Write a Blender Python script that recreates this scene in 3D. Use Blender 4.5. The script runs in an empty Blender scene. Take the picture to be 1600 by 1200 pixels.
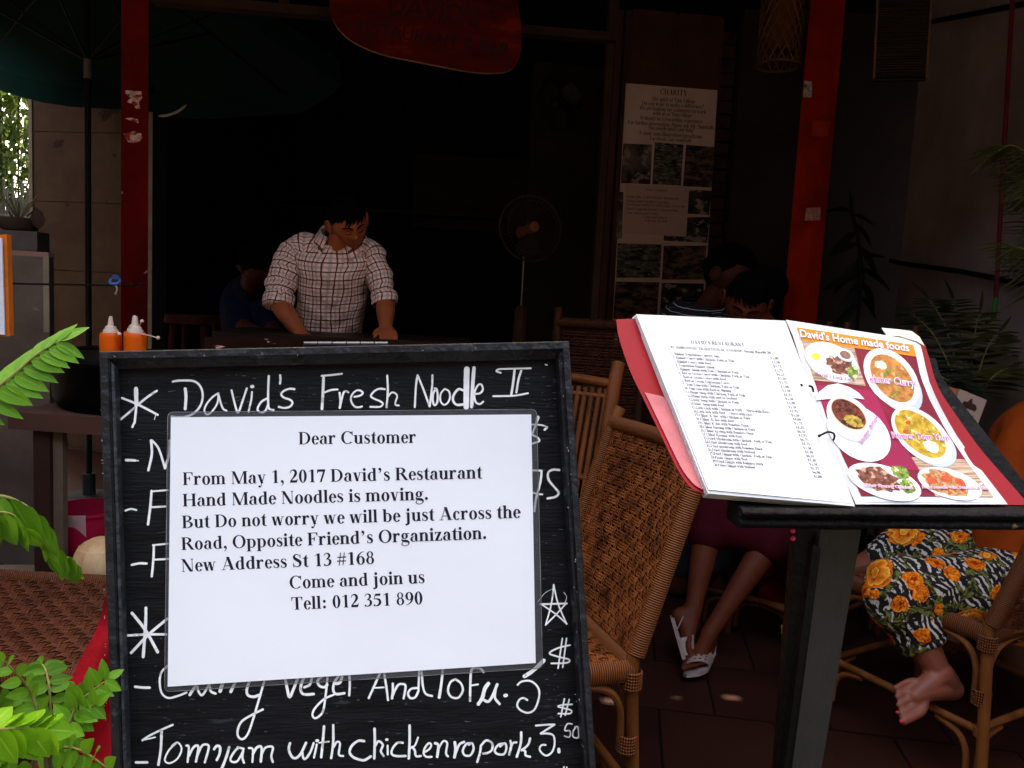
import bpy, bmesh, math, random
from math import sin, cos, pi, radians, sqrt
from mathutils import Vector as V, Matrix, noise as mnoise
random.seed(7)
scene = bpy.context.scene
COL = scene.collection

# ---------------------------------------------------------------- camera
CAMH, PITCH, ROLL, FPX = 1.2, radians(6), radians(3), 1250.0
CC = V((0, 0, CAMH))
FW = V((0, cos(PITCH), -sin(PITCH)))
_r0, _u0 = V((1, 0, 0)), V((0, sin(PITCH), cos(PITCH)))
RT = _r0 * cos(ROLL) + _u0 * sin(ROLL)
UP = -_r0 * sin(ROLL) + _u0 * cos(ROLL)
cd = bpy.data.cameras.new("camera")
cam = bpy.data.objects.new("camera", cd)
COL.objects.link(cam)
cd.sensor_fit = 'HORIZONTAL'; cd.sensor_width = 36; cd.lens = FPX / 1600 * 36
cd.clip_start = 0.02; cd.clip_end = 500
m = Matrix.Identity(4)
for i in range(3):
    m[i][0], m[i][1], m[i][2], m[i][3] = RT[i], UP[i], -FW[i], CC[i]
cam.matrix_world = m
scene.camera = cam

# ---------------------------------------------------------------- sky, sun, exposure
SUN_EL, SUN_AZ = radians(60), radians(-12)
w = bpy.data.worlds.new("World"); scene.world = w; w.use_nodes = True
nt = w.node_tree
sky = nt.nodes.new('ShaderNodeTexSky'); sky.sky_type = 'NISHITA'; sky.sun_disc = False
sky.sun_elevation = SUN_EL; sky.sun_rotation = SUN_AZ; sky.dust_density = 4.0; sky.ozone_density = .6
bg = nt.nodes['Background']; bg.inputs['Strength'].default_value = 0.15
nt.links.new(sky.outputs[0], bg.inputs['Color'])
sd = bpy.data.lights.new("sun", 'SUN'); sd.energy = 2.0; sd.angle = radians(0.5); sd.color = (1, .95, .87)
sun = bpy.data.objects.new("sun", sd); COL.objects.link(sun)
SDIR = V((sin(SUN_AZ) * cos(SUN_EL), cos(SUN_AZ) * cos(SUN_EL), sin(SUN_EL)))   # towards the sun
sun.rotation_euler = SDIR.to_track_quat('Z', 'Y').to_euler()
sun.location = SDIR * 30
vs = scene.view_settings
scene.display_settings.display_device = 'sRGB'
vs.view_transform = 'Standard'; vs.look = 'None'; vs.gamma = 1; vs.use_curve_mapping = False
vs.exposure = 3.3
vs.use_white_balance = True; vs.white_balance_temperature = 8400; vs.white_balance_tint = 10   # a camera balanced for open shade
scene.cycles.use_denoising = True
scene.cycles.max_bounces = 6; scene.cycles.diffuse_bounces = 3; scene.cycles.glossy_bounces = 3
scene.cycles.transparent_max_bounces = 12; scene.cycles.transmission_bounces = 4
scene.cycles.sample_clamp_indirect = 4
scene.cycles.caustics_reflective = False; scene.cycles.caustics_refractive = False

# ---------------------------------------------------------------- where a measured sight line meets a depth / a plane
def ray(px, py): return FW + RT * ((px - 800) / FPX) + UP * ((600 - py) / FPX)
def P(px, py, d): return CC + ray(px, py) * d
def onz(px, py, z):
    r = ray(px, py); return CC + r * ((z - CAMH) / r.z)
def onplane(px, py, p0, n):
    r = ray(px, py); return CC + r * ((p0 - CC).dot(n) / r.dot(n))
def cv(x, y, z): return RT * x + UP * y + FW * z
def lerp(a, b, t): return a + (b - a) * t

# ---------------------------------------------------------------- materials
MATS = {}
def _n(nt, t, **kw):
    n = nt.nodes.new(t)
    for k, v in kw.items(): setattr(n, k, v)
    return n
def pm(name, col, rough=.6, vary=.18, scale=9, bump=0., bscale=40, stretch=(1, 1, 1), metallic=0, spec=.13, transl=None,
       col2=None, lo=.35, hi=.65, coord='Object', alpha=1, spots=None, coat=0):
    """procedural principled material: two-tone noise, bump, optional speckle (colour, scale, threshold) and translucency"""
    if name in MATS: return MATS[name]
    mt = bpy.data.materials.new(name); mt.use_nodes = True
    nt = mt.node_tree; b = nt.nodes['Principled BSDF']; L = nt.links.new
    tc = _n(nt, 'ShaderNodeTexCoord'); mp = _n(nt, 'ShaderNodeMapping')
    mp.inputs['Scale'].default_value = stretch
    L(tc.outputs[coord], mp.inputs[0])
    nz = _n(nt, 'ShaderNodeTexNoise'); nz.inputs['Scale'].default_value = scale; nz.inputs['Detail'].default_value = 7
    nz.inputs['Roughness'].default_value = .62
    L(mp.outputs[0], nz.inputs['Vector'])
    cr = _n(nt, 'ShaderNodeValToRGB')
    a = tuple(c * (1 - vary) for c in col); c2 = col2 or tuple(min(1, c * (1 + vary)) for c in col)
    cr.color_ramp.elements[0].position = lo; cr.color_ramp.elements[0].color = (*a, 1)
    cr.color_ramp.elements[1].position = hi; cr.color_ramp.elements[1].color = (*c2, 1)
    L(nz.outputs[0], cr.inputs[0]); out = cr.outputs[0]
    if spots:
        sc, ss, th = spots
        n2 = _n(nt, 'ShaderNodeTexNoise'); n2.inputs['Scale'].default_value = ss; n2.inputs['Detail'].default_value = 5
        L(mp.outputs[0], n2.inputs['Vector'])
        r2 = _n(nt, 'ShaderNodeValToRGB'); r2.color_ramp.elements[0].position = th; r2.color_ramp.elements[1].position = th + .03
        L(n2.outputs[0], r2.inputs[0])
        mx = _n(nt, 'ShaderNodeMix', data_type='RGBA')
        L(r2.outputs[0], mx.inputs[0]); L(out, mx.inputs[6]); mx.inputs[7].default_value = (*sc, 1)
        out = mx.outputs[2]
    L(out, b.inputs['Base Color'])
    b.inputs['Roughness'].default_value = rough; b.inputs['Metallic'].default_value = metallic
    b.inputs['Specular IOR Level'].default_value = spec; b.inputs['Coat Weight'].default_value = coat
    b.inputs['Alpha'].default_value = alpha
    if bump:
        nb = _n(nt, 'ShaderNodeTexNoise'); nb.inputs['Scale'].default_value = bscale; nb.inputs['Detail'].default_value = 5
        L(mp.outputs[0], nb.inputs['Vector'])
        bp = _n(nt, 'ShaderNodeBump'); bp.inputs['Strength'].default_value = bump; bp.inputs['Distance'].default_value = .01
        L(nb.outputs[0], bp.inputs['Height']); L(bp.outputs[0], b.inputs['Normal'])
    if transl:
        tb = _n(nt, 'ShaderNodeBsdfTranslucent'); tb.inputs['Color'].default_value = (*transl, 1)
        ms = _n(nt, 'ShaderNodeMixShader'); ms.inputs[0].default_value = .4
        L(b.outputs[0], ms.inputs[1]); L(tb.outputs[0], ms.inputs[2])
        L(ms.outputs[0], nt.nodes['Material Output'].inputs[0])
    MATS[name] = mt
    return mt

def leafmat(name, dark, light, transl, rough=.45):
    """leaf: every leaflet its own shade between two greens, with mottling and light passing through"""
    mt = bpy.data.materials.new(name); mt.use_nodes = True; nt = mt.node_tree; L = nt.links.new; b = nt.nodes['Principled BSDF']
    ge = _n(nt, 'ShaderNodeNewGeometry'); tc = _n(nt, 'ShaderNodeTexCoord'); nz = _n(nt, 'ShaderNodeTexNoise'); nz.inputs['Scale'].default_value = 55; nz.inputs['Detail'].default_value = 5; L(tc.outputs['Object'], nz.inputs['Vector'])
    ad = _n(nt, 'ShaderNodeMath', operation='MULTIPLY_ADD'); ad.inputs[1].default_value = .55; L(nz.outputs[0], ad.inputs[0]); sb = _n(nt, 'ShaderNodeMath', operation='MULTIPLY'); sb.inputs[1].default_value = .75; L(ge.outputs['Random Per Island'], sb.inputs[0]); L(sb.outputs[0], ad.inputs[2])
    mx = _n(nt, 'ShaderNodeMix', data_type='RGBA'); mx.inputs[6].default_value = (*dark, 1); mx.inputs[7].default_value = (*light, 1); L(ad.outputs[0], mx.inputs[0])
    sx = _n(nt, 'ShaderNodeSeparateXYZ'); L(tc.outputs['UV'], sx.inputs[0]); pg = _n(nt, 'ShaderNodeMath', operation='PINGPONG'); pg.inputs[1].default_value = .5; L(sx.outputs[0], pg.inputs[0])
    wv = _n(nt, 'ShaderNodeMath', operation='MULTIPLY_ADD'); wv.inputs[1].default_value = .28; L(pg.outputs[0], wv.inputs[0]); L(sx.outputs[1], wv.inputs[2]); pp = _n(nt, 'ShaderNodeMath', operation='PINGPONG'); pp.inputs[1].default_value = .06; L(wv.outputs[0], pp.inputs[0])
    sv = _n(nt, 'ShaderNodeMath', operation='LESS_THAN'); sv.inputs[1].default_value = .007; L(pp.outputs[0], sv.inputs[0]); s2 = _n(nt, 'ShaderNodeMath', operation='MULTIPLY'); s2.inputs[1].default_value = .35; L(sv.outputs[0], s2.inputs[0])
    gt = _n(nt, 'ShaderNodeMath', operation='GREATER_THAN'); gt.inputs[1].default_value = .462; L(pg.outputs[0], gt.inputs[0]); mxv = _n(nt, 'ShaderNodeMath', operation='MAXIMUM'); L(gt.outputs[0], mxv.inputs[0]); L(s2.outputs[0], mxv.inputs[1])
    ml = _n(nt, 'ShaderNodeMath', operation='MULTIPLY'); ml.inputs[1].default_value = .6; L(mxv.outputs[0], ml.inputs[0])
    m3 = _n(nt, 'ShaderNodeMix', data_type='RGBA'); L(ml.outputs[0], m3.inputs[0]); L(mx.outputs[2], m3.inputs[6]); m3.inputs[7].default_value = (min(1, light[0] * 2 + .02), light[1] * 1.5, light[2] * 2.5, 1)
    L(m3.outputs[2], b.inputs['Base Color']); b.inputs['Roughness'].default_value = rough; b.inputs['Specular IOR Level'].default_value = .12
    tb = _n(nt, 'ShaderNodeBsdfTranslucent'); tb.inputs['Color'].default_value = (*transl, 1); ms = _n(nt, 'ShaderNodeMixShader'); ms.inputs[0].default_value = .38
    bp = _n(nt, 'ShaderNodeBump'); bp.inputs['Strength'].default_value = .25; bp.inputs['Distance'].default_value = .002; L(nz.outputs[0], bp.inputs['Height']); L(bp.outputs[0], b.inputs['Normal'])
    L(b.outputs[0], ms.inputs[1]); L(tb.outputs[0], ms.inputs[2]); L(ms.outputs[0], nt.nodes['Material Output'].inputs[0]); MATS[name] = mt
    return mt

def film(name, tint, clear=.8, rough=.08):
    """clear plastic: mostly see-through with a gloss"""
    mt = bpy.data.materials.new(name); mt.use_nodes = True; nt = mt.node_tree; L = nt.links.new
    b = nt.nodes['Principled BSDF']; b.inputs['Base Color'].default_value = (*tint, 1); b.inputs['Roughness'].default_value = rough
    tr = _n(nt, 'ShaderNodeBsdfTransparent'); ms = _n(nt, 'ShaderNodeMixShader'); ms.inputs[0].default_value = clear
    nz = _n(nt, 'ShaderNodeTexNoise'); nz.inputs['Scale'].default_value = 30
    mr = _n(nt, 'ShaderNodeMapRange'); mr.inputs['To Min'].default_value = clear - .08; mr.inputs['To Max'].default_value = clear + .05
    L(nz.outputs[0], mr.inputs[0]); L(mr.outputs[0], ms.inputs[0])
    L(b.outputs[0], ms.inputs[1]); L(tr.outputs[0], ms.inputs[2]); L(ms.outputs[0], nt.nodes['Material Output'].inputs[0])
    MATS[name] = mt
    return mt

def uvlines(name, base, lines, rough=.75, bump=.15):
    """cloth with crossing stripes from UV in metres; lines = [(axis, period, width, phase, colour, strength)]"""
    mt = bpy.data.materials.new(name); mt.use_nodes = True; nt = mt.node_tree; L = nt.links.new
    b = nt.nodes['Principled BSDF']; b.inputs['Roughness'].default_value = rough; b.inputs['Specular IOR Level'].default_value = .15
    tc = _n(nt, 'ShaderNodeTexCoord'); nz = _n(nt, 'ShaderNodeTexNoise'); nz.inputs['Scale'].default_value = 25
    L(tc.outputs['Object'], nz.inputs['Vector'])
    ad = _n(nt, 'ShaderNodeMix', data_type='RGBA', blend_type='LINEAR_LIGHT'); ad.inputs[0].default_value = .0035
    L(tc.outputs['UV'], ad.inputs[6]); L(nz.outputs['Color'], ad.inputs[7])
    sp = _n(nt, 'ShaderNodeSeparateXYZ'); L(ad.outputs[2], sp.inputs[0])
    rgb = _n(nt, 'ShaderNodeRGB'); rgb.outputs[0].default_value = (*base, 1); out = rgb.outputs[0]
    for ax, per, wd, ph, c, st in lines:
        a1 = _n(nt, 'ShaderNodeMath', operation='ADD'); a1.inputs[1].default_value = ph; L(sp.outputs[ax], a1.inputs[0])
        md = _n(nt, 'ShaderNodeMath', operation='PINGPONG'); md.inputs[1].default_value = per / 2; L(a1.outputs[0], md.inputs[0])
        lt = _n(nt, 'ShaderNodeMath', operation='LESS_THAN'); lt.inputs[1].default_value = wd / 2; L(md.outputs[0], lt.inputs[0])
        ml = _n(nt, 'ShaderNodeMath', operation='MULTIPLY'); ml.inputs[1].default_value = st; L(lt.outputs[0], ml.inputs[0])
        mx = _n(nt, 'ShaderNodeMix', data_type='RGBA'); L(ml.outputs[0], mx.inputs[0]); L(out, mx.inputs[6]); mx.inputs[7].default_value = (*c, 1)
        out = mx.outputs[2]
    L(out, b.inputs['Base Color'])
    nb = _n(nt, 'ShaderNodeTexNoise'); nb.inputs['Scale'].default_value = 18; L(tc.outputs['Object'], nb.inputs['Vector'])
    bp = _n(nt, 'ShaderNodeBump'); bp.inputs['Strength'].default_value = bump; bp.inputs['Distance'].default_value = .03
    L(nb.outputs[0], bp.inputs['Height']); L(bp.outputs[0], b.inputs['Normal'])
    MATS[name] = mt
    return mt

# ---------------------------------------------------------------- mesh builder
class MB:
    def __init__(s): s.v, s.f, s.uv, s.mi = [], [], [], []
    def add(s, verts, faces, uvs=None, m=0):
        o = len(s.v); s.v += [V(p) for p in verts]
        for k, f in enumerate(faces):
            s.f.append([i + o for i in f]); s.mi.append(m)
            s.uv.append([uvs[i] for i in f] if uvs else [(0, 0)] * len(f))
        return s
    def box(s, c, size, ax=None, m=0):
        X, Y, Z = ax or (V((1, 0, 0)), V((0, 1, 0)), V((0, 0, 1)))
        a, b, d = [q / 2 for q in size]; c = V(c)
        vs_ = [c + X * (a * i) + Y * (b * j) + Z * (d * k) for k in (-1, 1) for j in (-1, 1) for i in (-1, 1)]
        return s.add(vs_, [(0, 2, 3, 1), (4, 5, 7, 6), (0, 1, 5, 4), (2, 6, 7, 3), (0, 4, 6, 2), (1, 3, 7, 5)], m=m)
    def slab(s, poly, off, m=0):
        """closed prism: polygon plus the vector it is thickened by"""
        n = len(poly); off = V(off); poly = [V(p) for p in poly]
        vs_ = poly + [p + off for p in poly]
        nn = sum((((poly[i] - poly[0]).cross(poly[(i + 1) % n] - poly[0])) for i in range(1, n - 1)), V((0, 0, 0)))
        fl = nn.dot(off) > 0
        fs = [list(range(n))[::-1] if fl else list(range(n)), [n + i for i in (range(n) if fl else range(n - 1, -1, -1))]]
        for i in range(n):
            j = (i + 1) % n
            fs.append((i, j, n + j, n + i) if fl else (j, i, n + i, n + j))
        return s.add(vs_, fs, m=m)
    def sheet(s, rows, m=0, uvs=None):
        """grid of points, single sided"""
        nr, nc = len(rows), len(rows[0]); vs_ = [p for r in rows for p in r]
        fs = [(i * nc + j, i * nc + j + 1, (i + 1) * nc + j + 1, (i + 1) * nc + j) for i in range(nr - 1) for j in range(nc - 1)]
        return s.add(vs_, fs, uvs, m)
    def tube(s, pts, rad, n=8, cap=True, closed=False, m=0, flat=1.0, up=None, uv0=0.0):
        pts = [V(p) for p in pts]; k = len(pts)
        if not hasattr(rad, '__len__'): rad = [rad] * k
        T = []
        for i in range(k):
            a, b = (pts[(i - 1) % k], pts[(i + 1) % k]) if closed else (pts[max(0, i - 1)], pts[min(k - 1, i + 1)])
            t = b - a; T.append(t.normalized() if t.length > 1e-9 else V((0, 0, 1)))
        ref = V(up) if up else (V((0, 0, 1)) if abs(T[0].z) < .9 else V((1, 0, 0)))
        N = (ref - T[0] * ref.dot(T[0])).normalized()
        vs_, uvs = [], []; ln = uv0
        for i in range(k):
            if i: ln += (pts[i] - pts[i - 1]).length
            N = (N - T[i] * N.dot(T[i]))
            N = N.normalized() if N.length > 1e-6 else T[i].orthogonal().normalized()
            B = T[i].cross(N); r = rad[i]
            ra, rb = (r if hasattr(r, '__len__') else (r * flat, r))
            for j in range(n + 1):
                a = 2 * pi * j / n
                vs_.append(pts[i] + N * (cos(a) * ra) + B * (sin(a) * rb)); uvs.append((a * max(ra, rb), ln))
        q = n + 1; fs = []
        for i in range(k if closed else k - 1):
            i2 = (i + 1) % k
            for j in range(n): fs.append((i * q + j, i * q + j + 1, i2 * q + j + 1, i2 * q + j))
        if cap and not closed:
            fs.append([j for j in range(n)][::-1]); fs.append([(k - 1) * q + j for j in range(n)])
        return s.add(vs_, fs, uvs, m)
    def ell(s, c, rad, ax=None, nu=16, nv=10, m=0, fn=None):
        X, Y, Z = ax or (V((1, 0, 0)), V((0, 1, 0)), V((0, 0, 1))); c = V(c)
        if not hasattr(rad, '__len__'): rad = (rad,) * 3
        vs_ = []
        for i in range(nv + 1):
            th = pi * i / nv
            for j in range(nu):
                a = 2 * pi * j / nu
                d = V((sin(th) * cos(a), sin(th) * sin(a), cos(th)))
                q = V((d.x * rad[0], d.y * rad[1], d.z * rad[2]))
                if fn: q = fn(d, q)
                vs_.append(c + X * q.x + Y * q.y + Z * q.z)
        fs = [(i * nu + j, (i + 1) * nu + j, (i + 1) * nu + (j + 1) % nu, i * nu + (j + 1) % nu) for i in range(nv) for j in range(nu)]
        return s.add(vs_, fs, m=m)
    def lathe(s, prof, c, n=24, ax=None, m=0):
        """profile [(radius, height)] about an axis"""
        X, Y, Z = ax or (V((1, 0, 0)), V((0, 1, 0)), V((0, 0, 1))); c = V(c); k = len(prof)
        vs_ = [c + X * (r * cos(2 * pi * j / n)) + Y * (r * sin(2 * pi * j / n)) + Z * h for r, h in prof for j in range(n)]
        fs = [(i * n + j, i * n + (j + 1) % n, (i + 1) * n + (j + 1) % n, (i + 1) * n + j) for i in range(k - 1) for j in range(n)]
        if prof[0][0] > 1e-6: fs.append(list(range(n))[::-1])
        if prof[-1][0] > 1e-6: fs.append([(k - 1) * n + j for j in range(n)])
        return s.add(vs_, fs, m=m)
    def build(s, name, mats, parent=None, smooth=40, origin=None, **props):
        if not isinstance(mats, (list, tuple)): mats = [mats]
        me = bpy.data.meshes.new(name)
        if parent: inv = wm(parent).inverted()
        elif origin is not None: inv = Matrix.Translation(-V(origin))
        else: inv = Matrix.Identity(4)
        me.from_pydata([inv @ p for p in s.v], [], s.f)
        if any(u != (0, 0) for l in s.uv[:40] for u in l) or any(any(u != (0, 0) for u in l) for l in s.uv):
            ul = me.uv_layers.new(name="UVMap"); k = 0
            for l in s.uv:
                for u in l: ul.data[k].uv = u; k += 1
        for mt in mats: me.materials.append(mt)
        me.polygons.foreach_set('material_index', s.mi)
        if smooth:
            me.polygons.foreach_set('use_smooth', [True] * len(me.polygons))
        me.update()
        if smooth: me.set_sharp_from_angle(angle=radians(smooth))
        o = bpy.data.objects.new(name, me); COL.objects.link(o)
        if parent: o.parent = parent
        elif origin is not None: o.location = origin
        for k, v in props.items(): o[k] = v
        return o

def wm(o): return (wm(o.parent) @ o.matrix_basis) if o.parent else o.matrix_basis.copy()
def thing(name, label, cat, loc=(0, 0, 0), rotz=0, group=None):
    o = bpy.data.objects.new(name, None); COL.objects.link(o)
    o.empty_display_size = .1; o.location = loc; o.rotation_euler = (0, 0, rotz); o['label'] = label; o['category'] = cat
    if group: o['group'] = group
    return o
def tag(o, label, cat, group=None):
    o['label'] = label; o['category'] = cat
    if group: o['group'] = group
    return o
def dup(root, loc, rotz, label, group=None):
    r = root.copy(); COL.objects.link(r); r.location = loc; r.rotation_euler = (0, 0, rotz); r['label'] = label
    if group: r['group'] = group
    for ch in list(root.children):
        c = ch.copy(); COL.objects.link(c); c.parent = r
        for g in ch.children:
            d = g.copy(); COL.objects.link(d); d.parent = c
    return r

def crom(pts, n=6):
    """Catmull-Rom through points (any dimension)"""
    pts = [V(p) for p in pts]
    if len(pts) < 3: return pts
    out = []
    for i in range(len(pts) - 1):
        p0 = pts[max(0, i - 1)]; p1 = pts[i]; p2 = pts[i + 1]; p3 = pts[min(len(pts) - 1, i + 2)]
        for k in range(n):
            t = k / n
            out.append(.5 * ((2 * p1) + (p2 - p0) * t + (2 * p0 - 5 * p1 + 4 * p2 - p3) * t * t + (3 * p1 - p0 - 3 * p2 + p3) * t ** 3))
    out.append(pts[-1])
    return out

def arc(c, X, Y, r, a0, a1, n=10):
    return [V(c) + V(X) * (r * cos(lerp(a0, a1, i / n))) + V(Y) * (r * sin(lerp(a0, a1, i / n))) for i in range(n + 1)]

def remesh(mb, voxel, smooth_it=4, subs=()):
    """one continuous surface out of overlapping limbs"""
    me = bpy.data.meshes.new("tmp"); me.from_pydata(mb.v, [], mb.f)
    o = bpy.data.objects.new("tmp", me); COL.objects.link(o)
    md = o.modifiers.new("r", 'REMESH'); md.mode = 'VOXEL'; md.voxel_size = voxel
    if smooth_it:
        s = o.modifiers.new("s", 'SMOOTH'); s.iterations = smooth_it; s.factor = .5
    dg = bpy.context.evaluated_depsgraph_get(); ev = o.evaluated_get(dg); m2 = ev.to_mesh()
    vs_ = [v.co.copy() for v in m2.vertices]; fs = [list(p.vertices) for p in m2.polygons]
    ev.to_mesh_clear(); bpy.data.objects.remove(o); bpy.data.meshes.remove(me)
    r = MB(); r.add(vs_, fs)
    return r

def limb(mb, pts, rad, n=14, flat=1.0):
    """tapered limb with rounded ends, smooth through its joints"""
    k = len(pts)
    q = crom([(*p, r) for p, r in zip([V(x) for x in pts], rad)], 5) if k > 2 else None
    if q is None:
        pp = [lerp(V(pts[0]), V(pts[1]), i / 6) for i in range(7)]; rr = [lerp(rad[0], rad[1], i / 6) for i in range(7)]
    else:
        pp = [V((a[0], a[1], a[2])) for a in q]; rr = [a[3] for a in q]
    mb.tube(pp, rr, n, flat=flat)
    mb.ell(pp[0], rr[0] * .995, nu=n, nv=8); mb.ell(pp[-1], rr[-1] * .995, nu=n, nv=8)
# ---------------------------------------------------------------- lettering
def V2(x, y): return V((x, y))
def stroke2d(pts, wd, caps=True, smooth=True, jit=0):
    """round-ended pen stroke in the plane -> (verts, faces)"""
    p = crom([V(q) for q in pts], 5) if smooth else [V(q) for q in pts]
    n = len(p); L, R = [], []
    for i in range(n):
        t = (p[min(n - 1, i + 1)] - p[max(0, i - 1)])
        t = t.normalized() if t.length > 1e-9 else V2(1, 0)
        h = (wd[min(len(wd) - 1, int(i / max(1, n - 1) * (len(wd) - 1) + .5))] if hasattr(wd, '__len__') else wd) / 2
        h *= 1 + jit * (mnoise.noise(V((p[i].x * .13, p[i].y * .13, 3))))
        nn = V2(-t.y, t.x); L.append(p[i] + nn * h); R.append(p[i] - nn * h)
    vs_ = L + R; fs = [(i, i + 1, n + i + 1, n + i) for i in range(n - 1)]
    if caps:
        for e, s in ((0, -1), (n - 1, 1)):
            c = p[e]; a = L[e] - c; b0 = len(vs_); K = 6
            for k in range(1, K):
                an = -s * pi * k / K
                vs_.append(c + V2(a.x * cos(an) - a.y * sin(an), a.x * sin(an) + a.y * cos(an)))
            fs.append([e] + list(range(b0, b0 + K - 1)) + [n + e])
    return vs_, fs

# a bold serif alphabet drawn from stems, bars, bowls, diagonals and serifs (units of one em)
TK, TN, SF = .148, .034, .028
def g_v(x, y0, y1, b='lr', t='lr', w=TK):
    o = [[(x - w / 2, y0), (x + w / 2, y0), (x + w / 2, y1), (x - w / 2, y1)]]
    e = .058
    if 'l' in b or 'r' in b:
        o.append([(x - w / 2 - (e if 'l' in b else 0), y0), (x + w / 2 + (e if 'r' in b else 0), y0), (x + w / 2 + (e if 'r' in b else 0), y0 + SF * .8), (x + w / 2 - .005, y0 + SF * 1.6), (x - w / 2 + .005, y0 + SF * 1.6), (x - w / 2 - (e if 'l' in b else 0), y0 + SF * .8)])
    if 'f' in t:   # flag serif of a lower-case stem
        o.append([(x - w / 2 + .01, y1), (x - w / 2 - e, y1 - .012), (x - w / 2 - e, y1 - .034), (x - w / 2 + .01, y1 - .055)])
    elif t:
        o.append([(x - w / 2 - (e if 'l' in t else 0), y1), (x - w / 2 - (e if 'l' in t else 0), y1 - SF * .8), (x - w / 2 + .005, y1 - SF * 1.6), (x + w / 2 - .005, y1 - SF * 1.6), (x + w / 2 + (e if 'r' in t else 0), y1 - SF * .8), (x + w / 2 + (e if 'r' in t else 0), y1)])
    return o
def g_h(x0, x1, y, w=TN): return [[(x0, y - w / 2), (x1, y - w / 2), (x1, y + w / 2), (x0, y + w / 2)]]
def g_d(x0, y0, x1, y1, w): return [[(x0 - w / 2, y0), (x0 + w / 2, y0), (x1 + w / 2, y1), (x1 - w / 2, y1)]]
def g_s(x0, x1, y): return g_h(x0, x1, y, SF)
def g_o(x, y, r): return [[(x + r * cos(2 * pi * k / 12), y + r * sin(2 * pi * k / 12)) for k in range(12)]]
def g_c(cx, cy, rx, ry, a0=0, a1=360, tx=TK, ty=TN, n=None):
    n = n or max(5, int(abs(a1 - a0) / 15)); o = []
    pt = lambda a, ex, ey: (cx + (rx - ex) * cos(radians(a)), cy + (ry - ey) * sin(radians(a)))
    for k in range(n):
        a, b = lerp(a0, a1, k / n), lerp(a0, a1, (k + 1) / n)
        o.append([pt(a, 0, 0), pt(b, 0, 0), pt(b, tx, ty), pt(a, tx, ty)])
    return o
def g_p(pts, ws):
    q = crom([(x, y, w) for (x, y), w in zip(pts, ws)], 5); o = []
    n = len(q); L, R = [], []
    for i in range(n):
        t = q[min(n - 1, i + 1)] - q[max(0, i - 1)]; l = sqrt(t.x ** 2 + t.y ** 2) or 1
        h = q[i].z / 2; L.append((q[i].x - t.y / l * h, q[i].y + t.x / l * h)); R.append((q[i].x + t.y / l * h, q[i].y - t.x / l * h))
    return [[L[i], L[i + 1], R[i + 1], R[i]] for i in range(n - 1)]
H, X = .66, .46
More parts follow.
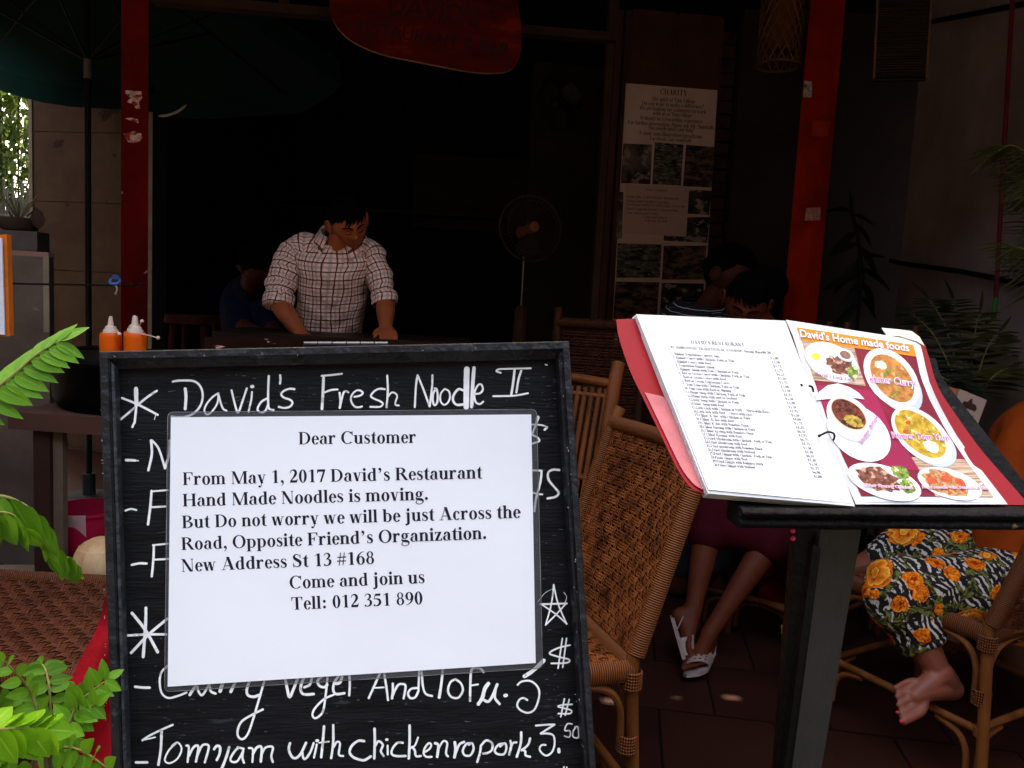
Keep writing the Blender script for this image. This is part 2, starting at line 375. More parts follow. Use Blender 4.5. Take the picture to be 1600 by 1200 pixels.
def G():
    g = {}
    tri = lambda *p: [list(p)]
    g['D'] = (.72, g_v(.16, 0, H, 'l', 'l') + g_c(.30, .33, .38, .33, -90, 90) + g_h(.16, .31, .643) + g_h(.16, .31, .017))
    g['C'] = (.72, g_c(.39, .33, .36, .345, 42, 315) + tri((.63, .66), (.665, .66), (.675, .44), (.645, .44), (.58, .58)))
    g['F'] = (.61, g_v(.16, 0, H) + g_h(.16, .57, .643) + tri((.57, .66), (.57, .47), (.545, .47), (.50, .60), (.40, .65)) + g_h(.22, .40, .34) + tri((.42, .44), (.42, .23), (.395, .23), (.34, .34), (.395, .44)))
    g['E'] = (.667, g_v(.16, 0, H) + g_h(.16, .6, .643) + tri((.58, .66), (.58, .48), (.555, .48), (.50, .62)) + g_h(.22, .44, .34) + tri((.45, .43), (.45, .24), (.425, .24), (.38, .34), (.425, .43)) + g_h(.16, .62, .017) + tri((.62, .19), (.60, 0), (.45, .01), (.595, .19)))
    g['M'] = (.944, g_v(.13, 0, H, 'lr', 'l', .034) + g_v(.79, 0, H, 'lr', 'r') + g_d(.47, 0.0, .16, H, .15) + g_d(.455, 0, .735, H, .05))
    g['R'] = (.722, g_v(.16, 0, H) + g_c(.28, .495, .30, .165, -90, 90) + g_h(.16, .29, .643) + g_h(.16, .29, .345) + g_d(.63, 0, .38, .34, .165) + g_s(.56, .735, .014))
    g['H'] = (.778, g_v(.16, 0, H) + g_v(.62, 0, H) + g_h(.2, .6, .34, .045))
    g['N'] = (.722, g_v(.12, 0, H, 'lr', '', .034) + g_v(.60, 0, H, '', 'lr', .034) + g_d(.545, -.01, .13, H, .16) + g_s(.02, .14, .646))
    g['B'] = (.667, g_v(.16, 0, H, 'l', 'l') + g_c(.28, .505, .28, .155, -90, 90) + g_c(.29, .18, .33, .18, -90, 90) + g_h(.16, .3, .643) + g_h(.16, .3, .352) + g_h(.16, .3, .017))
    g['A'] = (.722, g_d(.10, 0, .345, H, .038) + g_d(.58, 0, .35, .68, .16) + g_h(.17, .5, .215) + g_s(.0, .22, .014) + g_s(.44, .72, .014))
    g['O'] = (.778, g_c(.39, .33, .355, .345, n=24))
    g['S'] = (.556, g_p([(.44, .50), (.40, .60), (.29, .655), (.17, .63), (.115, .53), (.18, .43), (.33, .34), (.43, .24), (.42, .11), (.31, .025), (.19, .03), (.09, .11), (.06, .20)], [.03, .03, .04, .07, .12, .15, .16, .15, .11, .05, .035, .03, .03]) + tri((.46, .66), (.46, .47), (.435, .47), (.40, .60)) + tri((.06, 0), (.06, .21), (.085, .21), (.13, .05)))
    g['T'] = (.667, g_v(.333, 0, H, 'lr', '') + g_h(.03, .637, .643) + tri((.03, .66), (.03, .47), (.055, .47), (.11, .61), (.2, .65)) + tri((.637, .66), (.637, .47), (.612, .47), (.557, .61), (.467, .65)))
    g['I'] = (.389, g_v(.195, 0, H))
    g['U'] = (.722, g_v(.16, .2, H, '', 'lr') + g_c(.365, .22, .279, .235, 180, 360, .14, .04) + g_v(.62, .2, H, '', 'lr', .034))
    g['V'] = (.722, g_d(.36, 0, .17, H, .16) + g_d(.37, 0, .58, H, .04) + g_s(.02, .29, .646) + g_s(.48, .70, .646))
    g['L'] = (.667, g_v(.16, 0, H) + g_h(.16, .6, .017) + tri((.62, .2), (.6, 0), (.42, .01), (.595, .2)))
    g['K'] = (.778, g_v(.16, 0, H) + g_d(.24, .28, .58, H, .05) + g_d(.64, 0, .36, .38, .17) + g_s(.5, .68, .646) + g_s(.54, .76, .014))
    g['W'] = (1.0, g_d(.3, 0, .13, H, .15) + g_d(.31, 0, .47, H, .04) + g_d(.68, 0, .50, H, .15) + g_d(.69, 0, .86, H, .04) + g_s(.01, .25, .646) + g_s(.38, .58, .646) + g_s(.78, .98, .646))
    g['Y'] = (.722, g_d(.33, .28, .14, H, .16) + g_d(.38, .28, .60, H, .04) + g_v(.36, 0, .3, 'lr', '') + g_s(.01, .27, .646) + g_s(.5, .7, .646))
    g['G'] = (.778, g_c(.39, .33, .36, .345, 42, 320) + g_v(.62, .08, .32, '', 'lr') + tri((.63, .66), (.665, .66), (.675, .44), (.645, .44), (.58, .58)))
    g['P'] = (.611, g_v(.16, 0, H) + g_c(.28, .485, .29, .175, -90, 90) + g_h(.16, .29, .643) + g_h(.16, .29, .327))
    g['a'] = (.5, g_c(.245, .31, .175, .155, -2, 165, .14) + g_v(.35, .07, .32, '', '', .14) + g_c(.21, .13, .185, .142, 75, 300, .13, .03) + g_o(.125, .345, .052) + g_p([(.3, .10), (.36, .04), (.41, .02), (.47, .045)], [.1, .07, .04, .025]))
    g['b'] = (.556, g_v(.135, .02, .67, '', 'f', .14) + g_c(.29, .225, .225, .24, -120, 120, .14))
    g['c'] = (.444, g_c(.24, .225, .205, .245, 48, 318, .14) + g_o(.345, .355, .052))
    g['d'] = (.556, g_v(.405, .0, .67, '', 'f', .14) + g_c(.26, .225, .225, .24, 60, 300, .14) + tri((.47, .02), (.53, .03), (.53, .05), (.47, .06)))
    g['e'] = (.444, g_c(.235, .225, .205, .245, 0, 325, .135) + g_h(.12, .42, .245, .034))
    g['f'] = (.333, g_v(.15, 0, .52, 'lr', '', .14) + g_c(.26, .51, .18, .165, 60, 180, .13) + g_o(.315, .61, .05) + g_h(.02, .31, .445))
    g['g'] = (.5, g_c(.225, .31, .18, .16, n=16, tx=.125) + g_p([(.12, .18), (.07, .11), (.12, .06), (.30, .045), (.43, -.02), (.42, -.13), (.28, -.20), (.12, -.18), (.06, -.10), (.12, .0)], [.03, .05, .10, .13, .10, .045, .035, .04, .05, .03]) + g_h(.34, .48, .435, .04))
    g['h'] = (.556, g_v(.13, 0, .67, 'lr', 'f', .14) + g_c(.30, .30, .185, .17, 0, 150, .14) + g_v(.415, 0, .31, 'lr', '', .14))
    g['i'] = (.278, g_v(.14, 0, X, 'lr', 'f', .14) + g_o(.14, .60, .078))
    g['j'] = (.333, g_v(.17, -.08, X, '', 'f', .14) + g_c(.06, -.08, .18, .13, -90, 0, .14) + g_o(.05, -.165, .05) + g_o(.17, .60, .078))
    g['k'] = (.556, g_v(.13, 0, .67, 'lr', 'f', .14) + g_d(.2, .18, .40, X, .045) + g_d(.44, 0, .28, .28, .16) + g_s(.33, .5, .446) + g_s(.36, .55, .014))
    g['l'] = (.278, g_v(.14, 0, .67, 'lr', 'f', .14))
    g['m'] = (.833, g_v(.13, 0, X, 'lr', 'f', .135) + g_c(.28, .30, .195, .17, 0, 145, .135) + g_v(.4075, 0, .31, 'lr', '', .135) + g_c(.56, .30, .195, .17, 0, 145, .135) + g_v(.6875, 0, .31, 'lr', '', .135))
    g['n'] = (.556, g_v(.13, 0, X, 'lr', 'f', .14) + g_c(.30, .30, .185, .17, 0, 150, .14) + g_v(.415, 0, .31, 'lr', '', .14))
    g['o'] = (.5, g_c(.25, .225, .22, .245, n=22, tx=.14))
    g['p'] = (.556, g_v(.135, -.2, X, 'lr', 'f', .14) + g_c(.29, .225, .225, .24, -120, 120, .14))
    g['q'] = (.556, g_v(.405, -.2, X, 'lr', '', .14) + g_c(.26, .225, .225, .24, 60, 300, .14))
    g['r'] = (.444, g_v(.13, 0, X, 'lr', 'f', .14) + g_p([(.19, .33), (.25, .42), (.32, .45), (.37, .42)], [.05, .06, .06, .05]) + g_o(.35, .395, .06))
    g['s'] = (.389, g_p([(.31, .37), (.27, .43), (.19, .45), (.11, .42), (.09, .34), (.16, .27), (.27, .20), (.31, .11), (.26, .03), (.17, .012), (.09, .05), (.06, .13)], [.03, .03, .04, .06, .10, .12, .13, .10, .06, .035, .03, .03]) + tri((.325, .46), (.325, .33), (.30, .33), (.27, .43)) + tri((.05, 0), (.05, .14), (.075, .14), (.11, .03)))
    g['t'] = (.333, g_v(.16, .07, .50, '', '', .14) + tri((.09, .44), (.23, .44), (.23, .62), (.20, .62), (.10, .48), (.02, .445)) + g_h(.02, .31, .443) + g_c(.23, .10, .14, .115, 180, 320, .13, .04))
    g['u'] = (.556, g_v(.13, .14, X, '', 'f', .14) + g_c(.255, .15, .195, .165, 180, 330, .14) + g_v(.41, 0, X, '', 'f', .14) + tri((.47, 0), (.53, .015), (.53, .04), (.47, .05)))
    g['v'] = (.5, g_d(.255, 0, .12, X, .14) + g_d(.26, 0, .40, X, .04) + g_s(.01, .22, .446) + g_s(.33, .49, .446))
    g['w'] = (.722, g_d(.22, 0, .10, X, .135) + g_d(.225, 0, .34, X, .036) + g_d(.48, 0, .36, X, .135) + g_d(.485, 0, .61, X, .036) + g_s(.0, .2, .446) + g_s(.27, .44, .446) + g_s(.55, .71, .446))
    g['x'] = (.5, g_d(.38, 0, .12, X, .15) + g_d(.08, 0, .40, X, .04) + g_s(.01, .22, .446) + g_s(.32, .48, .446) + g_s(.0, .17, .014) + g_s(.28, .5, .014))
    g['y'] = (.5, g_d(.27, .0, .12, X, .14) + g_d(.20, -.16, .41, X, .042) + g_s(.01, .22, .446) + g_s(.33, .49, .446) + g_o(.12, -.155, .055) + g_p([(.12, -.2), (.17, -.19), (.215, -.13)], [.03, .04, .04]))
    g['z'] = (.444, g_h(.04, .40, .44, .04) + g_h(.03, .42, .02, .04) + g_d(.11, .02, .32, .44, .15) + tri((.04, .46), (.04, .32), (.06, .32), (.13, .44)) + tri((.42, 0), (.42, .15), (.4, .15), (.32, .02)))
    g['0'] = (.5, g_c(.25, .33, .215, .345, n=24, tx=.14))
    g['1'] = (.5, g_v(.27, 0, .66, 'lr', '', .14) + tri((.34, .67), (.32, .67), (.07, .575), (.08, .555), (.2, .585), (.22, .5)))
    g['2'] = (.5, g_p([(.06, .50), (.10, .60), (.2, .655), (.32, .62), (.37, .50), (.32, .37), (.2, .22), (.06, .07)], [.03, .04, .06, .12, .14, .12, .07, .05]) + tri((.03, .0), (.42, 0), (.47, .19), (.445, .19), (.38, .12), (.1, .12)))
    g['3'] = (.5, g_p([(.06, .54), (.13, .63), (.22, .655), (.33, .60), (.34, .49), (.27, .40), (.17, .36)], [.03, .04, .05, .10, .11, .06, .03]) + g_p([(.17, .36), (.30, .34), (.385, .24), (.35, .10), (.22, .02), (.08, .03)], [.03, .06, .13, .11, .05, .04]) + g_o(.085, .06, .05))
    g['4'] = (.5, g_v(.34, 0, .66, '', '', .13) + g_d(.05, .2, .34, .66, .045) + g_h(.02, .47, .19, .09))
    g['5'] = (.5, tri((.14, .65), (.44, .66), (.40, .54), (.11, .54)) + g_d(.06, .36, .13, .6, .04) + g_p([(.06, .38), (.2, .385), (.35, .32), (.385, .18), (.3, .07), (.18, .02), (.06, .03)], [.03, .06, .12, .14, .10, .05, .04]) + g_o(.07, .06, .05))
    g['6'] = (.5, g_c(.255, .21, .215, .225, n=20, tx=.13) + g_p([(.45, .665), (.3, .62), (.15, .48), (.09, .3), (.09, .2)], [.02, .04, .09, .12, .13]))
    g['7'] = (.5, tri((.04, .66), (.48, .66), (.48, .63), (.45, .535), (.1, .54), (.06, .46), (.03, .46)) + g_d(.22, 0, .43, .60, .10))
    g['8'] = (.5, g_c(.25, .505, .17, .165, n=18, tx=.09, ty=.03) + g_c(.25, .19, .21, .2, n=18, tx=.12, ty=.035))
    g['9'] = (.5, g_c(.245, .45, .215, .22, n=20, tx=.13) + g_p([(.05, .0), (.2, .04), (.35, .18), (.41, .36), (.41, .46)], [.02, .04, .09, .12, .13]))
    g[','] = (.25, g_o(.12, .075, .075) + g_p([(.165, .09), (.18, .02), (.14, -.08), (.06, -.15)], [.05, .06, .04, .02]))
    g['.'] = (.25, g_o(.125, .075, .08))
    g['\u2019'] = (.333, g_o(.15, .60, .075) + g_p([(.195, .61), (.21, .54), (.17, .46), (.1, .40)], [.05, .06, .04, .02]))
    g["'"] = g['\u2019']
    g['#'] = (.5, g_d(.10, 0, .20, .66, .045) + g_d(.30, 0, .40, .66, .045) + g_h(.02, .49, .42, .055) + g_h(.0, .47, .22, .055))
    g[':'] = (.333, g_o(.165, .075, .08) + g_o(.165, .37, .08))
    g['$'] = (.5, [[(x * .85, y) for x, y in q] for q in g['S'][1]] + g_v(.24, -.08, .74, '', '', .03))
    g['&'] = (.83, g_c(.28, .50, .16, .16, tx=.08, n=16) + g_c(.26, .17, .23, .18, 60, 330, tx=.12) + g_d(.62, 0, .22, .48, .14) + g_d(.45, .1, .68, .40, .04) + g_s(.55, .78, .41))
    g['('] = (.333, g_p([(.28, .68), (.13, .5), (.09, .25), (.14, .0), (.28, -.16)], [.02, .07, .11, .07, .02]))
    g[')'] = (.333, g_p([(.05, .68), (.2, .5), (.24, .25), (.19, .0), (.05, -.16)], [.02, .07, .11, .07, .02]))
    g['-'] = (.333, g_h(.04, .29, .21, .08)); g['@'] = (.93, g_c(.46, .25, .4, .4, n=24, tx=.06, ty=.05) + g_c(.45, .25, .17, .18, n=16, tx=.08, ty=.04) + g_v(.62, .1, .4, '', '', .06))
    g['?'] = (.5, g_p([(.08, .52), (.13, .63), (.25, .66), (.38, .58), (.38, .45), (.27, .33), (.24, .19)], [.06, .07, .08, .13, .13, .08, .04]) + g_o(.24, .075, .08))
    g['!'] = (.333, [[(.12, .2), (.20, .2), (.24, .66), (.09, .66)]] + g_o(.165, .075, .08)); g['/'] = (.28, g_d(.0, -.02, .26, .68, .06))
    g['\u2665'] = (.6, [[(.3, .06), (.55, .35), (.52, .5), (.42, .54), (.3, .42), (.18, .54), (.08, .5), (.05, .35)]])
    return g
GL = G()
TK, TN, SF = .19, .115, .08     # a sturdier cut of the same letters for the very small print
GS = G()
def tw(s): return sum(.25 if c == ' ' else GL[c][0] for c in s)
def put_text(mb, mapf, s, a, b=None, em=None, emx=None, slant=0, m=0, lift=0, gl=None):
    """write s from a towards b (2-D points, y down); mapf(x, y, k) places a point, k rises a hair per piece"""
    a = V(a); nat = tw(s)
    if b is not None:
        d = V(b) - a; sx = d.length / nat; dx = d.normalized()
    else: sx = emx or em; dx = V2(1, 0)
    em = em or sx; up = V2(dx.y, -dx.x) + dx * slant
    x = 0; k = lift
    for c in s:
        if c == ' ': x += .25; continue
        adv, polys = (gl or GL)[c]
        for q in polys:
            k += 1
            mb.add([mapf(*(a + dx * ((x + u) * sx) + up * (v * em)), k) for u, v in q], [list(range(len(q)))], m=m)
        x += adv
    return k
def sans(s, size=1.0, extr=0, bold=0):
    """plain sans letters as flat 2-D polygons from Blender's own built-in font"""
    c = bpy.data.curves.new("t", 'FONT'); c.body = s; c.size = size; c.resolution_u = 3; c.fill_mode = 'FRONT'; c.offset = bold
    o = bpy.data.objects.new("t", c); COL.objects.link(o)
    dg = bpy.context.evaluated_depsgraph_get(); ev = o.evaluated_get(dg); me = ev.to_mesh()
    vs_ = [(v.co.x, v.co.y) for v in me.vertices]; fs = [list(p.vertices) for p in me.polygons]
    ev.to_mesh_clear(); bpy.data.objects.remove(o); bpy.data.curves.remove(c)
    return vs_, fs
# ================================================================ materials of the place
black_paint = pm('black paint', (.008, .009, .0115), .45, .35, 14, .6, 60, (1, 1, 1), spec=.30, spots=((.035, .04, .048), 48, .68))
board_paint = pm('blackboard paint', (.005, .0055, .0068), .55, .5, 8, .26, 30, (1.5, 1.5, 12), spec=.12, spots=((.022, .024, .028), 9, .68))
red_steel = pm('red painted steel', (.060, .0014, .0005), .85, .3, 6, .15, 60, spec=.03, spots=((.33, .17, .11), 7, .72))
dark_wood = pm('dark stained wood', (.016, .007, .004), .5, .4, 5, .2, 30, (1, 1, 8))
black_wall = pm('near black wall', (.0016, .0011, .0009), .9, .4, 3)  # even near black base colour
tan_panel = pm('tan cement panel', (.095, .050, .028), .85, .16, 5, .1, 50, spots=((.045, .022, .012), 6, .66))
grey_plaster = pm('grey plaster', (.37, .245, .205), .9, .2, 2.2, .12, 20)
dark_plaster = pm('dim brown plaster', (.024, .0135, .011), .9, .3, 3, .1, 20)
steel = pm('brushed steel', (.20, .17, .15), .38, .2, 4, .12, 60, (1, 1, 9), metallic=.85)
pale_metal = pm('pale metal trim', (.26, .19, .13), .5, .2, 9)
white_paper = pm('white paper', (.83, .845, .87), .55, .02, 4, .10, 7, spec=.3)
ink = pm('black ink', (.012, .013, .022), .7, .2, 20)
white_marker = pm('white paint marker', (.84, .84, .83), .6, .12, 45, 0, 40, spots=((.50, .50, .50), 62, .63))
umb_cloth = pm('dark green canvas', (.005, .020, .018), .85, .3, 3, .2, 12, transl=(.005, .026, .022))
black_metal = pm('black metal', (.006, .005, .005), .45, .3, 10)

def tile_mat(name, c1, c2, grout, sc, rough=.5):
    mt = bpy.data.materials.new(name); mt.use_nodes = True; nt = mt.node_tree; L = nt.links.new; b = nt.nodes['Principled BSDF']
    tc = _n(nt, 'ShaderNodeTexCoord'); br = _n(nt, 'ShaderNodeTexBrick'); br.offset = 0.5
    br.inputs['Scale'].default_value = sc; br.inputs['Mortar Size'].default_value = .012; br.inputs['Brick Width'].default_value = 1; br.inputs['Row Height'].default_value = 1
    br.inputs['Color1'].default_value = (*c1, 1); br.inputs['Color2'].default_value = (*c2, 1); br.inputs['Mortar'].default_value = (*grout, 1)
    mp = _n(nt, 'ShaderNodeMapping'); mp.inputs['Rotation'].default_value = (0, 0, radians(8)); L(tc.outputs['Object'], mp.inputs[0]); L(mp.outputs[0], br.inputs['Vector'])
    nz = _n(nt, 'ShaderNodeTexNoise'); nz.inputs['Scale'].default_value = 6; nz.inputs['Detail'].default_value = 8; L(tc.outputs['Object'], nz.inputs['Vector'])
    mx = _n(nt, 'ShaderNodeMix', data_type='RGBA', blend_type='MULTIPLY'); mx.inputs[0].default_value = .7
    rp = _n(nt, 'ShaderNodeValToRGB'); rp.color_ramp.elements[0].color = (.5, .5, .5, 1); rp.color_ramp.elements[1].color = (1.3, 1.25, 1.2, 1); L(nz.outputs[0], rp.inputs[0])
    L(br.outputs[0], mx.inputs[6]); L(rp.outputs[0], mx.inputs[7]); L(mx.outputs[2], b.inputs['Base Color']); b.inputs['Roughness'].default_value = rough; b.inputs['Specular IOR Level'].default_value = .10
    bp = _n(nt, 'ShaderNodeBump'); bp.inputs['Strength'].default_value = .4; bp.inputs['Distance'].default_value = .004; L(br.outputs['Fac'], bp.inputs['Height']); bp.invert = True
    L(bp.outputs[0], b.inputs['Normal'])
    MATS[name] = mt
    return mt
floor_tile = tile_mat('dark red floor tile', (.036, .0105, .0065), (.027, .008, .005), (.006, .003, .0025), 3.0, .55)
paving = tile_mat('concrete paving', (.055, .052, .05), (.048, .045, .043), (.03, .03, .03), 2.0, .9)

# ================================================================ ground and floor
def structure(o): o['kind'] = 'structure'; return o
structure(MB().add([(-60, -60, 0), (60, -60, 0), (60, 60, 0), (-60, 60, 0)], [(0, 1, 2, 3)]).build('ground', paving))
structure(MB().add([(-3.3, 1.15, .004), (3.4, 1.15, .004), (3.4, 9, .004), (-3.3, 9, .004)], [(0, 1, 2, 3)]).build('floor', floor_tile))

# ================================================================ the restaurant building
bld = thing('restaurant_building', 'dark open fronted restaurant interior with roof, back wall and tiled pillar', 'building', (0, 4.5, 0))
roof_m = pm('dark roof sheet', (.005, .0035, .003), .9, .3, 4)
# roof with three small gaps between its sheets, through which the sun reaches the floor
gaps = []
for px, py, sx, sy in ((962, 1096, .075, .02), (1068, 1094, .055, .022), (1143, 1090, .045, .016)):
    q = onz(px, py, .004); t = (2.85 - q.z) / SDIR.z; c = q + SDIR * t; gaps.append((c.x - sx / 2, c.x + sx / 2, c.y - sy / 2 / sin(SUN_EL), c.y + sy / 2 / sin(SUN_EL)))
xs = sorted([-3.3, 3.4] + [g[0] for g in gaps] + [g[1] for g in gaps]); ys = sorted([1.75, 9] + [g[2] for g in gaps] + [g[3] for g in gaps])
rf = MB()
for i in range(len(xs) - 1):
    for j in range(len(ys) - 1):
        cx, cy = (xs[i] + xs[i + 1]) / 2, (ys[j] + ys[j + 1]) / 2
        if any(g[0] < cx < g[1] and g[2] < cy < g[3] for g in gaps): continue
        rf.add([(xs[i], ys[j], 2.85), (xs[i + 1], ys[j], 2.85), (xs[i + 1], ys[j + 1], 2.85), (xs[i], ys[j + 1], 2.85)], [(0, 1, 2, 3)])
rf.build('roof', roof_m, bld, smooth=0)
MB().box((0, 8.05, 1.45), (6.9, .1, 2.8)).build('wall', black_wall, bld, smooth=0, label='near black back wall deep inside')
def wall_from(name, a, b, z0, z1, th, mt, par, **k):
    a, b = V((*a, 0)), V((*b, 0)); d = (b - a).normalized(); n = V((-d.y, d.x, 0))
    return MB().slab([a + V((0, 0, z0)), b + V((0, 0, z0)), b + V((0, 0, z1)), a + V((0, 0, z1))], n * th).build(name, mt, par, smooth=0, **k)
wl = P(1418, 300, 4.25); wn = P(1640, 300, 3.0)
# right side wall: runs from beside the camera back to a corner
dirw = (V((wl.x, wl.y, 0)) - V((wn.x, wn.y, 0))).normalized()
near_end = V((wn.x, wn.y, 0)) - dirw * 1.9
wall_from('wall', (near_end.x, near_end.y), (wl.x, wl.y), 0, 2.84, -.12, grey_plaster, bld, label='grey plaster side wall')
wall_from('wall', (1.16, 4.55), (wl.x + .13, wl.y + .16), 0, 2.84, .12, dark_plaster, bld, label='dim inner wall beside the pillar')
wall_from('wall', (-2.33, 5.35), (-2.2, 8.0), 0, 2.84, .1, black_wall, bld, label='dark left inner wall')
wall_from('wall', (3.3, 4.5), (3.35, 8.0), 0, 2.84, .1, black_wall, bld)
# brown panelled wall with the wall fan, between dark depth and pillar
BX, BY = V((cos(radians(8)), sin(radians(8)), 0)), V((-sin(radians(8)), cos(radians(8)), 0))
fw0 = P(825, 300, 5.6); fw1 = P(962, 300, 5.75)
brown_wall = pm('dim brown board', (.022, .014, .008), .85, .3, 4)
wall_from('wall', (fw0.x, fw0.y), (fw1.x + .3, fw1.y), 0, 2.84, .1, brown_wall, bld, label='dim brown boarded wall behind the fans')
# pillar
pc = P(1040, 300, 4.6); pn = V((sin(radians(6)), -cos(radians(6)), 0)); pt = V((-pn.y, pn.x, 0))
def pil(px, py, off=0): return onplane(px, py, pc + pn * off, pn)
pl, pr = pil(966, 300), pil(1112, 300)
pl.z = pr.z = 0
pilo = MB().slab([pl, pr, pr + V((0, 0, 2.84)), pl + V((0, 0, 2.84))], -pn * .45).build('pillar', pm('brown glazed tile', (.075, .024, .016), .5, .2, 6), bld, smooth=0)
tl = MB()   # tile face with joints
for k in range(10):
    for j in range(2):
        a = lerp(pl, pr, .03 + j * .49); b = lerp(pl, pr, .03 + j * .49 + .45)
        tl.slab([a + V((0, 0, k * .29 + .01)), b + V((0, 0, k * .29 + .01)), b + V((0, 0, k * .29 + .285)), a + V((0, 0, k * .29 + .285))], pn * .004)
tl.build('tile_facing', MATS['brown glazed tile'], pilo, smooth=0)
bk = MB()   # column of bare bricks on the pillar's right edge
for k in range(36):
    a = lerp(pl, pr, 1.03) + pn * (-.06 - .01 * (k % 2)); b = lerp(pl, pr, 1.19) + pn * (-.06 - .01 * (k % 2))
    bk.slab([a + V((0, 0, k * .078)), b + V((0, 0, k * .078)), b + V((0, 0, k * .078 + .066)), a + V((0, 0, k * .078 + .066))], -pn * .2)
bk.build('brick_edge', pm('old brick', (.075, .026, .017), .9, .5, 7, .3, 40), pilo, smooth=0)
st = MB()   # timber strip left of the pillar
for o, wd in ((-.075, .035), (-.025, .02)):
    a = pl + pt * o; st.slab([a, a + pt * wd, a + pt * wd + V((0, 0, 2.83)), a + V((0, 0, 2.83))], pn * .03)
st.build('timber_strip', pm('reddish timber', (.07, .022, .013), .6, .4, 5, .2, 20, (1, 1, .15)), pilo, smooth=0)
# front beam with uprights, carrying the painted sign
ba, bb = P(236, 2, 3.0), P(955, 63, 3.5)
bm = MB(); bd = (bb - ba).normalized(); bm.slab([ba, bb, bb + V((0, 0, .035)), ba + V((0, 0, .035))], BY * .06)
for px, py, d in ((443, 18, 3.15), (957, 62, 3.5)):
    q = P(px, py, d); bm.slab([q - BX * .02, q + BX * .02, q + BX * .02 + V((0, 0, .6)), q - BX * .02 + V((0, 0, .6))], BY * .045)
q = P(957, 66, 3.52); bm.slab([q - BX * .016 + BY * .02, q + BX * .016 + BY * .02, q + BX * .016 + BY * .02 - V((0, 0, q.z)), q - BX * .016 + BY * .02 - V((0, 0, q.z))], BY * .045)
bm.build('beam', pm('bare brown timber', (.032, .012, .006), .7, .3, 6, .2, 30), bld, smooth=0)
MB().box((-1.2, 7.6, 1.95), (3.6, .3, .03)).box((.2, 7.9, 2.2), (2.5, .04, .7)).build('shelf', dark_wood, bld, smooth=0)
# dark cable and trim on the side wall
cb = MB(); cb.tube([P(1390, 407, 4.15), P(1410, 412, 4.1), P(1500, 424, 3.55), P(1560, 436, 3.25), P(1640, 452, 2.9)], .012)
cb.build('conduit', black_metal, bld); cb = MB(); cb.tube([P(1455, 34, 3.98), P(1530, 20, 3.45), P(1610, 4, 3.07)], .012)
cb.build('conduit', black_metal, bld)

# ================================================================ left: garden bush, tan panel wall, umbrella
pa, pb = P(49, 300, 5.45), P(241, 300, 5.3)
pw = MB(); ad = V((pb.x - pa.x, pb.y - pa.y, 0)); an = V((ad.y, -ad.x, 0)).normalized(); a0 = V((pa.x, pa.y, 0))
pw.slab([a0, a0 + ad, a0 + ad + V((0, 0, 2.84)), a0 + V((0, 0, 2.84))], -an * .1)
pwo = pw.build('partition_wall', pm('joint brown', (.07, .04, .03), .9, .2), smooth=0, origin=a0)
tag(pwo, 'tan panelled partition wall with pale edge strips behind the umbrella pole', 'wall')
pf = MB(); rows = [0, .02, .34, .80, 1.24, 1.70, 2.16, 2.5, 2.83]
for i in range(len(rows) - 1):
    for u0, u1 in ((.03, .485), (.492, .95)):
        z0, z1 = rows[i] + .003, rows[i + 1] - .003
        pf.slab([a0 + ad * u0 + V((0, 0, z0)), a0 + ad * u1 + V((0, 0, z0)), a0 + ad * u1 + V((0, 0, z1)), a0 + ad * u0 + V((0, 0, z1))], an * .004)
pf.build('panel', tan_panel, pwo, smooth=0)
es = MB()
for u0, u1 in ((-.01, .02), (.962, 1.0)):
    es.slab([a0 + ad * u0, a0 + ad * u1, a0 + ad * u1 + V((0, 0, 2.83)), a0 + ad * u0 + V((0, 0, 2.83))], an * .012)
es.build('edge_strip', pale_metal, pwo, smooth=0)

def square_post(name, base, side, yaw, h, mat, label, group):
    t = thing(name, label, 'post', base, group=group)
    ax = (V((cos(yaw), sin(yaw), 0)), V((-sin(yaw), cos(yaw), 0)), V((0, 0, 1)))
    MB().box(V(base) + V((0, 0, h / 2 + .012)), (side, side, h - .024), ax).build('shaft', mat, t, smooth=0)
    MB().box(V(base) + V((0, 0, .006)), (side * 1.8, side * 1.8, .012), ax).build('base_plate', mat, t, smooth=0)
    return t, ax
ppos = P(210, 330, 2.62); lpost, lax = square_post('steel_post', (ppos.x, ppos.y, .004), .078, radians(25.5), 2.83, red_steel, 'plain red steel post with peeling pale tape marks, left of the man', 'red roof posts')
pp2 = P(1276, 200, 3.12); rpost, rax = square_post('steel_post', (pp2.x, pp2.y, .004), .092, radians(38), 2.83, pm('orange red painted steel', (.19, .0075, .001), .85, .4, 4, .15, 60, spec=.03), 'orange red steel post with a white sticker, in front of the dim inner wall', 'red roof posts')
# torn tape remains on the posts (real scraps, a millimetre proud)
scrap = pm('tape residue', (.30, .15, .10), .8, .5, 60, spots=((.17, .0045, .0018), 55, .52))
fn = lax[1] * -1; fp = V((ppos.x, ppos.y, 0)) + fn * .0392
def onpost(px, py): return onplane(px, py, fp, fn)
for poly in ([(196, 141), (221, 143), (222, 153), (217, 160), (219, 170), (213, 170), (208, 163), (198, 159), (205, 153), (196, 148)], [(195, 185), (204, 184), (215, 186), (217, 193), (208, 190)], [(193, 209), (208, 205), (221, 209), (222, 217), (214, 224), (200, 222)], [(190, 299), (192, 299), (192, 303), (190, 303)]):
    MB().slab([onpost(*q) for q in poly][::-1], fn * .001).build('tape_scrap', scrap, lpost, smooth=0)
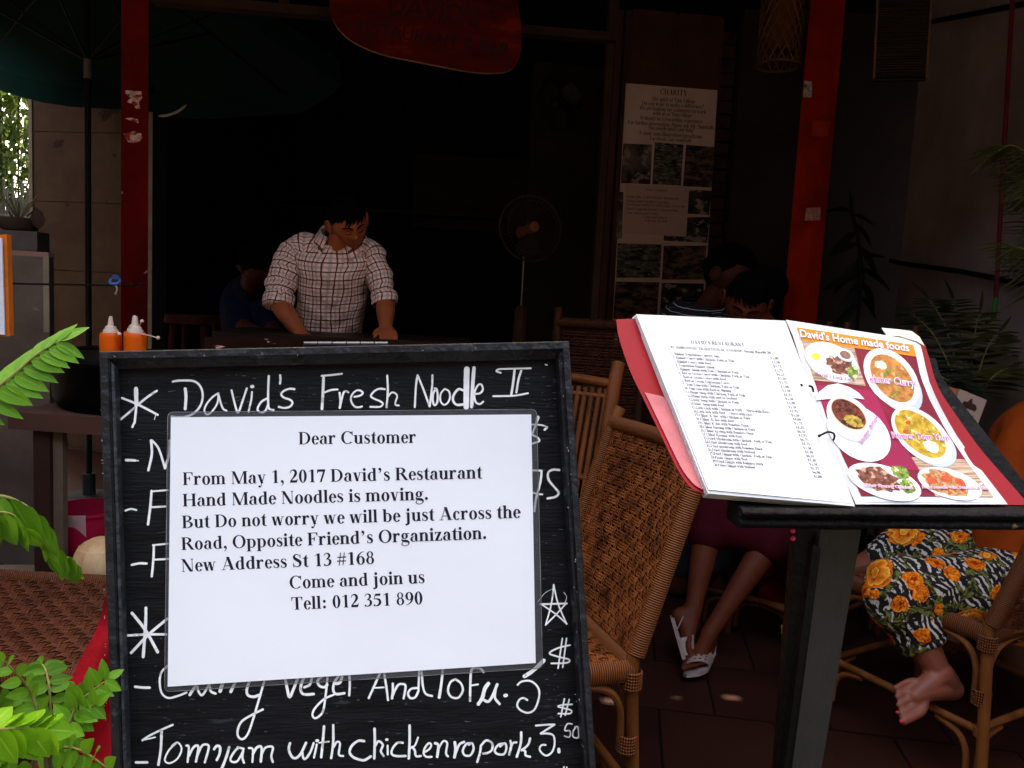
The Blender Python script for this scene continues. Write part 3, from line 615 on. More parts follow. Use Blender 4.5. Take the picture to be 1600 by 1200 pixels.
# sticker on the right post: its left face and front face
f1 = rax[0] * -1; f2 = rax[1] * -1
def rp(px, py, f): return onplane(px, py, V((pp2.x, pp2.y, 0)) + f * .0475, f)
stk = pm('worn white sticker', (.32, .26, .23), .7, .4, 60, spots=((.12, .05, .04), 45, .56))
MB().slab([rp(1257, 126, f1), rp(1269, 128, f1), rp(1268, 152, f1), rp(1255, 152, f1)], f1 * .001).build('sticker', stk, rpost, smooth=0)
MB().slab([rp(1260, 325, f2), rp(1282, 324, f2), rp(1281, 344, f2), rp(1257, 345, f2)], f2 * .001).build('sticker', pm('peeled paper', (.26, .10, .06), .8, .4, 60), rpost, smooth=0)
MB().slab([rp(1270, 188, f2), rp(1296, 189, f2), rp(1294, 213, f2), rp(1267, 213, f2)], f2 * .001).build('tape_band', pm('red tape', (.26, .016, .004), .5, .2), rpost, smooth=0)

# umbrella
uh = P(137, 92, 3.9)
um = thing('patio_umbrella', 'dark green canvas umbrella on a thin black pole at the upper left', 'umbrella', (uh.x, uh.y, 0))
MB().tube([(uh.x, uh.y, .05), (uh.x, uh.y, 2.78)], .0145, 12).build('pole', black_metal, um)
sl = P(136, 122, 3.9); MB().tube([(uh.x, uh.y, sl.z), (uh.x, uh.y, uh.z)], .0185, 12).build('sleeve', pale_metal if 0 else pm('dull grey plastic', (.12, .10, .08), .5, .2), um)
MB().lathe([(.24, .004), (.24, .05), (.2, .07), (.03, .09), (.03, .2)], (uh.x, uh.y, 0), 28).build('base', pm('grey concrete base', (.03, .03, .03), .9, .2), um)
cn = MB(); NR = 8; apex = V((uh.x, uh.y, 2.80)); RAD = 1.2; rows = []
for i in range(8):
    t = i / 7; row = []
    for j in range(NR * 6 + 1):
        a = 2 * pi * j / (NR * 6) + radians(10); fr = (j % 6) / 6; sag = sin(pi * fr)
        r = RAD * t * (1 - .055 * sag); z = 2.80 - .42 * t ** 1.15 - .035 * sag * t - .01 * sin(9 * a) * t
        row.append(V((uh.x + r * cos(a), uh.y + r * sin(a), z)))
    rows.append(row)
hem = [p + V((0, 0, -.11)) + (p - apex) * .01 for p in rows[-1]]
cn.sheet(rows); cn.sheet([rows[-1], hem]); cn.build('canopy', umb_cloth, um, smooth=60)
for j in range(NR):
    a = 2 * pi * j / NR + radians(10); e = V((cos(a), sin(a), 0))
    r = MB(); r.tube([apex + V((0, 0, -.012)), apex + e * (RAD * .5) + V((0, 0, -.012 - .42 * .5 ** 1.15)), apex + e * (RAD * .985) + V((0, 0, -.43))], .006, 6)
    ro = r.build('rib', black_metal, um)
    MB().tube([V((uh.x, uh.y, uh.z)) + e * .02, apex + e * (RAD * .55) + V((0, 0, -.02 - .42 * .55 ** 1.15))], .0055, 6).build('strut', black_metal, ro)

# unseen shop row, added behind the viewer to block the low sky
sf = thing('sky_block_row', 'unseen dark shop row added behind the viewer to block low sky', 'building', (0, -9, 0))
MB().box((0, -9.6, 4.6), (60, 1.2, 9.2)).build('wall', pm('dark blocker wall', (.035, .032, .03), .9, .3, 1), sf, smooth=0)
for k in range(12): MB().box((-27.5 + k * 5, -8.97, 1.4), (3.6, .06, 2.6)).build('shutter', pm('grey shutter', (.07, .07, .075), .6, .2, 3, .2, 8, (1, 1, 12)), sf, smooth=0)
MB().box((0, -8.7, 3.1), (60, .9, .12)).build('awning', pm('dull awning', (.05, .06, .05), .8, .3, 2), sf, smooth=0)

nwl = thing('sky_block_wall', 'unseen wall added outside the picture at the left to block low sky', 'wall', (-6.3, 1.2, 0))  # added out of view to keep low left sky off the interior
MB().box((-6.3, 1.2, 2.4), (.3, 14.4, 4.8)).build('wall', MATS['dark blocker wall'], nwl, smooth=0)
MB().box((-6.3, 1.2, 4.85), (.42, 14.5, .1)).build('coping', pm('grey coping', (.08, .08, .075), .9, .2), nwl, smooth=0)
# ================================================================ the A-frame board
bU, bV = cv(1, .045, .2).normalized(), cv(-.06, .996, .065).normalized()
bN = bU.cross(bV).normalized(); bV = bN.cross(bU).normalized()
bP0 = P(540, 800, .93)
def bd_(px, py, off=0): return onplane(px, py, bP0 + bN * off, bN)
bw = thing('sandwich_board', 'black wooden sandwich board with white handwritten menu lines, standing at the front', 'menu board', (bP0.x, bP0.y + .15, 0))
BL, BR = (201, 2050), (985, 2050)     # lower end of the frame, out of the picture
MB().slab([bd_(170, 565), bd_(875, 550), bd_(960, 2040), bd_(205, 2040)], -bN * .012).build('panel', board_paint, bw, smooth=0)
fr = MB()
def rail(oa, ob, ia, ib, prof):
    """mitred moulding from outer edge (oa-ob) to inner edge (ia-ib); prof = [(share across, height)]"""
    A = [bd_(*lerp(V(oa), V(ia), t), h) for t, h in prof]; B = [bd_(*lerp(V(ob), V(ib), t), h) for t, h in prof]
    n = len(A); fr.add(A + B, [(i, i + 1, n + i + 1, n + i) for i in range(n - 1)])
tl_, tr_ = (155, 549), (889, 533); itl, itr = (186, 577), (867, 562)
PT = [(0, -.013), (0, .016), (.05, .0195), (.4, .0195), (.47, .017), (.97, .008), (1, .0005)]
PS = [(0, -.013), (0, .016), (.06, .0195), (.42, .0195), (.47, .017), (.53, .017), (.6, .0185), (.75, .0165), (.95, .009), (1, .0005)]
rail(tl_, tr_, itl, itr, PT)
rail(BL, tl_, (230, 2000), itl, PS); rail(tr_, BR, itr, (960, 2000), PS)
rail(BR, BL, (960, 2000), (230, 2000), PT)
fr.build('frame', black_paint, bw, smooth=30)
# legs below the frame and the rear prop with its hinge
for x0, x1 in ((201, 240), (945, 985)):
    a, b = bd_(x0, 2040, 0), bd_(x1, 2040, 0); k = -a.z + .0; g = V((0, -.02, -1)); s = (a.z) / 1.0
    MB().slab([a, b, b + g * b.z, a + g * a.z], -bN * .02).build('leg', black_paint, bw, smooth=0)
rh = [P(319, 526, 1.0), P(733, 535, 1.07), P(733, 548, 1.03), P(319, 549, .96)]
rp_m = pm('flaking brown paint', (.0032, .0013, .0011), .95, .3, 8, .1, 60, spec=.0, spots=((.09, .055, .05), 30, .665))
rb = MB(); dn = V((0, .42, -.9)).normalized()
rb.slab([rh[0], rh[1], rh[2] + V((0, 0, 0)), rh[3]], V((0, 0, -.014)))
e0, e1 = rh[0] + V((0, .004, -.016)), rh[1] + V((0, .004, -.016))
rb.slab([e0, e1, e1 + dn * (e1.z / .9), e0 + dn * (e0.z / .9)], V((0, .012, .003)))
rb.build('rear_panel', rp_m, bw, smooth=0)
hg = MB(); ha, hb = P(474, 538, .972), P(606, 538, 1.0)
hm = pm('dull hinge steel', (.05, .055, .065), .4, .2, 20, metallic=.7)
for k in range(6):
    hg.tube([lerp(ha, hb, k / 6 + .006), lerp(ha, hb, (k + 1) / 6 - .006)], .0033, 10)
hg.build('hinge', hm, bw)

# handwriting: pen strokes, grouped by the corner and scale they were measured in
HW = [
 ((160, 540, 8), [([(420, 540), (422, 600), (425, 740)], 52), ([(425, 740), (415, 850), (402, 965)], 30), ([(245, 655), (330, 688), (430, 730), (560, 795), (690, 865)], 28), ([(680, 565), (560, 645), (450, 735), (340, 830), (225, 925)], 28), ([(395, 970), (375, 1018)], 26), ([(665, 870), (650, 925)], 9),
   ([(1035, 540), (1045, 640), (1035, 790)], 38), ([(880, 450), (960, 437), (1120, 440), (1200, 480), (1245, 560), (1252, 660), (1220, 760), (1150, 840), (1060, 885), (960, 895), (865, 885)], 27),
   ([(1450, 595), (1380, 640), (1310, 720), (1275, 800), (1290, 850), (1330, 855), (1390, 800), (1440, 710), (1450, 600)], 23), ([(1455, 620), (1480, 720), (1510, 790), (1550, 812)], 24)]),
 ((340, 540, 8), [([(175, 560), (205, 690), (240, 815), (265, 825), (310, 700), (365, 535)], 26), ([(430, 580), (420, 680), (385, 830)], 24), ([(428, 512), (438, 512)], 44),
   ([(620, 660), (550, 700), (505, 770), (505, 815), (550, 835), (600, 810), (630, 740)], 26), ([(640, 380), (632, 560), (635, 760), (665, 800), (700, 805)], 27), ([(782, 370), (785, 420), (780, 475)], 27),
   ([(960, 545), (900, 540), (830, 565), (795, 610), (830, 650), (910, 680), (935, 720), (900, 765), (830, 780), (765, 765)], 26),
   ([(1325, 380), (1318, 560), (1305, 790)], 34), ([(1300, 378), (1400, 370), (1555, 352)], 24), ([(1325, 590), (1420, 555), (1500, 548)], 24)]),
 ((520, 540, 8), [([(85, 590), (95, 700), (85, 780)], 26), ([(88, 780), (130, 600), (165, 570), (195, 585)], 26), ([(270, 640), (340, 625), (375, 595), (350, 565), (300, 560), (250, 600), (225, 660), (240, 720), (280, 765), (330, 770), (365, 760)], 24),
   ([(650, 545), (580, 540), (520, 570), (475, 630), (520, 665), (600, 700), (625, 730), (590, 765), (470, 765)], 24), ([(680, 375), (688, 560), (672, 770)], 26), ([(690, 640), (730, 590), (770, 590), (805, 630), (785, 700), (785, 740), (825, 748)], 22),
   ([(1060, 370), (1040, 500), (1025, 770)], 25), ([(1060, 370), (1130, 540), (1210, 760)], 25), ([(1245, 370), (1240, 520), (1212, 760)], 25), ([(1290, 540), (1255, 600), (1250, 690), (1270, 745), (1300, 720), (1312, 640), (1300, 550), (1275, 535)], 26),
   ([(1400, 540), (1350, 600), (1345, 690), (1390, 740), (1440, 710), (1465, 640), (1450, 570), (1400, 540)], 22)]),
 ((700, 540, 8), [([(190, 560), (130, 545), (70, 620), (65, 690), (110, 740), (190, 735)], 30), ([(235, 295), (230, 520), (228, 765)], 72), ([(325, 278), (310, 480), (296, 765)], 44), ([(330, 605), (400, 595), (435, 550), (420, 490), (380, 490), (340, 560), (330, 640), (350, 710), (400, 730), (440, 700)], 24),
   ([(660, 340), (605, 320), (640, 295), (760, 290), (1035, 283)], 22), ([(832, 310), (815, 460), (790, 620)], 30), ([(915, 315), (880, 430), (855, 585)], 26), ([(565, 632), (720, 630), (840, 625), (1000, 595)], 22), ([(1215, 236), (1240, 244)], 16)]),
 ((780, 640, 10), [([(605, 120), (575, 230), (520, 370)], [50, 34, 30]), ([(490, 232), (650, 240), (752, 272)], 26), ([(745, 278), (710, 315)], 36), ([(515, 395), (590, 430), (630, 480), (600, 505), (500, 535)], 30), ([(480, 948), (575, 950), (660, 955)], 30)]),
 ((800, 540, 4), [([(185, 784), (178, 850), (160, 920), (148, 970), (140, 1035)], 14), ([(115, 912), (150, 925), (190, 930)], 11), ([(295, 778), (255, 776), (226, 795), (230, 840), (270, 890), (292, 920), (272, 945), (222, 955)], 14)]),
 ((800, 840, 3.3325), [([(217, 245), (205, 345), (175, 455)], 8), ([(217, 245), (240, 345), (285, 450)], 8), ([(148, 347), (285, 343)], 9), ([(150, 345), (230, 400), (285, 450)], 8), ([(280, 345), (230, 400), (175, 455)], 8), ([(270, 285), (285, 310), (275, 340)], 3), ([(135, 335), (170, 290), (210, 268)], 2),
   ([(302, 560), (240, 575), (195, 602), (240, 620), (297, 635), (285, 652), (205, 655)], 9), ([(262, 525), (240, 680)], 8), ([(284, 525), (264, 675)], 8), ([(165, 640), (135, 670), (100, 700), (65, 722)], 20)]),
 ((170, 660, 4.615), [([(125, 272), (170, 273), (213, 277)], [20, 18, 9]), ([(305, 130), (310, 230), (285, 345)], 18), ([(310, 130), (360, 190), (405, 330)], 16), ([(440, 130), (435, 230), (405, 330)], 18), ([(120, 636), (160, 624), (198, 632)], 14), ([(308, 495), (300, 600), (283, 735)], 18), ([(305, 498), (425, 488)], 13), ([(305, 612), (408, 606)], 14),
   ([(165, 1028), (220, 1016), (272, 1018)], 17), ([(325, 885), (322, 980), (310, 1110)], 17), ([(318, 885), (425, 875)], 13), ([(325, 990), (440, 984)], 14)]),
 ((0, 900, 4), [([(912, 200), (910, 300), (895, 505)], 19), ([(825, 232), (910, 340), (985, 475)], 19), ([(1045, 268), (930, 365), (820, 480)], 17), ([(800, 372), (920, 365), (1040, 365)], 15), ([(845, 692), (890, 697), (935, 698)], 16), ([(1050, 560), (1010, 600), (998, 660), (1010, 730), (1050, 762), (1110, 750), (1165, 728)], 13),
   ([(890, 1027), (930, 1000), (1000, 965), (1080, 930)], 13), ([(895, 1025), (970, 1008)], 9), ([(1010, 965), (1005, 1080), (990, 1180)], 16), ([(1100, 1045), (1055, 1090), (1030, 1150), (1060, 1170), (1110, 1140), (1135, 1080), (1110, 1040), (1075, 1062)], 11), ([(850, 1165), (920, 1165)], 15)]),
 ((240, 1040, 8), [([(540, 235), (500, 290), (452, 365)], 34), ([(545, 240), (560, 320), (600, 370), (640, 330), (690, 240)], 28), ([(700, 240), (715, 320), (775, 350)], 30), ([(865, 215), (830, 320)], 42), ([(1020, 210), (965, 325)], 38), ([(1200, 195), (1165, 300), (1180, 370), (1250, 390), (1310, 370)], 34), ([(1385, 190), (1330, 380), (1250, 650), (1180, 850), (1110, 920), (1055, 880), (1055, 790), (1110, 690), (1260, 600), (1365, 548)], 28),
   ([(410, 1000), (440, 1020), (425, 1205)], 26), ([(440, 1130), (500, 1020), (560, 1015), (530, 1200)], 30), ([(545, 1130), (600, 1010), (650, 985), (690, 1020), (640, 1210)], 28), ([(755, 1045), (790, 1005), (830, 1020), (825, 1100), (790, 1180)], 32), ([(945, 1020), (920, 1110), (880, 1220), (850, 1290)], 34), ([(1125, 1040), (1060, 1030), (1000, 1090), (960, 1170), (990, 1205), (1050, 1190), (1115, 1080)], 28), ([(1120, 1060), (1110, 1150), (1130, 1215)], 28), ([(1050, 1020), (1058, 1022)], 30),
   ([(1190, 1030), (1240, 1050), (1235, 1205)], 26), ([(1240, 1110), (1290, 1025), (1350, 1025), (1340, 1200)], 32), ([(1350, 1110), (1400, 1025), (1490, 1020), (1472, 1130), (1490, 1205)], 28)]),
 ((420, 1040, 8), [([(205, 160), (230, 290), (260, 395), (310, 290), (365, 150)], 36), ([(445, 270), (510, 240), (540, 150)], 32), ([(440, 150), (405, 240), (400, 310), (440, 360), (560, 355)], 34), ([(660, 140), (610, 190), (630, 250), (690, 270), (730, 240)], 32), ([(735, 130), (715, 330), (680, 560), (620, 640), (570, 655), (545, 610), (580, 530), (690, 420), (810, 365)], 27), ([(840, 225), (890, 210), (915, 140)], 36), ([(870, 135), (820, 210), (805, 300), (840, 355), (945, 345)], 32),
   ([(1008, 110), (1012, 250), (1005, 372)], 28), ([(1390, 95), (1320, 250), (1250, 405)], 28), ([(1440, 85), (1470, 270), (1490, 430)], 28), ([(1300, 280), (1440, 272)], 20), ([(265, 970), (250, 1050), (290, 1140), (340, 1155), (400, 1100), (465, 965)], 32), ([(420, 1080), (430, 1150), (460, 1165), (520, 1080), (560, 970)], 28), ([(600, 985), (565, 1150)], 27), ([(600, 938), (610, 938)], 38), ([(690, 760), (675, 960), (655, 1145)], 32), ([(630, 965), (750, 950)], 20), ([(805, 745), (805, 960), (780, 1155)], 30), ([(810, 1020), (850, 955), (890, 975), (875, 1110), (930, 1130)], 26),
   ([(1190, 945), (1120, 940), (1040, 1000), (1010, 1080), (1050, 1140), (1130, 1175), (1200, 1180), (1275, 1135)], 32), ([(1322, 790), (1325, 950), (1318, 1160)], 32), ([(1330, 1010), (1370, 945), (1425, 990), (1400, 1070), (1435, 1130)], 27), ([(1485, 1000), (1487, 1110)], 25), ([(1470, 925), (1480, 925)], 34)]),
 ((600, 1040, 8), [([(110, 225), (110, 320), (100, 410)], 30), ([(110, 370), (170, 250), (230, 230), (270, 260), (245, 410)], 28), ([(420, 280), (340, 290), (300, 350), (330, 405), (390, 395), (430, 320)], 28), ([(440, 60), (430, 320)], 26), ([(470, 60), (485, 250), (520, 350), (600, 380)], 27), ([(735, 40), (720, 200), (690, 398)], [26, 32, 36]), ([(890, 170), (830, 210), (800, 310), (840, 390), (930, 400), (985, 310), (960, 220), (890, 170)], 28), ([(1245, 80), (1200, 35), (1120, 30), (1085, 100), (1075, 440)], 30), ([(1080, 250), (1175, 235)], 24),
   ([(1305, 225), (1260, 290), (1230, 400), (1180, 480)], 46), ([(1250, 430), (1300, 450), (1350, 390), (1415, 235)], 34), ([(1395, 300), (1385, 400), (1445, 480)], 32), ([(1512, 375), (1528, 372)], 42), ([(235, 965), (170, 965), (110, 1030), (95, 1100), (150, 1130), (270, 1130)], 28), ([(320, 750), (320, 950), (310, 1160)], 32), ([(425, 900), (385, 1000), (325, 1035)], 24), ([(350, 1015), (385, 1060), (400, 1130), (460, 1130)], 28), ([(510, 1080), (570, 1040), (590, 990), (560, 970), (510, 1030), (495, 1100), (530, 1140), (595, 1140)], 26),
   ([(640, 970), (680, 1000), (665, 1140)], 34), ([(680, 1040), (740, 945), (790, 970), (775, 1090), (800, 1135)], 26), ([(885, 960), (895, 1050), (880, 1145)], 36), ([(890, 1110), (940, 990), (1000, 955)], 30), ([(1090, 970), (1030, 980), (985, 1060), (1010, 1120), (1080, 1120), (1120, 1040), (1100, 970), (1060, 990)], 28), ([(1210, 1000), (1200, 1090), (1165, 1205)], 28), ([(1220, 990), (1280, 935), (1350, 970), (1350, 1050), (1300, 1090), (1240, 1100)], 28), ([(1500, 975), (1430, 990), (1385, 1060), (1420, 1105), (1500, 1105), (1530, 1030), (1510, 970), (1450, 1010)], 28)]),
 ((760, 1050, 8), [([(300, 860), (310, 930), (285, 1030)], 28), ([(300, 960), (330, 890), (375, 880)], 28), ([(435, 755), (430, 890), (380, 1060)], 30), ([(545, 830), (520, 910), (440, 980)], 28), ([(445, 970), (485, 990), (490, 1040), (545, 1060)], 28), ([(620, 670), (740, 660), (850, 655)], 24), ([(850, 658), (680, 768)], 26), ([(680, 770), (780, 770), (840, 800), (852, 900), (820, 1000), (750, 1045), (690, 1010), (665, 960), (690, 915), (740, 912)], 24), ([(905, 965), (907, 998)], 40),
   ([(1070, 650), (1010, 650), (980, 730), (1040, 735), (1050, 780), (1030, 815), (975, 800)], 18), ([(1120, 690), (1085, 740), (1085, 810), (1150, 815), (1145, 690), (1105, 690)], 18), ([(1070, 405), (960, 410), (895, 430), (960, 450), (1060, 480), (1040, 520), (900, 520)], 21), ([(975, 335), (930, 560)], 20), ([(1035, 345), (985, 540)], 20), ([(390, 160), (440, 120), (540, 110), (620, 160), (660, 240), (650, 350), (600, 470), (520, 510), (430, 480), (385, 420), (410, 350), (460, 325), (510, 350)], 25), ([(970, 1185), (945, 1290)], 20), ([(1005, 1190), (985, 1280)], 20)]),
]
k = 0
for (ox, oy, sc), strokes in HW:
    ch = MB()
    for pts, wd in strokes:
        k += 1
        v2, fs = stroke2d([(ox + x / sc, oy + y / sc) for x, y in pts], [q / sc for q in wd] if isinstance(wd, list) else wd / sc, jit=.12, smooth=len(pts) > 2)
        ch.add([bd_(p.x, p.y, .0002 + k * .0000025) for p in v2], fs)
    ch.build('handwriting', white_marker, bw, smooth=0)
# chalk smears and knocks: small flecks of pale wear on the panel
fl = MB()
for _ in range(260):
    x, y = random.uniform(200, 870), random.choice((random.uniform(585, 640), random.uniform(1050, 1195), random.uniform(600, 1190)))
    x = random.uniform(845, 880) if random.random() < .25 else x
    l = random.uniform(1, 7); v2, fs = stroke2d([(x, y), (x + l, y - random.uniform(-.3, .5))], random.uniform(.35, 1.0), smooth=False)
    fl.add([bd_(p.x, p.y, .0001) for p in v2], fs)
fl.build('paint_flecks', pm('pale scuff', (.10, .10, .105), .8, .3), bw, smooth=0)
# chips of paint missing from the frame edges
cp = MB()
for _ in range(46):
    t = random.random(); s = random.random()
    if s < .4: x, y = lerp(158, 168, t) - 1, lerp(580, 1190, t)
    elif s < .7: x, y = lerp(879, 905, t) + random.uniform(-3, 8), lerp(560, 1190, t)
    else: x, y = lerp(160, 880, t), lerp(553, 537, t) + random.uniform(0, 8)
    v2, fs = stroke2d([(x, y), (x + random.uniform(-1, 1.5), y + random.uniform(-.5, 3))], random.uniform(.5, 1.3), smooth=False)
    cp.add([bd_(p.x, p.y, .0203) for p in v2], fs)
cp.build('paint_chips', pm('bare chip', (.26, .25, .25), .8, .4), bw, smooth=0)

# ================================================================ laminated notice on the board
no = thing('laminated_notice', 'white laminated notice with bold black serif text, taped onto the black board', 'notice', bd_(550, 860, .002))
lam = film('laminate film', (.16, .16, .18), .80, .12)
pb_m = white_paper
wv_ = lambda x, y: .0027 + .0007 * sin(x * .013 + y * .009) + .0004 * sin(y * .021 - x * .006)
PC = [(267, 652), (830, 647.5), (837, 1036), (262, 1073)]
def npt(s, t, off):
    a, b = lerp(V(PC[0]), V(PC[1]), s), lerp(V(PC[3]), V(PC[2]), s); q = lerp(a, b, t)
    return bd_(q.x, q.y, off + wv_(q.x, q.y))
pp = MB(); NG = 28
pp.sheet([[npt(i / NG, j / NG, 0) for i in range(NG + 1)] for j in range(NG + 1)])
pp.build('paper', white_paper, no, smooth=60)
def rrect(c, r, n=5):
    out = []
    for i in range(4):
        p0, p1, p2 = V(c[i - 1]), V(c[i]), V(c[(i + 1) % 4]); a = p1 + (p0 - p1).normalized() * r; b = p1 + (p2 - p1).normalized() * r
        out += [(1 - t) ** 2 * a + 2 * t * (1 - t) * p1 + t * t * b for t in [q / n for q in range(n + 1)]]
    return out
LC = [(262, 644), (838.5, 639.5), (848, 1044), (257, 1081)]
lm = MB(); lm.slab([bd_(q.x, q.y, .0009) for q in rrect(LC, 9)][::-1], bN * .0003); lm.build('film', lam, no, smooth=0)
fe = MB(); rr_c = rrect(LC, 9); v2, fs = stroke2d([tuple(q) for q in rr_c + rr_c[:1]], .9, caps=False, smooth=False); fe.add([bd_(p.x, p.y, .0014) for p in v2], fs); fe.build('edge_highlight', pm('film edge highlight', (.17, .17, .18), .3, .5, 25, spec=.4), no, smooth=0)  # pale line drawn round the film as its edge highlight
tx = MB(); nm = lambda x, y, k: bd_(x, y, wv_(x, y) + .00012 + k * 4e-7)
NT = [("Dear Customer", (466, 694.5), (651, 692), 29.5), ("From May 1, 2017 David\u2019s Restaurant", (285, 758), (754, 747.5), 30), ("Hand Made Noodles is moving.", (285, 791.5), (670, 781), 30), ("But Do not worry we will be just Across the", (284, 825.5), (814, 809), 30),
      ("Road, Opposite Friend\u2019s Organization.", (283, 859.5), (761, 842), 30), ("New Address St 13 #168", (283, 893.5), (586, 881), 30), ("Come and join us", (452, 920), (664.5, 911), 30), ("Tell: 012 351 890", (455, 953), (661.5, 944), 30)]
for s, a, b, em in NT: put_text(tx, nm, s, a, b, em)
tx.build('lettering', ink, no, smooth=0)

# ================================================================ red cloth beside the board
ct = MB(); rows = []
ctl = [(168, 915), (163, 945), (150, 985), (128, 1025), (107, 1068), (104, 1110), (70, 1150), (46, 1195), (30, 1260), (20, 1340)]
for i, (x, y) in enumerate(ctl):
    rows.append([P(lerp(x, 330, j / 12), y + 4 * sin(j), 1.06 + .012 * sin(j * 1.3 + i * .5) + .006 * sin(i * 1.7 + j * .4)) for j in range(13)])
ct.sheet(rows); ct.sheet([[p + V((0, .004, 0)) for p in r] for r in rows])
tag(ct.build('red_cloth', pm('crimson cloth', (.40, .006, .014), .9, .2, 5, .2, 90), smooth=60, origin=rows[-1][6]), 'crimson cloth hanging behind the left edge of the black board', 'cloth')
# ================================================================ black menu stand and the open menu on it
A_ = Matrix(((1, 1100, 775), (1, 1600, 790), (1, 1100, 495))).inverted() @ V((1 / .985, 1 / 1.03, 1 / 1.14))
def md_(px, py, off=0):
    """point on the stand's sloping top, raised by off towards the reader"""
    return P(px, py, 1 / (A_[0] + A_[1] * px + A_[2] * py) - off)
mn = (md_(1600, 790) - md_(1100, 775)).cross(md_(1100, 495) - md_(1100, 775)).normalized()
foot = P(1290, 1000, 1.12)
stand = thing('menu_stand', 'black painted wooden menu stand holding the open red menu', 'menu stand', (foot.x, foot.y, 0))
worn = pm('worn black paint', (.005, .005, .005), .55, .4, 12, .6, 70, spec=.07, spots=((.16, .10, .06), 34, .70))
MB().slab([md_(1030, 520, -.004), md_(1462, 560, -.004), md_(1470, 588, -.004), md_(1642, 806, -.004), md_(1168, 803, -.004)], -mn * .016).build('top_board', worn, stand, smooth=0)
lip = MB(); la, lb = P(1158, 800, .962), P(1668, 805, 1.005); lx = (lb - la).normalized(); ly = V((-lx.y, lx.x, 0)).normalized(); lz = lx.cross(ly)
def mould(z0, z1, y0, y1):
    n = 8; prof = [(y1, z0)] + [(y0 + (y1 - y0) * .12 * (1 - sin(pi * k / n)), lerp(z0, z1, k / n)) for k in range(n + 1)] + [(y1, z1)]
    lip.slab([la + ly * y + lz * z for y, z in prof], (lb - la))
mould(-.006, .0045, -.006, .045); mould(-.0205, -.0085, -.002, .045); lip.slab([la + ly * y + lz * z for y, z in ((.004, -.0085), (.045, -.0085), (.045, -.006), (.004, -.006))], (lb - la))
lip.build('ledge', worn, stand, smooth=50)
po = MB(); tl0, tr0, br0, bl0 = P(1282, 828, 1.055), P(1346, 828, 1.085), P(1284, 1198, 1.175), P(1237, 1198, 1.15)
def ext(a, b): return a + (b - a) * ((a.z - .03) / (a.z - b.z))
fl_, fr_ = ext(tl0, bl0), ext(tr0, br0)
grey_paint = pm('dark grey paint', (.034, .031, .027), .6, .15, 8, .12, 60)
po.slab([tl0, tr0, fr_, fl_], V((-.01, .035, 0))); po.build('post', grey_paint, stand, smooth=0)
sd_ = MB(); s0, s1, s2, s3 = P(1243, 826, 1.075), P(1281.5, 826, 1.06), P(1236.5, 1198, 1.155), P(1214, 1198, 1.17)
sd_.slab([s0, s1, ext(s1, s2), ext(s0, s3)], V((0, .02, 0)))
s4, s5 = P(1271, 850, 1.046), P(1283, 856, 1.05); e4, e5 = P(1226, 1198, 1.146), P(1238, 1198, 1.146)
sd_.slab([s4, s5, ext(s5, e5), ext(s4, e4)], V((-.002, .012, 0)))
sd_.build('side_batten', pm('satin black paint', (.004, .004, .004), .35, .3, 10, .3, 50), stand, smooth=0)
MB().box((foot.x - .05, foot.y + .03, .016), (.42, .34, .03)).build('foot', worn, stand, smooth=0)

menu = thing('open_menu', 'open red ring binder menu with a white price list page and a dish picture page', 'menu', md_(1335, 780, .005))
red_cover = pm('red plastic cover', (.26, .006, .010), .45, .12, 4, .06, 30, spec=.14)
def strip(L, Rr, off_l, off_r, th, n=6):
    """a bent sheet between two edge lines, with thickness"""
    rows = [[md_(lerp(a[0], b[0], i / n), lerp(a[1], b[1], i / n), lerp(off_l, off_r, i / n)) for i in range(n + 1)] for a, b in zip(L, Rr)]
    mb = MB(); mb.sheet(rows); mb.sheet([[p - mn * th for p in r][::-1] for r in rows])
    rim = [r[0] for r in rows] + rows[-1][1:] + [r[-1] for r in rows[::-1]][1:] + rows[0][::-1][1:]
    mb.sheet([rim, [p - mn * th for p in rim]]); return mb
cl_ = [(963, 499), (966, 522), (975, 553), (988, 587), (1008, 628), (1030, 674), (1052, 720), (1066, 745), (1082, 764), (1106, 773)]
cr_ = [(1010, 497), (1017, 522), (1030, 553), (1045, 587), (1060, 628), (1078, 674), (1097, 720), (1106, 745), (1112, 764), (1118, 776)]
strip(crom(cl_, 3), crom(cr_, 3), .009, .006, .0016).build('cover', red_cover, menu, smooth=50)
tr_l = [(1007, 613), (1012, 622), (1034, 668), (1056, 714), (1069, 738), (1086, 758), (1101, 766)]
tr_r = [(1034, 619), (1042, 626), (1060, 660), (1078, 700), (1090, 728), (1098, 748), (1104, 766)]
strip(crom(tr_l, 3), crom(tr_r, 3), .0105, .0095, .0006).build('torn_pocket', pm('torn pink lining', (.50, .15, .16), .6, .15, 14, .2, 30), menu, smooth=50)
rl_ = [(1400, 534), (1412, 560), (1430, 605), (1458, 650), (1492, 705), (1532, 760), (1548, 789)]
rr_ = [(1446, 540), (1452, 560), (1466, 605), (1495, 650), (1535, 705), (1583, 760), (1608, 789)]
strip(crom(rl_, 4), crom(rr_, 4), .006, .004, .0016).build('cover', red_cover, menu, smooth=50)
# spine between the pages
strip([(1226, 505), (1280, 640), (1330, 795)], [(1238, 505), (1296, 640), (1342, 795)], .004, .004, .0016).build('spine', red_cover, menu, smooth=50)
sleeve_m = pm('clear pocket edge', (.50, .50, .50), .3, .12, 14, spec=.5)
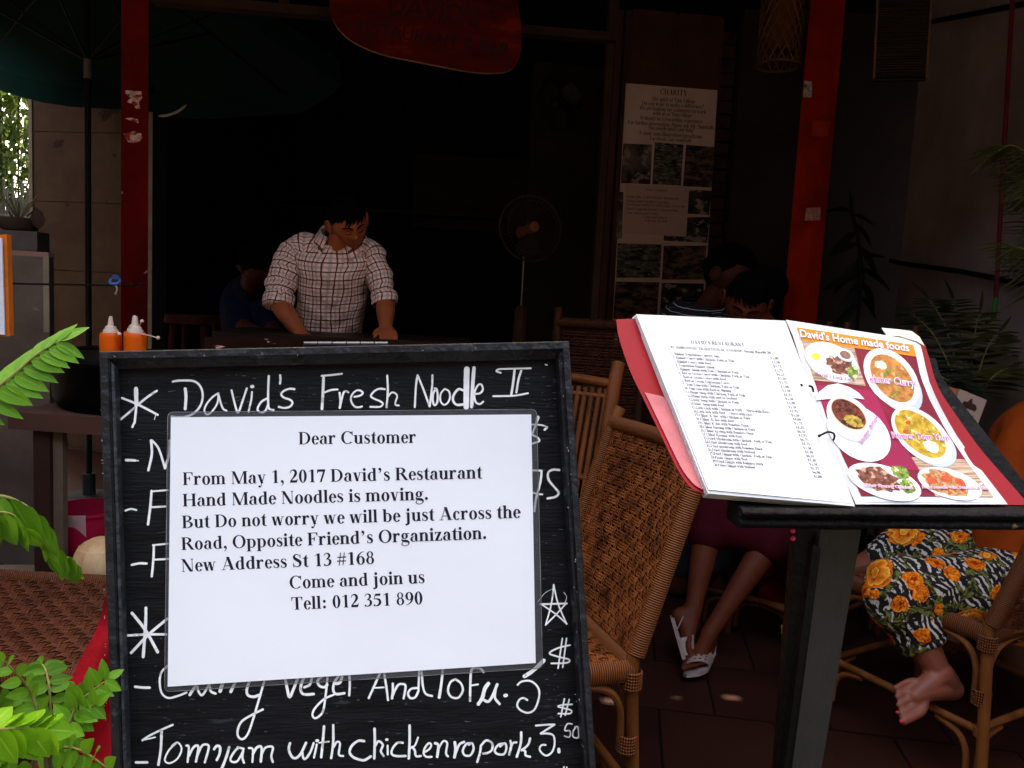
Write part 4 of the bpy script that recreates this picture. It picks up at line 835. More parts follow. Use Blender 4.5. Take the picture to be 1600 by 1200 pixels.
# left page: a stack of pockets
def lpage(s, t, off, grow=0):
    a = lerp(V((994, 491)), V((1227, 501)), s); b = lerp(V((1106, 771)), V((1336, 791)), s); q = lerp(a, b, t)
    return md_(q.x, q.y, off + .010 * sin(pi * min(1, s * 1.02)) * .5 + .003 * sin(pi * t))
for k in range(5):
    dx, dy = -(4 - k) * 1.7, (4 - k) * 1.4; rows = []
    for j in range(9):
        rows.append([lpage(i / 8, j / 8, .006 + k * .0028) + RT * (dx / FPX) - UP * (dy / FPX) for i in range(9)])
    mb = MB(); mb.sheet(rows); mb.sheet([[p - mn * .0016 for p in r][::-1] for r in rows])
    rim = [r[0] for r in rows] + rows[-1][1:] + [r[-1] for r in rows[::-1]][1:] + rows[0][::-1][1:]
    mb.sheet([rim, [p - mn * .0016 for p in rim]]); mb.build('pocket', sleeve_m, menu, smooth=50)
LP = [(1003, 496), (1222, 504.5), (1329, 786), (1107, 765)]
def lp2(x, y, k=0, base=.0182):
    """left page surface by measured position"""
    s = 0
    ax, ay = LP[0]; bx, by = LP[1]; cx, cy = LP[2]; dx, dy = LP[3]
    t = min(1, max(0, (y - 498 - (x - 1000) * .06) / 275)); x0 = lerp(ax, dx, t); s = min(1, max(0, (x - x0) / 221))
    return md_(x, y, base + .010 * sin(pi * min(1, s * 1.02)) * .5 + .003 * sin(pi * t) + k * 1.2e-6)
lpg = MB(); lpg.sheet([[lp2(*lerp(lerp(V(LP[0]), V(LP[1]), i / 26), lerp(V(LP[3]), V(LP[2]), i / 26), j / 26)) for i in range(27)] for j in range(27)])
page_m = pm('menu page paper', (.66, .68, .70), .5, .03, 5, .06, 9, spec=.3)
pgo = lpg.build('list_page', page_m, menu, smooth=60)
ITEMS = [("Khmer Vegetarian Curry& tofu", "$3,00"), ("Khmer Curry with Chicken, Pork or Fish", "$3,50"), ("Khmer Curry with Beef", "$3,75"), ("Vegetarian Khmer Amok", "$3,75"), ("Khmer Amok with Fish, Chicken or Pork", "$4,25"), ("Red or Green Curry with Chicken, Pork or Fish", "$3,50"), ("Red or Green Curry with Beef", "$3,75"), ("Red or Green Vegetarian Curry", "$3,00"), ("Tom Yam with Chicken, Pork or Fish", "$3,50"), ("Tom yam with Beef or Shrimp", "$4,25"),
 ("Home Soup with Chicken, Pork or Fish", "$3,50"), ("Home Soup with beef or Seafood", "$3,90"), ("Sour Soup with Chicken or Pork", "$3,50"), ("Sour  Soup with Beef", "$3,75"), ("Lock Lack with Chicken or Pork    (Serve with Rice)", "$3,50"), ("Lock lack with Beef     (Serve with rice)", "$4,00"), ("Chhar  K'dav  with Chicken or Pork", "$3,75"), ("Chhar  K'dav with Beef", "$4,25"), ("Chhar K'dav with Boneless Duck", "$6,30"), ("Chhar Kreung with Chicken or Pork", "$3,75"),
 ("Chhar Kreung with Boneless Duck", "$6,75"), ("Chhar Kreung  with Beef", "$4,75"), ("Fried Mushroom with Chicken , Pork or Fish", "$3,50"), ("Fried Mushroom with Beef", "$4,50"), ("Fried mushroom with Boneless Duck", "$6,95"), ("Fried Mushroom with Seafood", "$5,50"), ("Fried Ginger with Chicken , Pork or Fish", "$3,50"), ("Fried Ginger with Beef", "$3,75"), ("Fried Ginger with Boneless Duck", "$6,90"), ("Fried Ginger with Seafood", "$5,00")]
mt_ = MB(); mf = lambda x, y, k: lp2(x, y, k % 40, .0187)
put_text(mt_, mf, "DAVID\u2019S RESTAURANT", (1080, 537), (1164, 541), 8.2, slant=-.35, gl=GS)
put_text(mt_, mf, "\u2665CAMBODIAN TRADITIONAL FOODS\u2665  Steam Rice$0,50", (1048, 544), (1205, 553), 6.2, slant=-.35, gl=GS)
for i, (s, p) in enumerate(ITEMS):
    t = i / 29; x, y = lerp(1049, 1116, t), lerp(554, 728, t); s = f"{i + 1}. " + s if i < 9 else f"{i + 1}." + s
    wd = tw(s) * 5.15; put_text(mt_, mf, s, (x, y), (x + wd, y + wd * .062), 6.3, slant=-.35, gl=GS)
    x, y = lerp(1204, 1272, t), lerp(561, 746, t); put_text(mt_, mf, p, (x, y), (x + 13, y + .8), 6.0, slant=-.35, gl=GS)
mt_.build('lettering', pm('grey print', (.008, .009, .013), .7, .15, 30), pgo, smooth=0)

# right page: bent picture page
LE = [(1236, 504), (1246, 527), (1256, 560), (1267, 595), (1285, 650), (1310, 712), (1345, 788)]
RE = [(1431, 535), (1437, 556), (1444, 590), (1459, 627), (1485, 675), (1516, 720), (1568, 788)]
def edge(E, y):
    for (x0, y0), (x1, y1) in zip(E, E[1:]):
        if y <= y1 or (x1, y1) == E[-1]: return lerp(x0, x1, (y - y0) / (y1 - y0))
def rp2(x, y, lay=0):
    yy = min(788, max(504, y)); a, b = edge(LE, yy), edge(RE, yy); s = min(1.1, max(-.1, (x - a) / (b - a))); t = (yy - 504) / 284
    return md_(x, y, .012 + .010 * sin(pi * max(0, min(1, s))) * (1 - .4 * t) + .006 * sin(2 * pi * t) * s + lay * .00022)
def fill2(poly, lay, mb, n=1, m=0):
    """flat printed shape: a fan of small faces so that it follows the bent page"""
    c = sum((V(p) for p in poly), V2(0, 0)) / len(poly); k = len(poly); R4 = 4
    vs_ = [c] + [lerp(c, V(p), (r + 1) / R4) for r in range(R4) for p in poly]
    fs = [(0, 1 + i, 1 + (i + 1) % k) for i in range(k)]
    for r in range(R4 - 1): fs += [(1 + r * k + i, 1 + (r + 1) * k + i, 1 + (r + 1) * k + (i + 1) % k, 1 + r * k + (i + 1) % k) for i in range(k)]
    mb.add([rp2(p.x, p.y, lay) for p in vs_], fs, m=m)
def quadgrid(c, lay, mb, nx=10, ny=10):
    c = [V(p) for p in c]; mb.sheet([[rp2(*lerp(lerp(c[0], c[1], i / nx), lerp(c[3], c[2], i / nx), j / ny), lay) for i in range(nx + 1)] for j in range(ny + 1)])
def pagegrid(l, r, t0, t1, lay, mb, nx=8, ny=12, le=LE, re=RE):
    """part of the page between shares l..r across and heights t0..t1 (pixels at the left edge, drop .1 across)"""
    rows = []
    for j in range(ny + 1):
        t = lerp(t0, t1, j / ny); row = []
        for i in range(nx + 1):
            s = lerp(l, r, i / nx); y = 504 + (t + .0) * 284 + (1 - t) * s * 30; a, b = edge(le, min(788, 504 + t * 284)), edge(re, min(788, 535 + t * 253)); row.append(rp2(lerp(a, b, s), y, lay))
        rows.append(row)
    mb.sheet(rows)
g = MB(); pagegrid(-.035, 1.03, -.012, 1.0, -6, g); g.build('pocket', sleeve_m, menu, smooth=60)
g = MB(); pagegrid(0, 1, .0, .985, -3, g); pic = g.build('picture_page', page_m, menu, smooth=60)
magenta = pm('magenta print', (.20, .010, .026), .5, .35, 6)
g = MB(); pagegrid(.03, .97, .08, .955, 0, g, 12, 16); g.build('printed_ground', magenta, pic, smooth=60)
g = MB(); pagegrid(.03, .52, .34, .60, 1, g); pagegrid(.30, .56, .60, .80, 1, g); g.build('bright_print', pm('bright pink print', (.30, .014, .06), .5, .15, 4), pic, smooth=60)
mat_print = pm('straw mat print', (.30, .14, .07), .6, .35, 5, 0, 30, (4, 4, 110), col2=(.62, .48, .36))
g = MB(); pagegrid(.03, .46, .085, .315, 2, g); g.build('mat_print', mat_print, pic, smooth=60); g = MB(); pagegrid(.56, .97, .725, .955, 2, g); g.build('mat_print', mat_print, pic, smooth=60)
g = MB(); pagegrid(.03, .97, .022, .095, 3, g, 14, 3); g.build('banner', pm('orange banner print', (.62, .21, .015), .5, .1, 3), pic, smooth=60)
def ellp(cx, cy, a, b, ang, n=28, a0=0, a1=360):
    o = []
    for k in range(n + (0 if a1 - a0 == 360 else 1)):
        t = radians(lerp(a0, a1, k / n)); x, y = a * cos(t), b * sin(t); c, s = cos(radians(ang)), sin(radians(ang)); o.append((cx + x * c - y * s, cy + x * s + y * c))
    return o
porcelain = pm('white dish print', (.66, .68, .70), .5, .05, 6); shade_p = pm('pale blue print', (.42, .50, .58), .5, .08, 6)
def food(name, c, c2, sp=None, sc=260, th=.56): return pm(name, c, .5, .45, sc * .6, col2=c2, spots=(sp, sc * .5, th) if sp else None)
meat = food('browned meat print', (.10, .025, .014), (.26, .09, .055), (.48, .28, .20)); curry = food('orange curry print', (.46, .15, .025), (.58, .25, .06), (.66, .40, .16), 190, .66)
amok = food('dark stew print', (.10, .012, .006), (.24, .05, .02), (.04, .008, .004)); corn = food('yellow corn print', (.40, .25, .03), (.58, .42, .08), (.16, .10, .015), 320, .55)
tomy = food('yellow soup print', (.50, .28, .015), (.62, .40, .04), (.70, .60, .24), 230, .60); noodle = food('noodle print', (.32, .12, .03), (.58, .36, .16), (.44, .06, .015), 330, .55)
herb = food('green herb print', (.05, .14, .015), (.28, .38, .06), (.55, .60, .32), 300, .58); yolk = pm('yolk print', (.85, .58, .06), .5, .08, 40); saucep = food('brown sauce print', (.20, .09, .06), (.34, .17, .12)); shrimp = pm('red prawn print', (.46, .07, .025), .5, .25, 200)
def dish(lays):
    d = None
    for i, (poly, mt, lay) in enumerate(lays):
        mb = MB(); fill2(poly, lay, mb)
        if d is None: d = mb; ms = [mt]
        else: n0 = len(d.v); d.add(mb.v, mb.f, m=len(ms)); ms.append(mt)
    d.build('dish_picture', ms, pic, smooth=60)
def blob(cx, cy, a, b, ang, seed, n=26, r=.14):
    random.seed(seed); return [(cx + (x - cx) * f, cy + (y - cy) * f) for (x, y) in ellp(cx, cy, a, b, ang, n) for f in [1 + random.uniform(-r, r)]]
dish([(ellp(1300, 566, 46, 27, 28), porcelain, 4), (blob(1312, 568, 22, 16, 30, 1), meat, 5), (blob(1295, 548, 20, 10, 15, 2), pm('rice print', (.78, .76, .74), .6, .1, 300), 5), (blob(1276, 563, 14, 12, 20, 3, r=.06), porcelain, 6), (ellp(1275, 557, 7, 5.5, 20), yolk, 7), (ellp(1321, 555, 15, 9, 25), shade_p, 6), (ellp(1321, 554, 13.5, 8, 25), porcelain, 7), (ellp(1321, 554.5, 9, 5.8, 25), saucep, 8), (blob(1333, 582, 9, 10, 0, 4), herb, 6)])
dish([(ellp(1398, 598, 56, 32, 50), shade_p, 4), (ellp(1393, 591, 54, 35, 50), porcelain, 5), (ellp(1394, 591, 44, 26, 50), curry, 6), (blob(1376, 570, 10, 6, 20, 5), pm('coconut cream print', (.82, .66, .46), .6, .15, 300), 7), ([(1380, 584), (1392, 574), (1393, 577), (1383, 587)], herb, 7), ([(1392, 620), (1402, 610), (1404, 612), (1395, 622)], herb, 7), ([(1399, 583), (1407, 592), (1406, 594), (1399, 587)], herb, 7)])
dish([(ellp(1342, 676, 56, 38, 38), porcelain, 4), ([(1275, 625), (1280, 612), (1293, 602), (1310, 599), (1328, 605), (1342, 614), (1351, 624), (1330, 621), (1300, 623)], porcelain, 6), (ellp(1328, 655, 42, 30, 45), shade_p, 5), (ellp(1327, 653, 41, 29, 45), porcelain, 6), (ellp(1326, 647, 33, 20, 38), pm('pot rim print', (.60, .52, .36), .5, .15, 80), 7), (ellp(1326, 647, 31, 18, 38), amok, 8), (blob(1334, 658, 16, 8, 25, 6), corn, 9)])
dish([(ellp(1447, 688, 56, 30, 38), shade_p, 4), (ellp(1440, 680, 57, 32, 42), porcelain, 5), (ellp(1438, 678, 49, 25, 42), tomy, 6), (blob(1455, 698, 14, 8, 30, 7), pm('pale mushroom print', (.84, .80, .72), .6, .1, 300), 7), (ellp(1419, 660, 4, 3, 0), shrimp, 8), (ellp(1415, 674, 4, 3, 0), shrimp, 8)])
dish([(ellp(1382, 753, 60, 25, 18), porcelain, 4), (blob(1372, 748, 36, 17, 22, 8), meat, 5), (blob(1407, 738, 16, 9, 30, 9), herb, 6), (blob(1418, 760, 13, 9, 40, 10), herb, 6)])
dish([(ellp(1484, 756, 52, 22, 17), porcelain, 4), (blob(1478, 755, 38, 17, 18, 11), noodle, 5), (ellp(1456, 750, 9, 5, 20), shrimp, 6), (ellp(1478, 748, 9, 5.5, 5), shrimp, 6), (ellp(1500, 753, 9, 5, 30), shrimp, 6), ([(1520, 764), (1541, 747), (1543, 749), (1523, 766)], porcelain, 7)])
pink_ink = pm('pink outline print', (.50, .05, .32), .5, .1, 30); white_ink = pm('white print', (.88, .86, .86), .5, .03, 30); plum = pm('plum print', (.30, .05, .12), .5, .1, 30)
def sans_text(s, a, b, em, lay, mt, slant=0, bold=0, name='caption'):
    v2, fs = sans(s, 1.0, bold=bold); w0 = max(x for x, y in v2); a, b = V(a), V(b); d = b - a; ux = d / w0; un = d.normalized(); up = V2(un.y, -un.x) + un * slant
    mb = MB(); q = [a + ux * x + up * (y * em) for x, y in v2]; mb.add([rp2(p.x, p.y, lay) for p in q], fs); return mb.build(name, mt, pic, smooth=0)
sans_text("David's Home made foods", (1250, 526), (1421, 549), 16, 9, pm('pink halo print', (.72, .30, .36), .5, .1, 30), -.3, .035)
sans_text("David's Home made foods", (1250, 526), (1421, 549), 16, 11, white_ink, -.3, .004)
mb = MB(); put_text(mb, lambda x, y, k: rp2(x, y, 10), "David\u2019s Lock Lack", (1274, 587), (1336, 596), 8, slant=-.2); mb.build('caption', plum, pic, smooth=0)
for s, a, b, em, sl in (("khmer Curry", (1359, 596), (1431, 604), 15, -.25), ("khmer Amok", (1347, 694), (1373, 652), 11, .2), ("Khmer Tom Yam", (1394, 684), (1483, 688), 13, -.3), ("Chhar Kreung Chicken", (1349, 760), (1427, 764), 6.5, -.3), ("Fried noodle with Seafood & Egg", (1441, 763), (1545, 764), 6, -.3)):
    sans_text(s, a, b, em, 11, white_ink, sl, .05); sans_text(s, a, b, em, 13, pink_ink, sl, 0)
# binder rings, punched holes, cream tab
rg = MB(); rg.tube(crom([md_(1280, 681, .026), md_(1286, 678, .034), md_(1294, 675, .036), (md_(1302, 677, .032)), md_(1304, 682, .026), md_(1302, 688, .02)], 4), .0014, 8)
rg.ell(md_(1280, 681, .026), .0022, nu=8, nv=6); rg.build('ring', black_metal, menu)
rg = MB(); rg.tube([md_(1252, 602, .0260), md_(1253, 601.5, .0262)], .0022, 10); rg.tube(crom([md_(1264, 603, .028), md_(1269, 605, .03), md_(1271, 612, .024)], 3), .0014, 8); rg.build('ring', black_metal, menu)
tb = MB(); tb.slab([md_(x, y, .016) for x, y in ((1377, 513), (1400, 515), (1424, 518), (1436, 527), (1444, 541), (1432, 534), (1405, 526), (1385, 525))], mn * .0012); tb.build('index_tab', pm('cream card', (.66, .60, .48), .6, .08, 12), menu, smooth=0)
# ================================================================ painted wooden sign on the beam
so = P(665, 40, 3.12); sn = V((sin(radians(8)), -cos(radians(8)), 0)); sn = (sn + V((0, 0, -.08))).normalized()
sign = thing('wooden_sign', 'red painted oval wooden slab sign with dark faded lettering, hanging from the front beam', 'sign', so)
def sg(px, py, off=0): return onplane(px, py, so + sn * off, sn)
outl = crom([(515, -8), (515, 16), (524, 38), (541, 57), (568, 73), (605, 86), (650, 95), (700, 105), (742, 112), (780, 113), (800, 107), (811, 92), (815, 62), (813, 30), (806, -5), (788, -45), (745, -82), (680, -104), (610, -100), (555, -70), (525, -38)], 4)
board_red = pm('faded red sign paint', (.075, .0018, .0008), .85, .45, 5, .15, 20, (1, 1, 3), spots=((.15, .007, .0025), 5, .60))
edge_w = pm('bare wood edge', (.50, .26, .12), .8, .3, 8, .2, 30)
s_ = MB(); s_.slab([sg(x, y, .012) for x, y in outl[:-1]], -sn * .004); s_.build('board_face', board_red, sign, smooth=0)
s_ = MB(); s_.slab([sg(x, y, .008) - sn * .0005 for x, y in outl[:-1]], -sn * .036); s_.build('slab', edge_w, sign, smooth=50)
dl = pm('faded black sign paint', (.03, .002, .002), .6, .4, 12)
def sign_text(s, a, b, em, bold):
    v2, fs = sans(s, 1.0, bold=bold); w0 = max(x for x, y in v2); a, b = V(a), V(b); d = b - a; ux = d / w0; un = d.normalized(); up = V2(un.y, -un.x)
    mb = MB(); q = [a + ux * x + up * (y * em) for x, y in v2]; mb.add([sg(p.x, p.y, .0132) for p in q], fs); mb.build('lettering', dl, sign, smooth=0)
sign_text("DAVID'S", (603, 21), (748, 42), 44, .025); sign_text("RESTAURANT & BAR", (552, 50), (796, 86), 27, .02)

# ================================================================ charity poster and second notice on the pillar
OF = .008
def pq(px, py, o=OF): return pil(px, py, o)
poster = thing('charity_poster', 'tall charity poster with heading text and dark photo prints on the tiled pillar', 'poster', pq(1045, 300))
wp = pm('aged poster paper', (.66, .42, .34), .7, .08, 4)
MB().slab([pq(978, 130), pq(1121, 141), pq(1096, 552), pq(955, 540)], pn * .0008).build('paper', wp, poster, smooth=0)
cream = pm('pale lower paper', (.36, .24, .17), .7, .15, 5)
t_ = MB(); f_ = lambda x, y, k: pq(x, y, OF + .0012 + k * 1e-6)
CT = [("CHARITY", 1031, 1074, 147, 13), ("The spirit of Tom Village", 1018, 1086, 157, 9), ("Do you want to make a difference?", 1003, 1100, 163.5, 9), ("We are looking for volunteers to work", 999, 1103, 171, 9), ("with us at Tom village", 1020, 1081, 179.5, 9), ("It should be a rewarding experience.", 1000, 1099, 186.5, 9), ("For further information, Please ask Mr. Sombath.", 981, 1116, 193.5, 9), ("The people need your help!", 1012, 1085, 202, 9), ("E-mail: tomvillagetakeo@gmail.com", 999, 1097, 210, 9), ("Facebook: aoy sombath", 1015, 1080, 218.5, 9)]
for s, x0, x1, y, em in CT: put_text(t_, f_, s, (x0, y), (x1, y + (x1 - x0) * .065), em)
t_.build('lettering', ink, poster, smooth=0)
photo_m = [pm(f'dim photo print {i}', c, .35, .6, 7 + 3 * i, .0, 20, (1, 1, 1 + .6 * i), col2=c2, spots=(sp, 13 + 5 * i, .57), lo=.42, hi=.58) for i, (c, c2, sp) in enumerate([((.012, .010, .008), (.13, .085, .06), (.26, .18, .13)), ((.010, .009, .009), (.05, .035, .028), (.30, .21, .17)), ((.02, .010, .007), (.17, .08, .05), (.01, .008, .008)), ((.016, .016, .012), (.10, .09, .06), (.24, .17, .14))])]
for i, q in enumerate([((974, 224), (1019, 226), (1016, 288), (970, 286)), ((1023, 222), (1068, 226), (1064, 290), (1019, 288)), ((1072, 226), (1117, 230), (1112, 293), (1067, 291)), ((1077, 296), (1112, 298), (1108, 336), (1074, 334)), ((1037, 340), (1109, 339), (1105, 379), (1037, 376)), ((966, 300), (974, 300), (972, 372), (962, 374)), ((965, 380), (1034, 382), (1031, 434), (963, 434)), ((1037, 384), (1104, 384), (1100, 437), (1034, 437)), ((962, 440), (1030, 441), (1026, 500), (958, 498)), ((1034, 442), (1100, 443), (1096, 505), (1030, 504))]):
    MB().slab([pq(x, y, OF + .001) for x, y in q], pn * .0006).build('photo_print', photo_m[(i * 3 + i // 4) % 4], poster, smooth=0)
n2 = thing('small_notice', 'small pinkish moving notice with seven lines of text taped over the charity poster', 'notice', pq(1025, 330))
MB().slab([pq(977, 288, OF + .004), pq(1077, 292, OF + .004), pq(1072, 370, OF + .004), pq(974, 364, OF + .004)], pn * .0008).build('paper', pm('pinkish paper', (.56, .33, .29), .7, .06, 4), n2, smooth=0)
t_ = MB(); f_ = lambda x, y, k: pq(x, y, OF + .0052 + k * 1e-6)
for s, x0, x1, y in (("Dear Customer", 1010, 1043, 298), ("From May 1, 2017 David\u2019s Restaurant", 980, 1061, 309), ("Hand Made Noodles is moving.", 980, 1045, 315.5), ("But Do not worry we will be just Across the", 979, 1071, 321), ("Road, Opposite Friend\u2019s Organization.", 979, 1061, 327.5), ("New Address St 13 #168", 979, 1029, 334), ("Come and join us", 1005, 1043, 340.5), ("Tell: 012 351 890", 1007, 1042, 346.5)):
    put_text(t_, f_, s, (x0, y), (x1, y + (x1 - x0) * .04), 5.6)
t_.build('lettering', pm('dark red ink', (.10, .02, .02), .7, .2, 20), n2, smooth=0)

# ================================================================ fans
def fan_head(t, c, nrm, R, col_m, hub_m, blades=3):
    X = V((0, 0, 1)).cross(nrm).normalized(); Y = nrm.cross(X)
    r = MB(); r.tube(arc(c, X, Y, R, 0, 2 * pi, 40)[:-1], .006, 8, closed=True)
    r.tube(arc(c + nrm * .045, X, Y, R * .80, 0, 2 * pi, 40)[:-1], .0022, 6, closed=True)
    for k in range(44):
        a = 2 * pi * k / 44; e = X * cos(a) + Y * sin(a)
        r.tube([c + nrm * .075 + e * .05, c + nrm * .06 + e * (R * .6), c + e * R], .0012, 4)
        r.tube([c - nrm * .06 + e * .05, c - nrm * .05 + e * (R * .6), c + e * R], .0012, 4)
    r.build('grille', col_m, t)
    b = MB()
    for k in range(blades):
        a0 = 2 * pi * k / blades + .4; rows = []
        for i in range(7):
            rr = lerp(.04, R * .88, i / 6); wd = .30 + .35 * sin(pi * min(1, i / 6 * .9 + .1)); rows.append([c + (X * cos(a0 + wd * (u - .5) * 2) + Y * sin(a0 + wd * (u - .5) * 2)) * rr + nrm * (.03 * (u - .5)) for u in (0, .33, .66, 1)])
        b.sheet(rows); b.sheet([[p - nrm * .002 for p in r_][::-1] for r_ in rows])
    b.build('blades', pm('dark fan blade', (.03, .022, .018), .4, .2), t)
    h = MB(); h.lathe([(.0, .085), (.022, .085), (.034, .078), (.038, .055), (.036, -.02), (.055, -.05), (.055, -.13), (.03, -.15)], c, 20, (X, Y, nrm)); h.build('hub', hub_m, t)
fc = P(829, 357, 5.2); fnm = (V((.35, -1, .1))).normalized()
fan = thing('pedestal_fan', 'pedestal fan with round wire grille and brown hub standing in the dark interior', 'fan', (fc.x, fc.y, .004))
dusk_metal = pm('dull brown metal', (.12, .055, .035), .45, .3, 12)
fan_head(fan, fc, fnm, .212, dusk_metal, pm('terracotta plastic', (.40, .12, .07), .5, .2))
back = fc - fnm * .1; pb_ = P(822, 405, 5.25); base_z = P(817, 478, 5.25).z
f_ = MB(); f_.tube([(back.x, back.y, base_z), (back.x, back.y, back.z)], .008, 10); f_.build('pole', pm('chrome tube', (.30, .26, .25), .35, .1, metallic=.9), fan)
f_ = MB(); f_.lathe([(.0, .012), (.19, .012), (.19, .03), (.17, .045), (.05, .06), (.042, .2), (.048, base_z - .2), (.045, base_z - .03), (.02, base_z)], (back.x, back.y, 0), 28); f_.build('stand', pm('red brown plastic', (.17, .075, .05), .35, .3), fan)
wc = P(876, 160, 5.45); wnm = V((-.75, -.9, -.35)).normalized()
wfan = thing('wall_fan', 'black wall fan tilted down on the dim brown wall', 'fan', wc)
fan_head(wfan, wc, wnm, .19, black_metal, black_metal)
f_ = MB(); f_.tube([wc - wnm * .12, wc - wnm * .2 + V((.05, .1, .0)), V((wc.x + .1, 5.62, wc.z - .05))], .016, 8); f_.build('bracket', black_metal, wfan)

# ================================================================ hanging things, upper right
lan = P(1222, 34, 3.2); la_ = thing('woven_lantern', 'golden woven cylinder lantern hanging beside the orange post', 'lantern', lan)
gold = pm('gold cane', (.085, .030, .005), .4, .3, 30, .2, 60)
l_ = MB(); RR, HH = .085, .17
for k in range(16):
    for sgn in (1, -1):
        l_.tube([lan + V((cos(sgn * (2 * pi * k / 16 + i * .28)) * RR, sin(sgn * (2 * pi * k / 16 + i * .28)) * RR, -HH + 2 * HH * i / 8)) for i in range(9)], .0035, 5)
l_.build('lattice', gold, la_)
l_ = MB()
for z in (-HH, HH): l_.tube([lan + V((cos(2 * pi * k / 24) * RR, sin(2 * pi * k / 24) * RR, z)) for k in range(24)], .006, 6, closed=True)
l_.build('rim', gold, la_)
MB().tube([lan + V((0, 0, .17)), V((lan.x, lan.y, 2.84))], .003, 6).build('cord', black_metal, la_)
MB().lathe([(0, -.12), (.07, -.12), (.07, .14), (0, .14)], lan, 20).build('liner', pm('dark red liner', (.10, .025, .015), .8, .3), la_)
bq = [P(1373, -60, 3.35), P(1458, -60, 3.3), P(1446, 123, 3.3), P(1364, 124, 3.35)]
bl = thing('rolled_blind', 'dark bamboo blind with pale edge cords, hung by the side wall', 'blind', bq[2])
b_ = MB()
for k in range(46):
    a, b = lerp(bq[0], bq[3], k / 45), lerp(bq[1], bq[2], k / 45); b_.tube([a, b], .0052, 6)
b_.build('slats', pm('smoked bamboo', (.028, .014, .008), .5, .6, 9, 0, 30, (.6, .6, 12)), bl)
b_ = MB()
for a, b in ((bq[0], bq[3]), (bq[1], bq[2])): b_.tube([a + V((0, -.008, 0)), b + V((0, -.008, 0))], .005, 6)
b_.build('edge_cord', pm('pale cord', (.20, .095, .05), .6, .2), bl)
MB().tube([bq[3], bq[2]], .011, 8).build('bottom_rail', black_metal, bl)
sp_ = thing('hanging_strip', 'thin dark red strip with a green end hanging in front of the side wall', 'streamer', P(1552, 500, 3.05))
a, b, c = P(1583, -20, 3.05), P(1556, 465, 3.05), P(1552, 500, 3.05)
MB().tube([a, b], .0085, 8).build('strip', pm('dark red plastic', (.13, .008, .010), .6, .3, 10), sp_); MB().tube([b, c], .009, 8).build('end_sleeve', pm('green plastic', (.03, .13, .03), .5, .2), sp_)
MB().tube([P(1540, 504, 3.05), P(1552, 500, 3.05)], .005, 6).build('hook', black_metal, sp_)

# ================================================================ left: cart, table and what stands on them
cab = thing('steel_cabinet', 'brushed steel cabinet with pale edge trim at the left edge', 'cabinet', (P(30, 500, 3.0).x, 3.2, 0))
c0, c1 = P(-60, 405, 2.95), P(76, 402, 3.0); zt = c1.z
ax = (c1 - c0); ax.z = 0; axn = ax.normalized(); ay = V((-axn.y, axn.x, 0))
b0 = V((c0.x, c0.y, 0)); b1 = V((c1.x, c1.y, 0))
MB().slab([b0 + V((0, 0, .08)), b1 + V((0, 0, .08)), b1 + V((0, 0, zt)), b0 + V((0, 0, zt))], ay * .05).build('body', pm('smeared steel', (.12, .092, .08), .42, .3, 3, .15, 12, (1, 1, 1), metallic=.6, spots=((.26, .21, .17), 9, .69)), cab, smooth=0)
trm = pm('pinkish edge trim', (.30, .15, .11), .5, .15)
MB().slab([b0 + V((0, 0, zt)), b1 + V((0, 0, zt)), b1 + V((0, 0, zt + .018)), b0 + V((0, 0, zt + .018))], ay * .06).build('top_trim', trm, cab, smooth=0)
zlo = P(76, 520, 3.0).z; e = b1 - axn * .018 - ay * .004
MB().slab([e + V((0, 0, zlo)), e + axn * .02 + V((0, 0, zlo)), e + axn * .02 + V((0, 0, zt)), e + V((0, 0, zt))], ay * .003).build('corner_trim', pale_metal, cab, smooth=0)
u0, u1 = P(-60, 392, 3.02), P(58, 390, 3.02); zt2 = P(58, 362, 3.02).z
MB().slab([V((u0.x, u0.y, zt + .018)), V((u1.x, u1.y, zt + .018)), V((u1.x, u1.y, zt2)), V((u0.x, u0.y, zt2))], ay * .12).build('upper_box', pm('grey steel box', (.10, .08, .075), .45, .2, 5, .1, 20, metallic=.6), cab, smooth=0)
of = thing('orange_frame', 'narrow orange and white framed board cut off by the left edge', 'frame', P(5, 520, 2.2))
MB().slab([P(-3, 367, 2.2), P(10.5, 366, 2.2), P(15, 525, 2.2), P(1, 526, 2.2)], V((0, .02, 0))).build('rail', pm('orange plastic', (.72, .16, .02), .4, .2, 8), of, smooth=0)
MB().slab([P(-40, 371, 2.19), P(2.5, 372, 2.19), P(7, 523, 2.19), P(-36, 520, 2.19)], V((0, .004, 0))).build('white_strip', pm('white gloss strip', (.72, .72, .74), .3, .1), of, smooth=0)
# pot with a dark drooping leaf plant, on the cabinet
pz = V((P(30, 362, 3.09).x, P(30, 362, 3.09).y, zt2))
plp = thing('potted_plant', 'small dark plant with one broad drooping leaf on top of the steel cabinet', 'plant', pz)
MB().lathe([(.05, 0), (.065, .01), (.078, .05), (.074, .05), (.055, .012)], pz, 18).build('pot', pm('dark glazed pot', (.05, .03, .022), .4, .3), plp)
q = MB(); random.seed(3)
for k in range(13):
    a = random.uniform(0, 6.3); l = random.uniform(.06, .16); q.tube([pz + V((0, 0, .04)), pz + V((cos(a) * l * .25, sin(a) * l * .25, l * .7)), pz + V((cos(a) * l * .5, sin(a) * l * .5, l))], .003, 5)
q.build('stem', pm('brown stalk', (.16, .11, .06), .8, .3), plp)
lf = [P(57, 325, 3.05), P(66, 331, 3.05), P(71, 343, 3.05), P(68, 353, 3.05), P(60, 358, 3.05), P(52, 352, 3.05), P(46, 342, 3.05), P(50, 331, 3.05)]
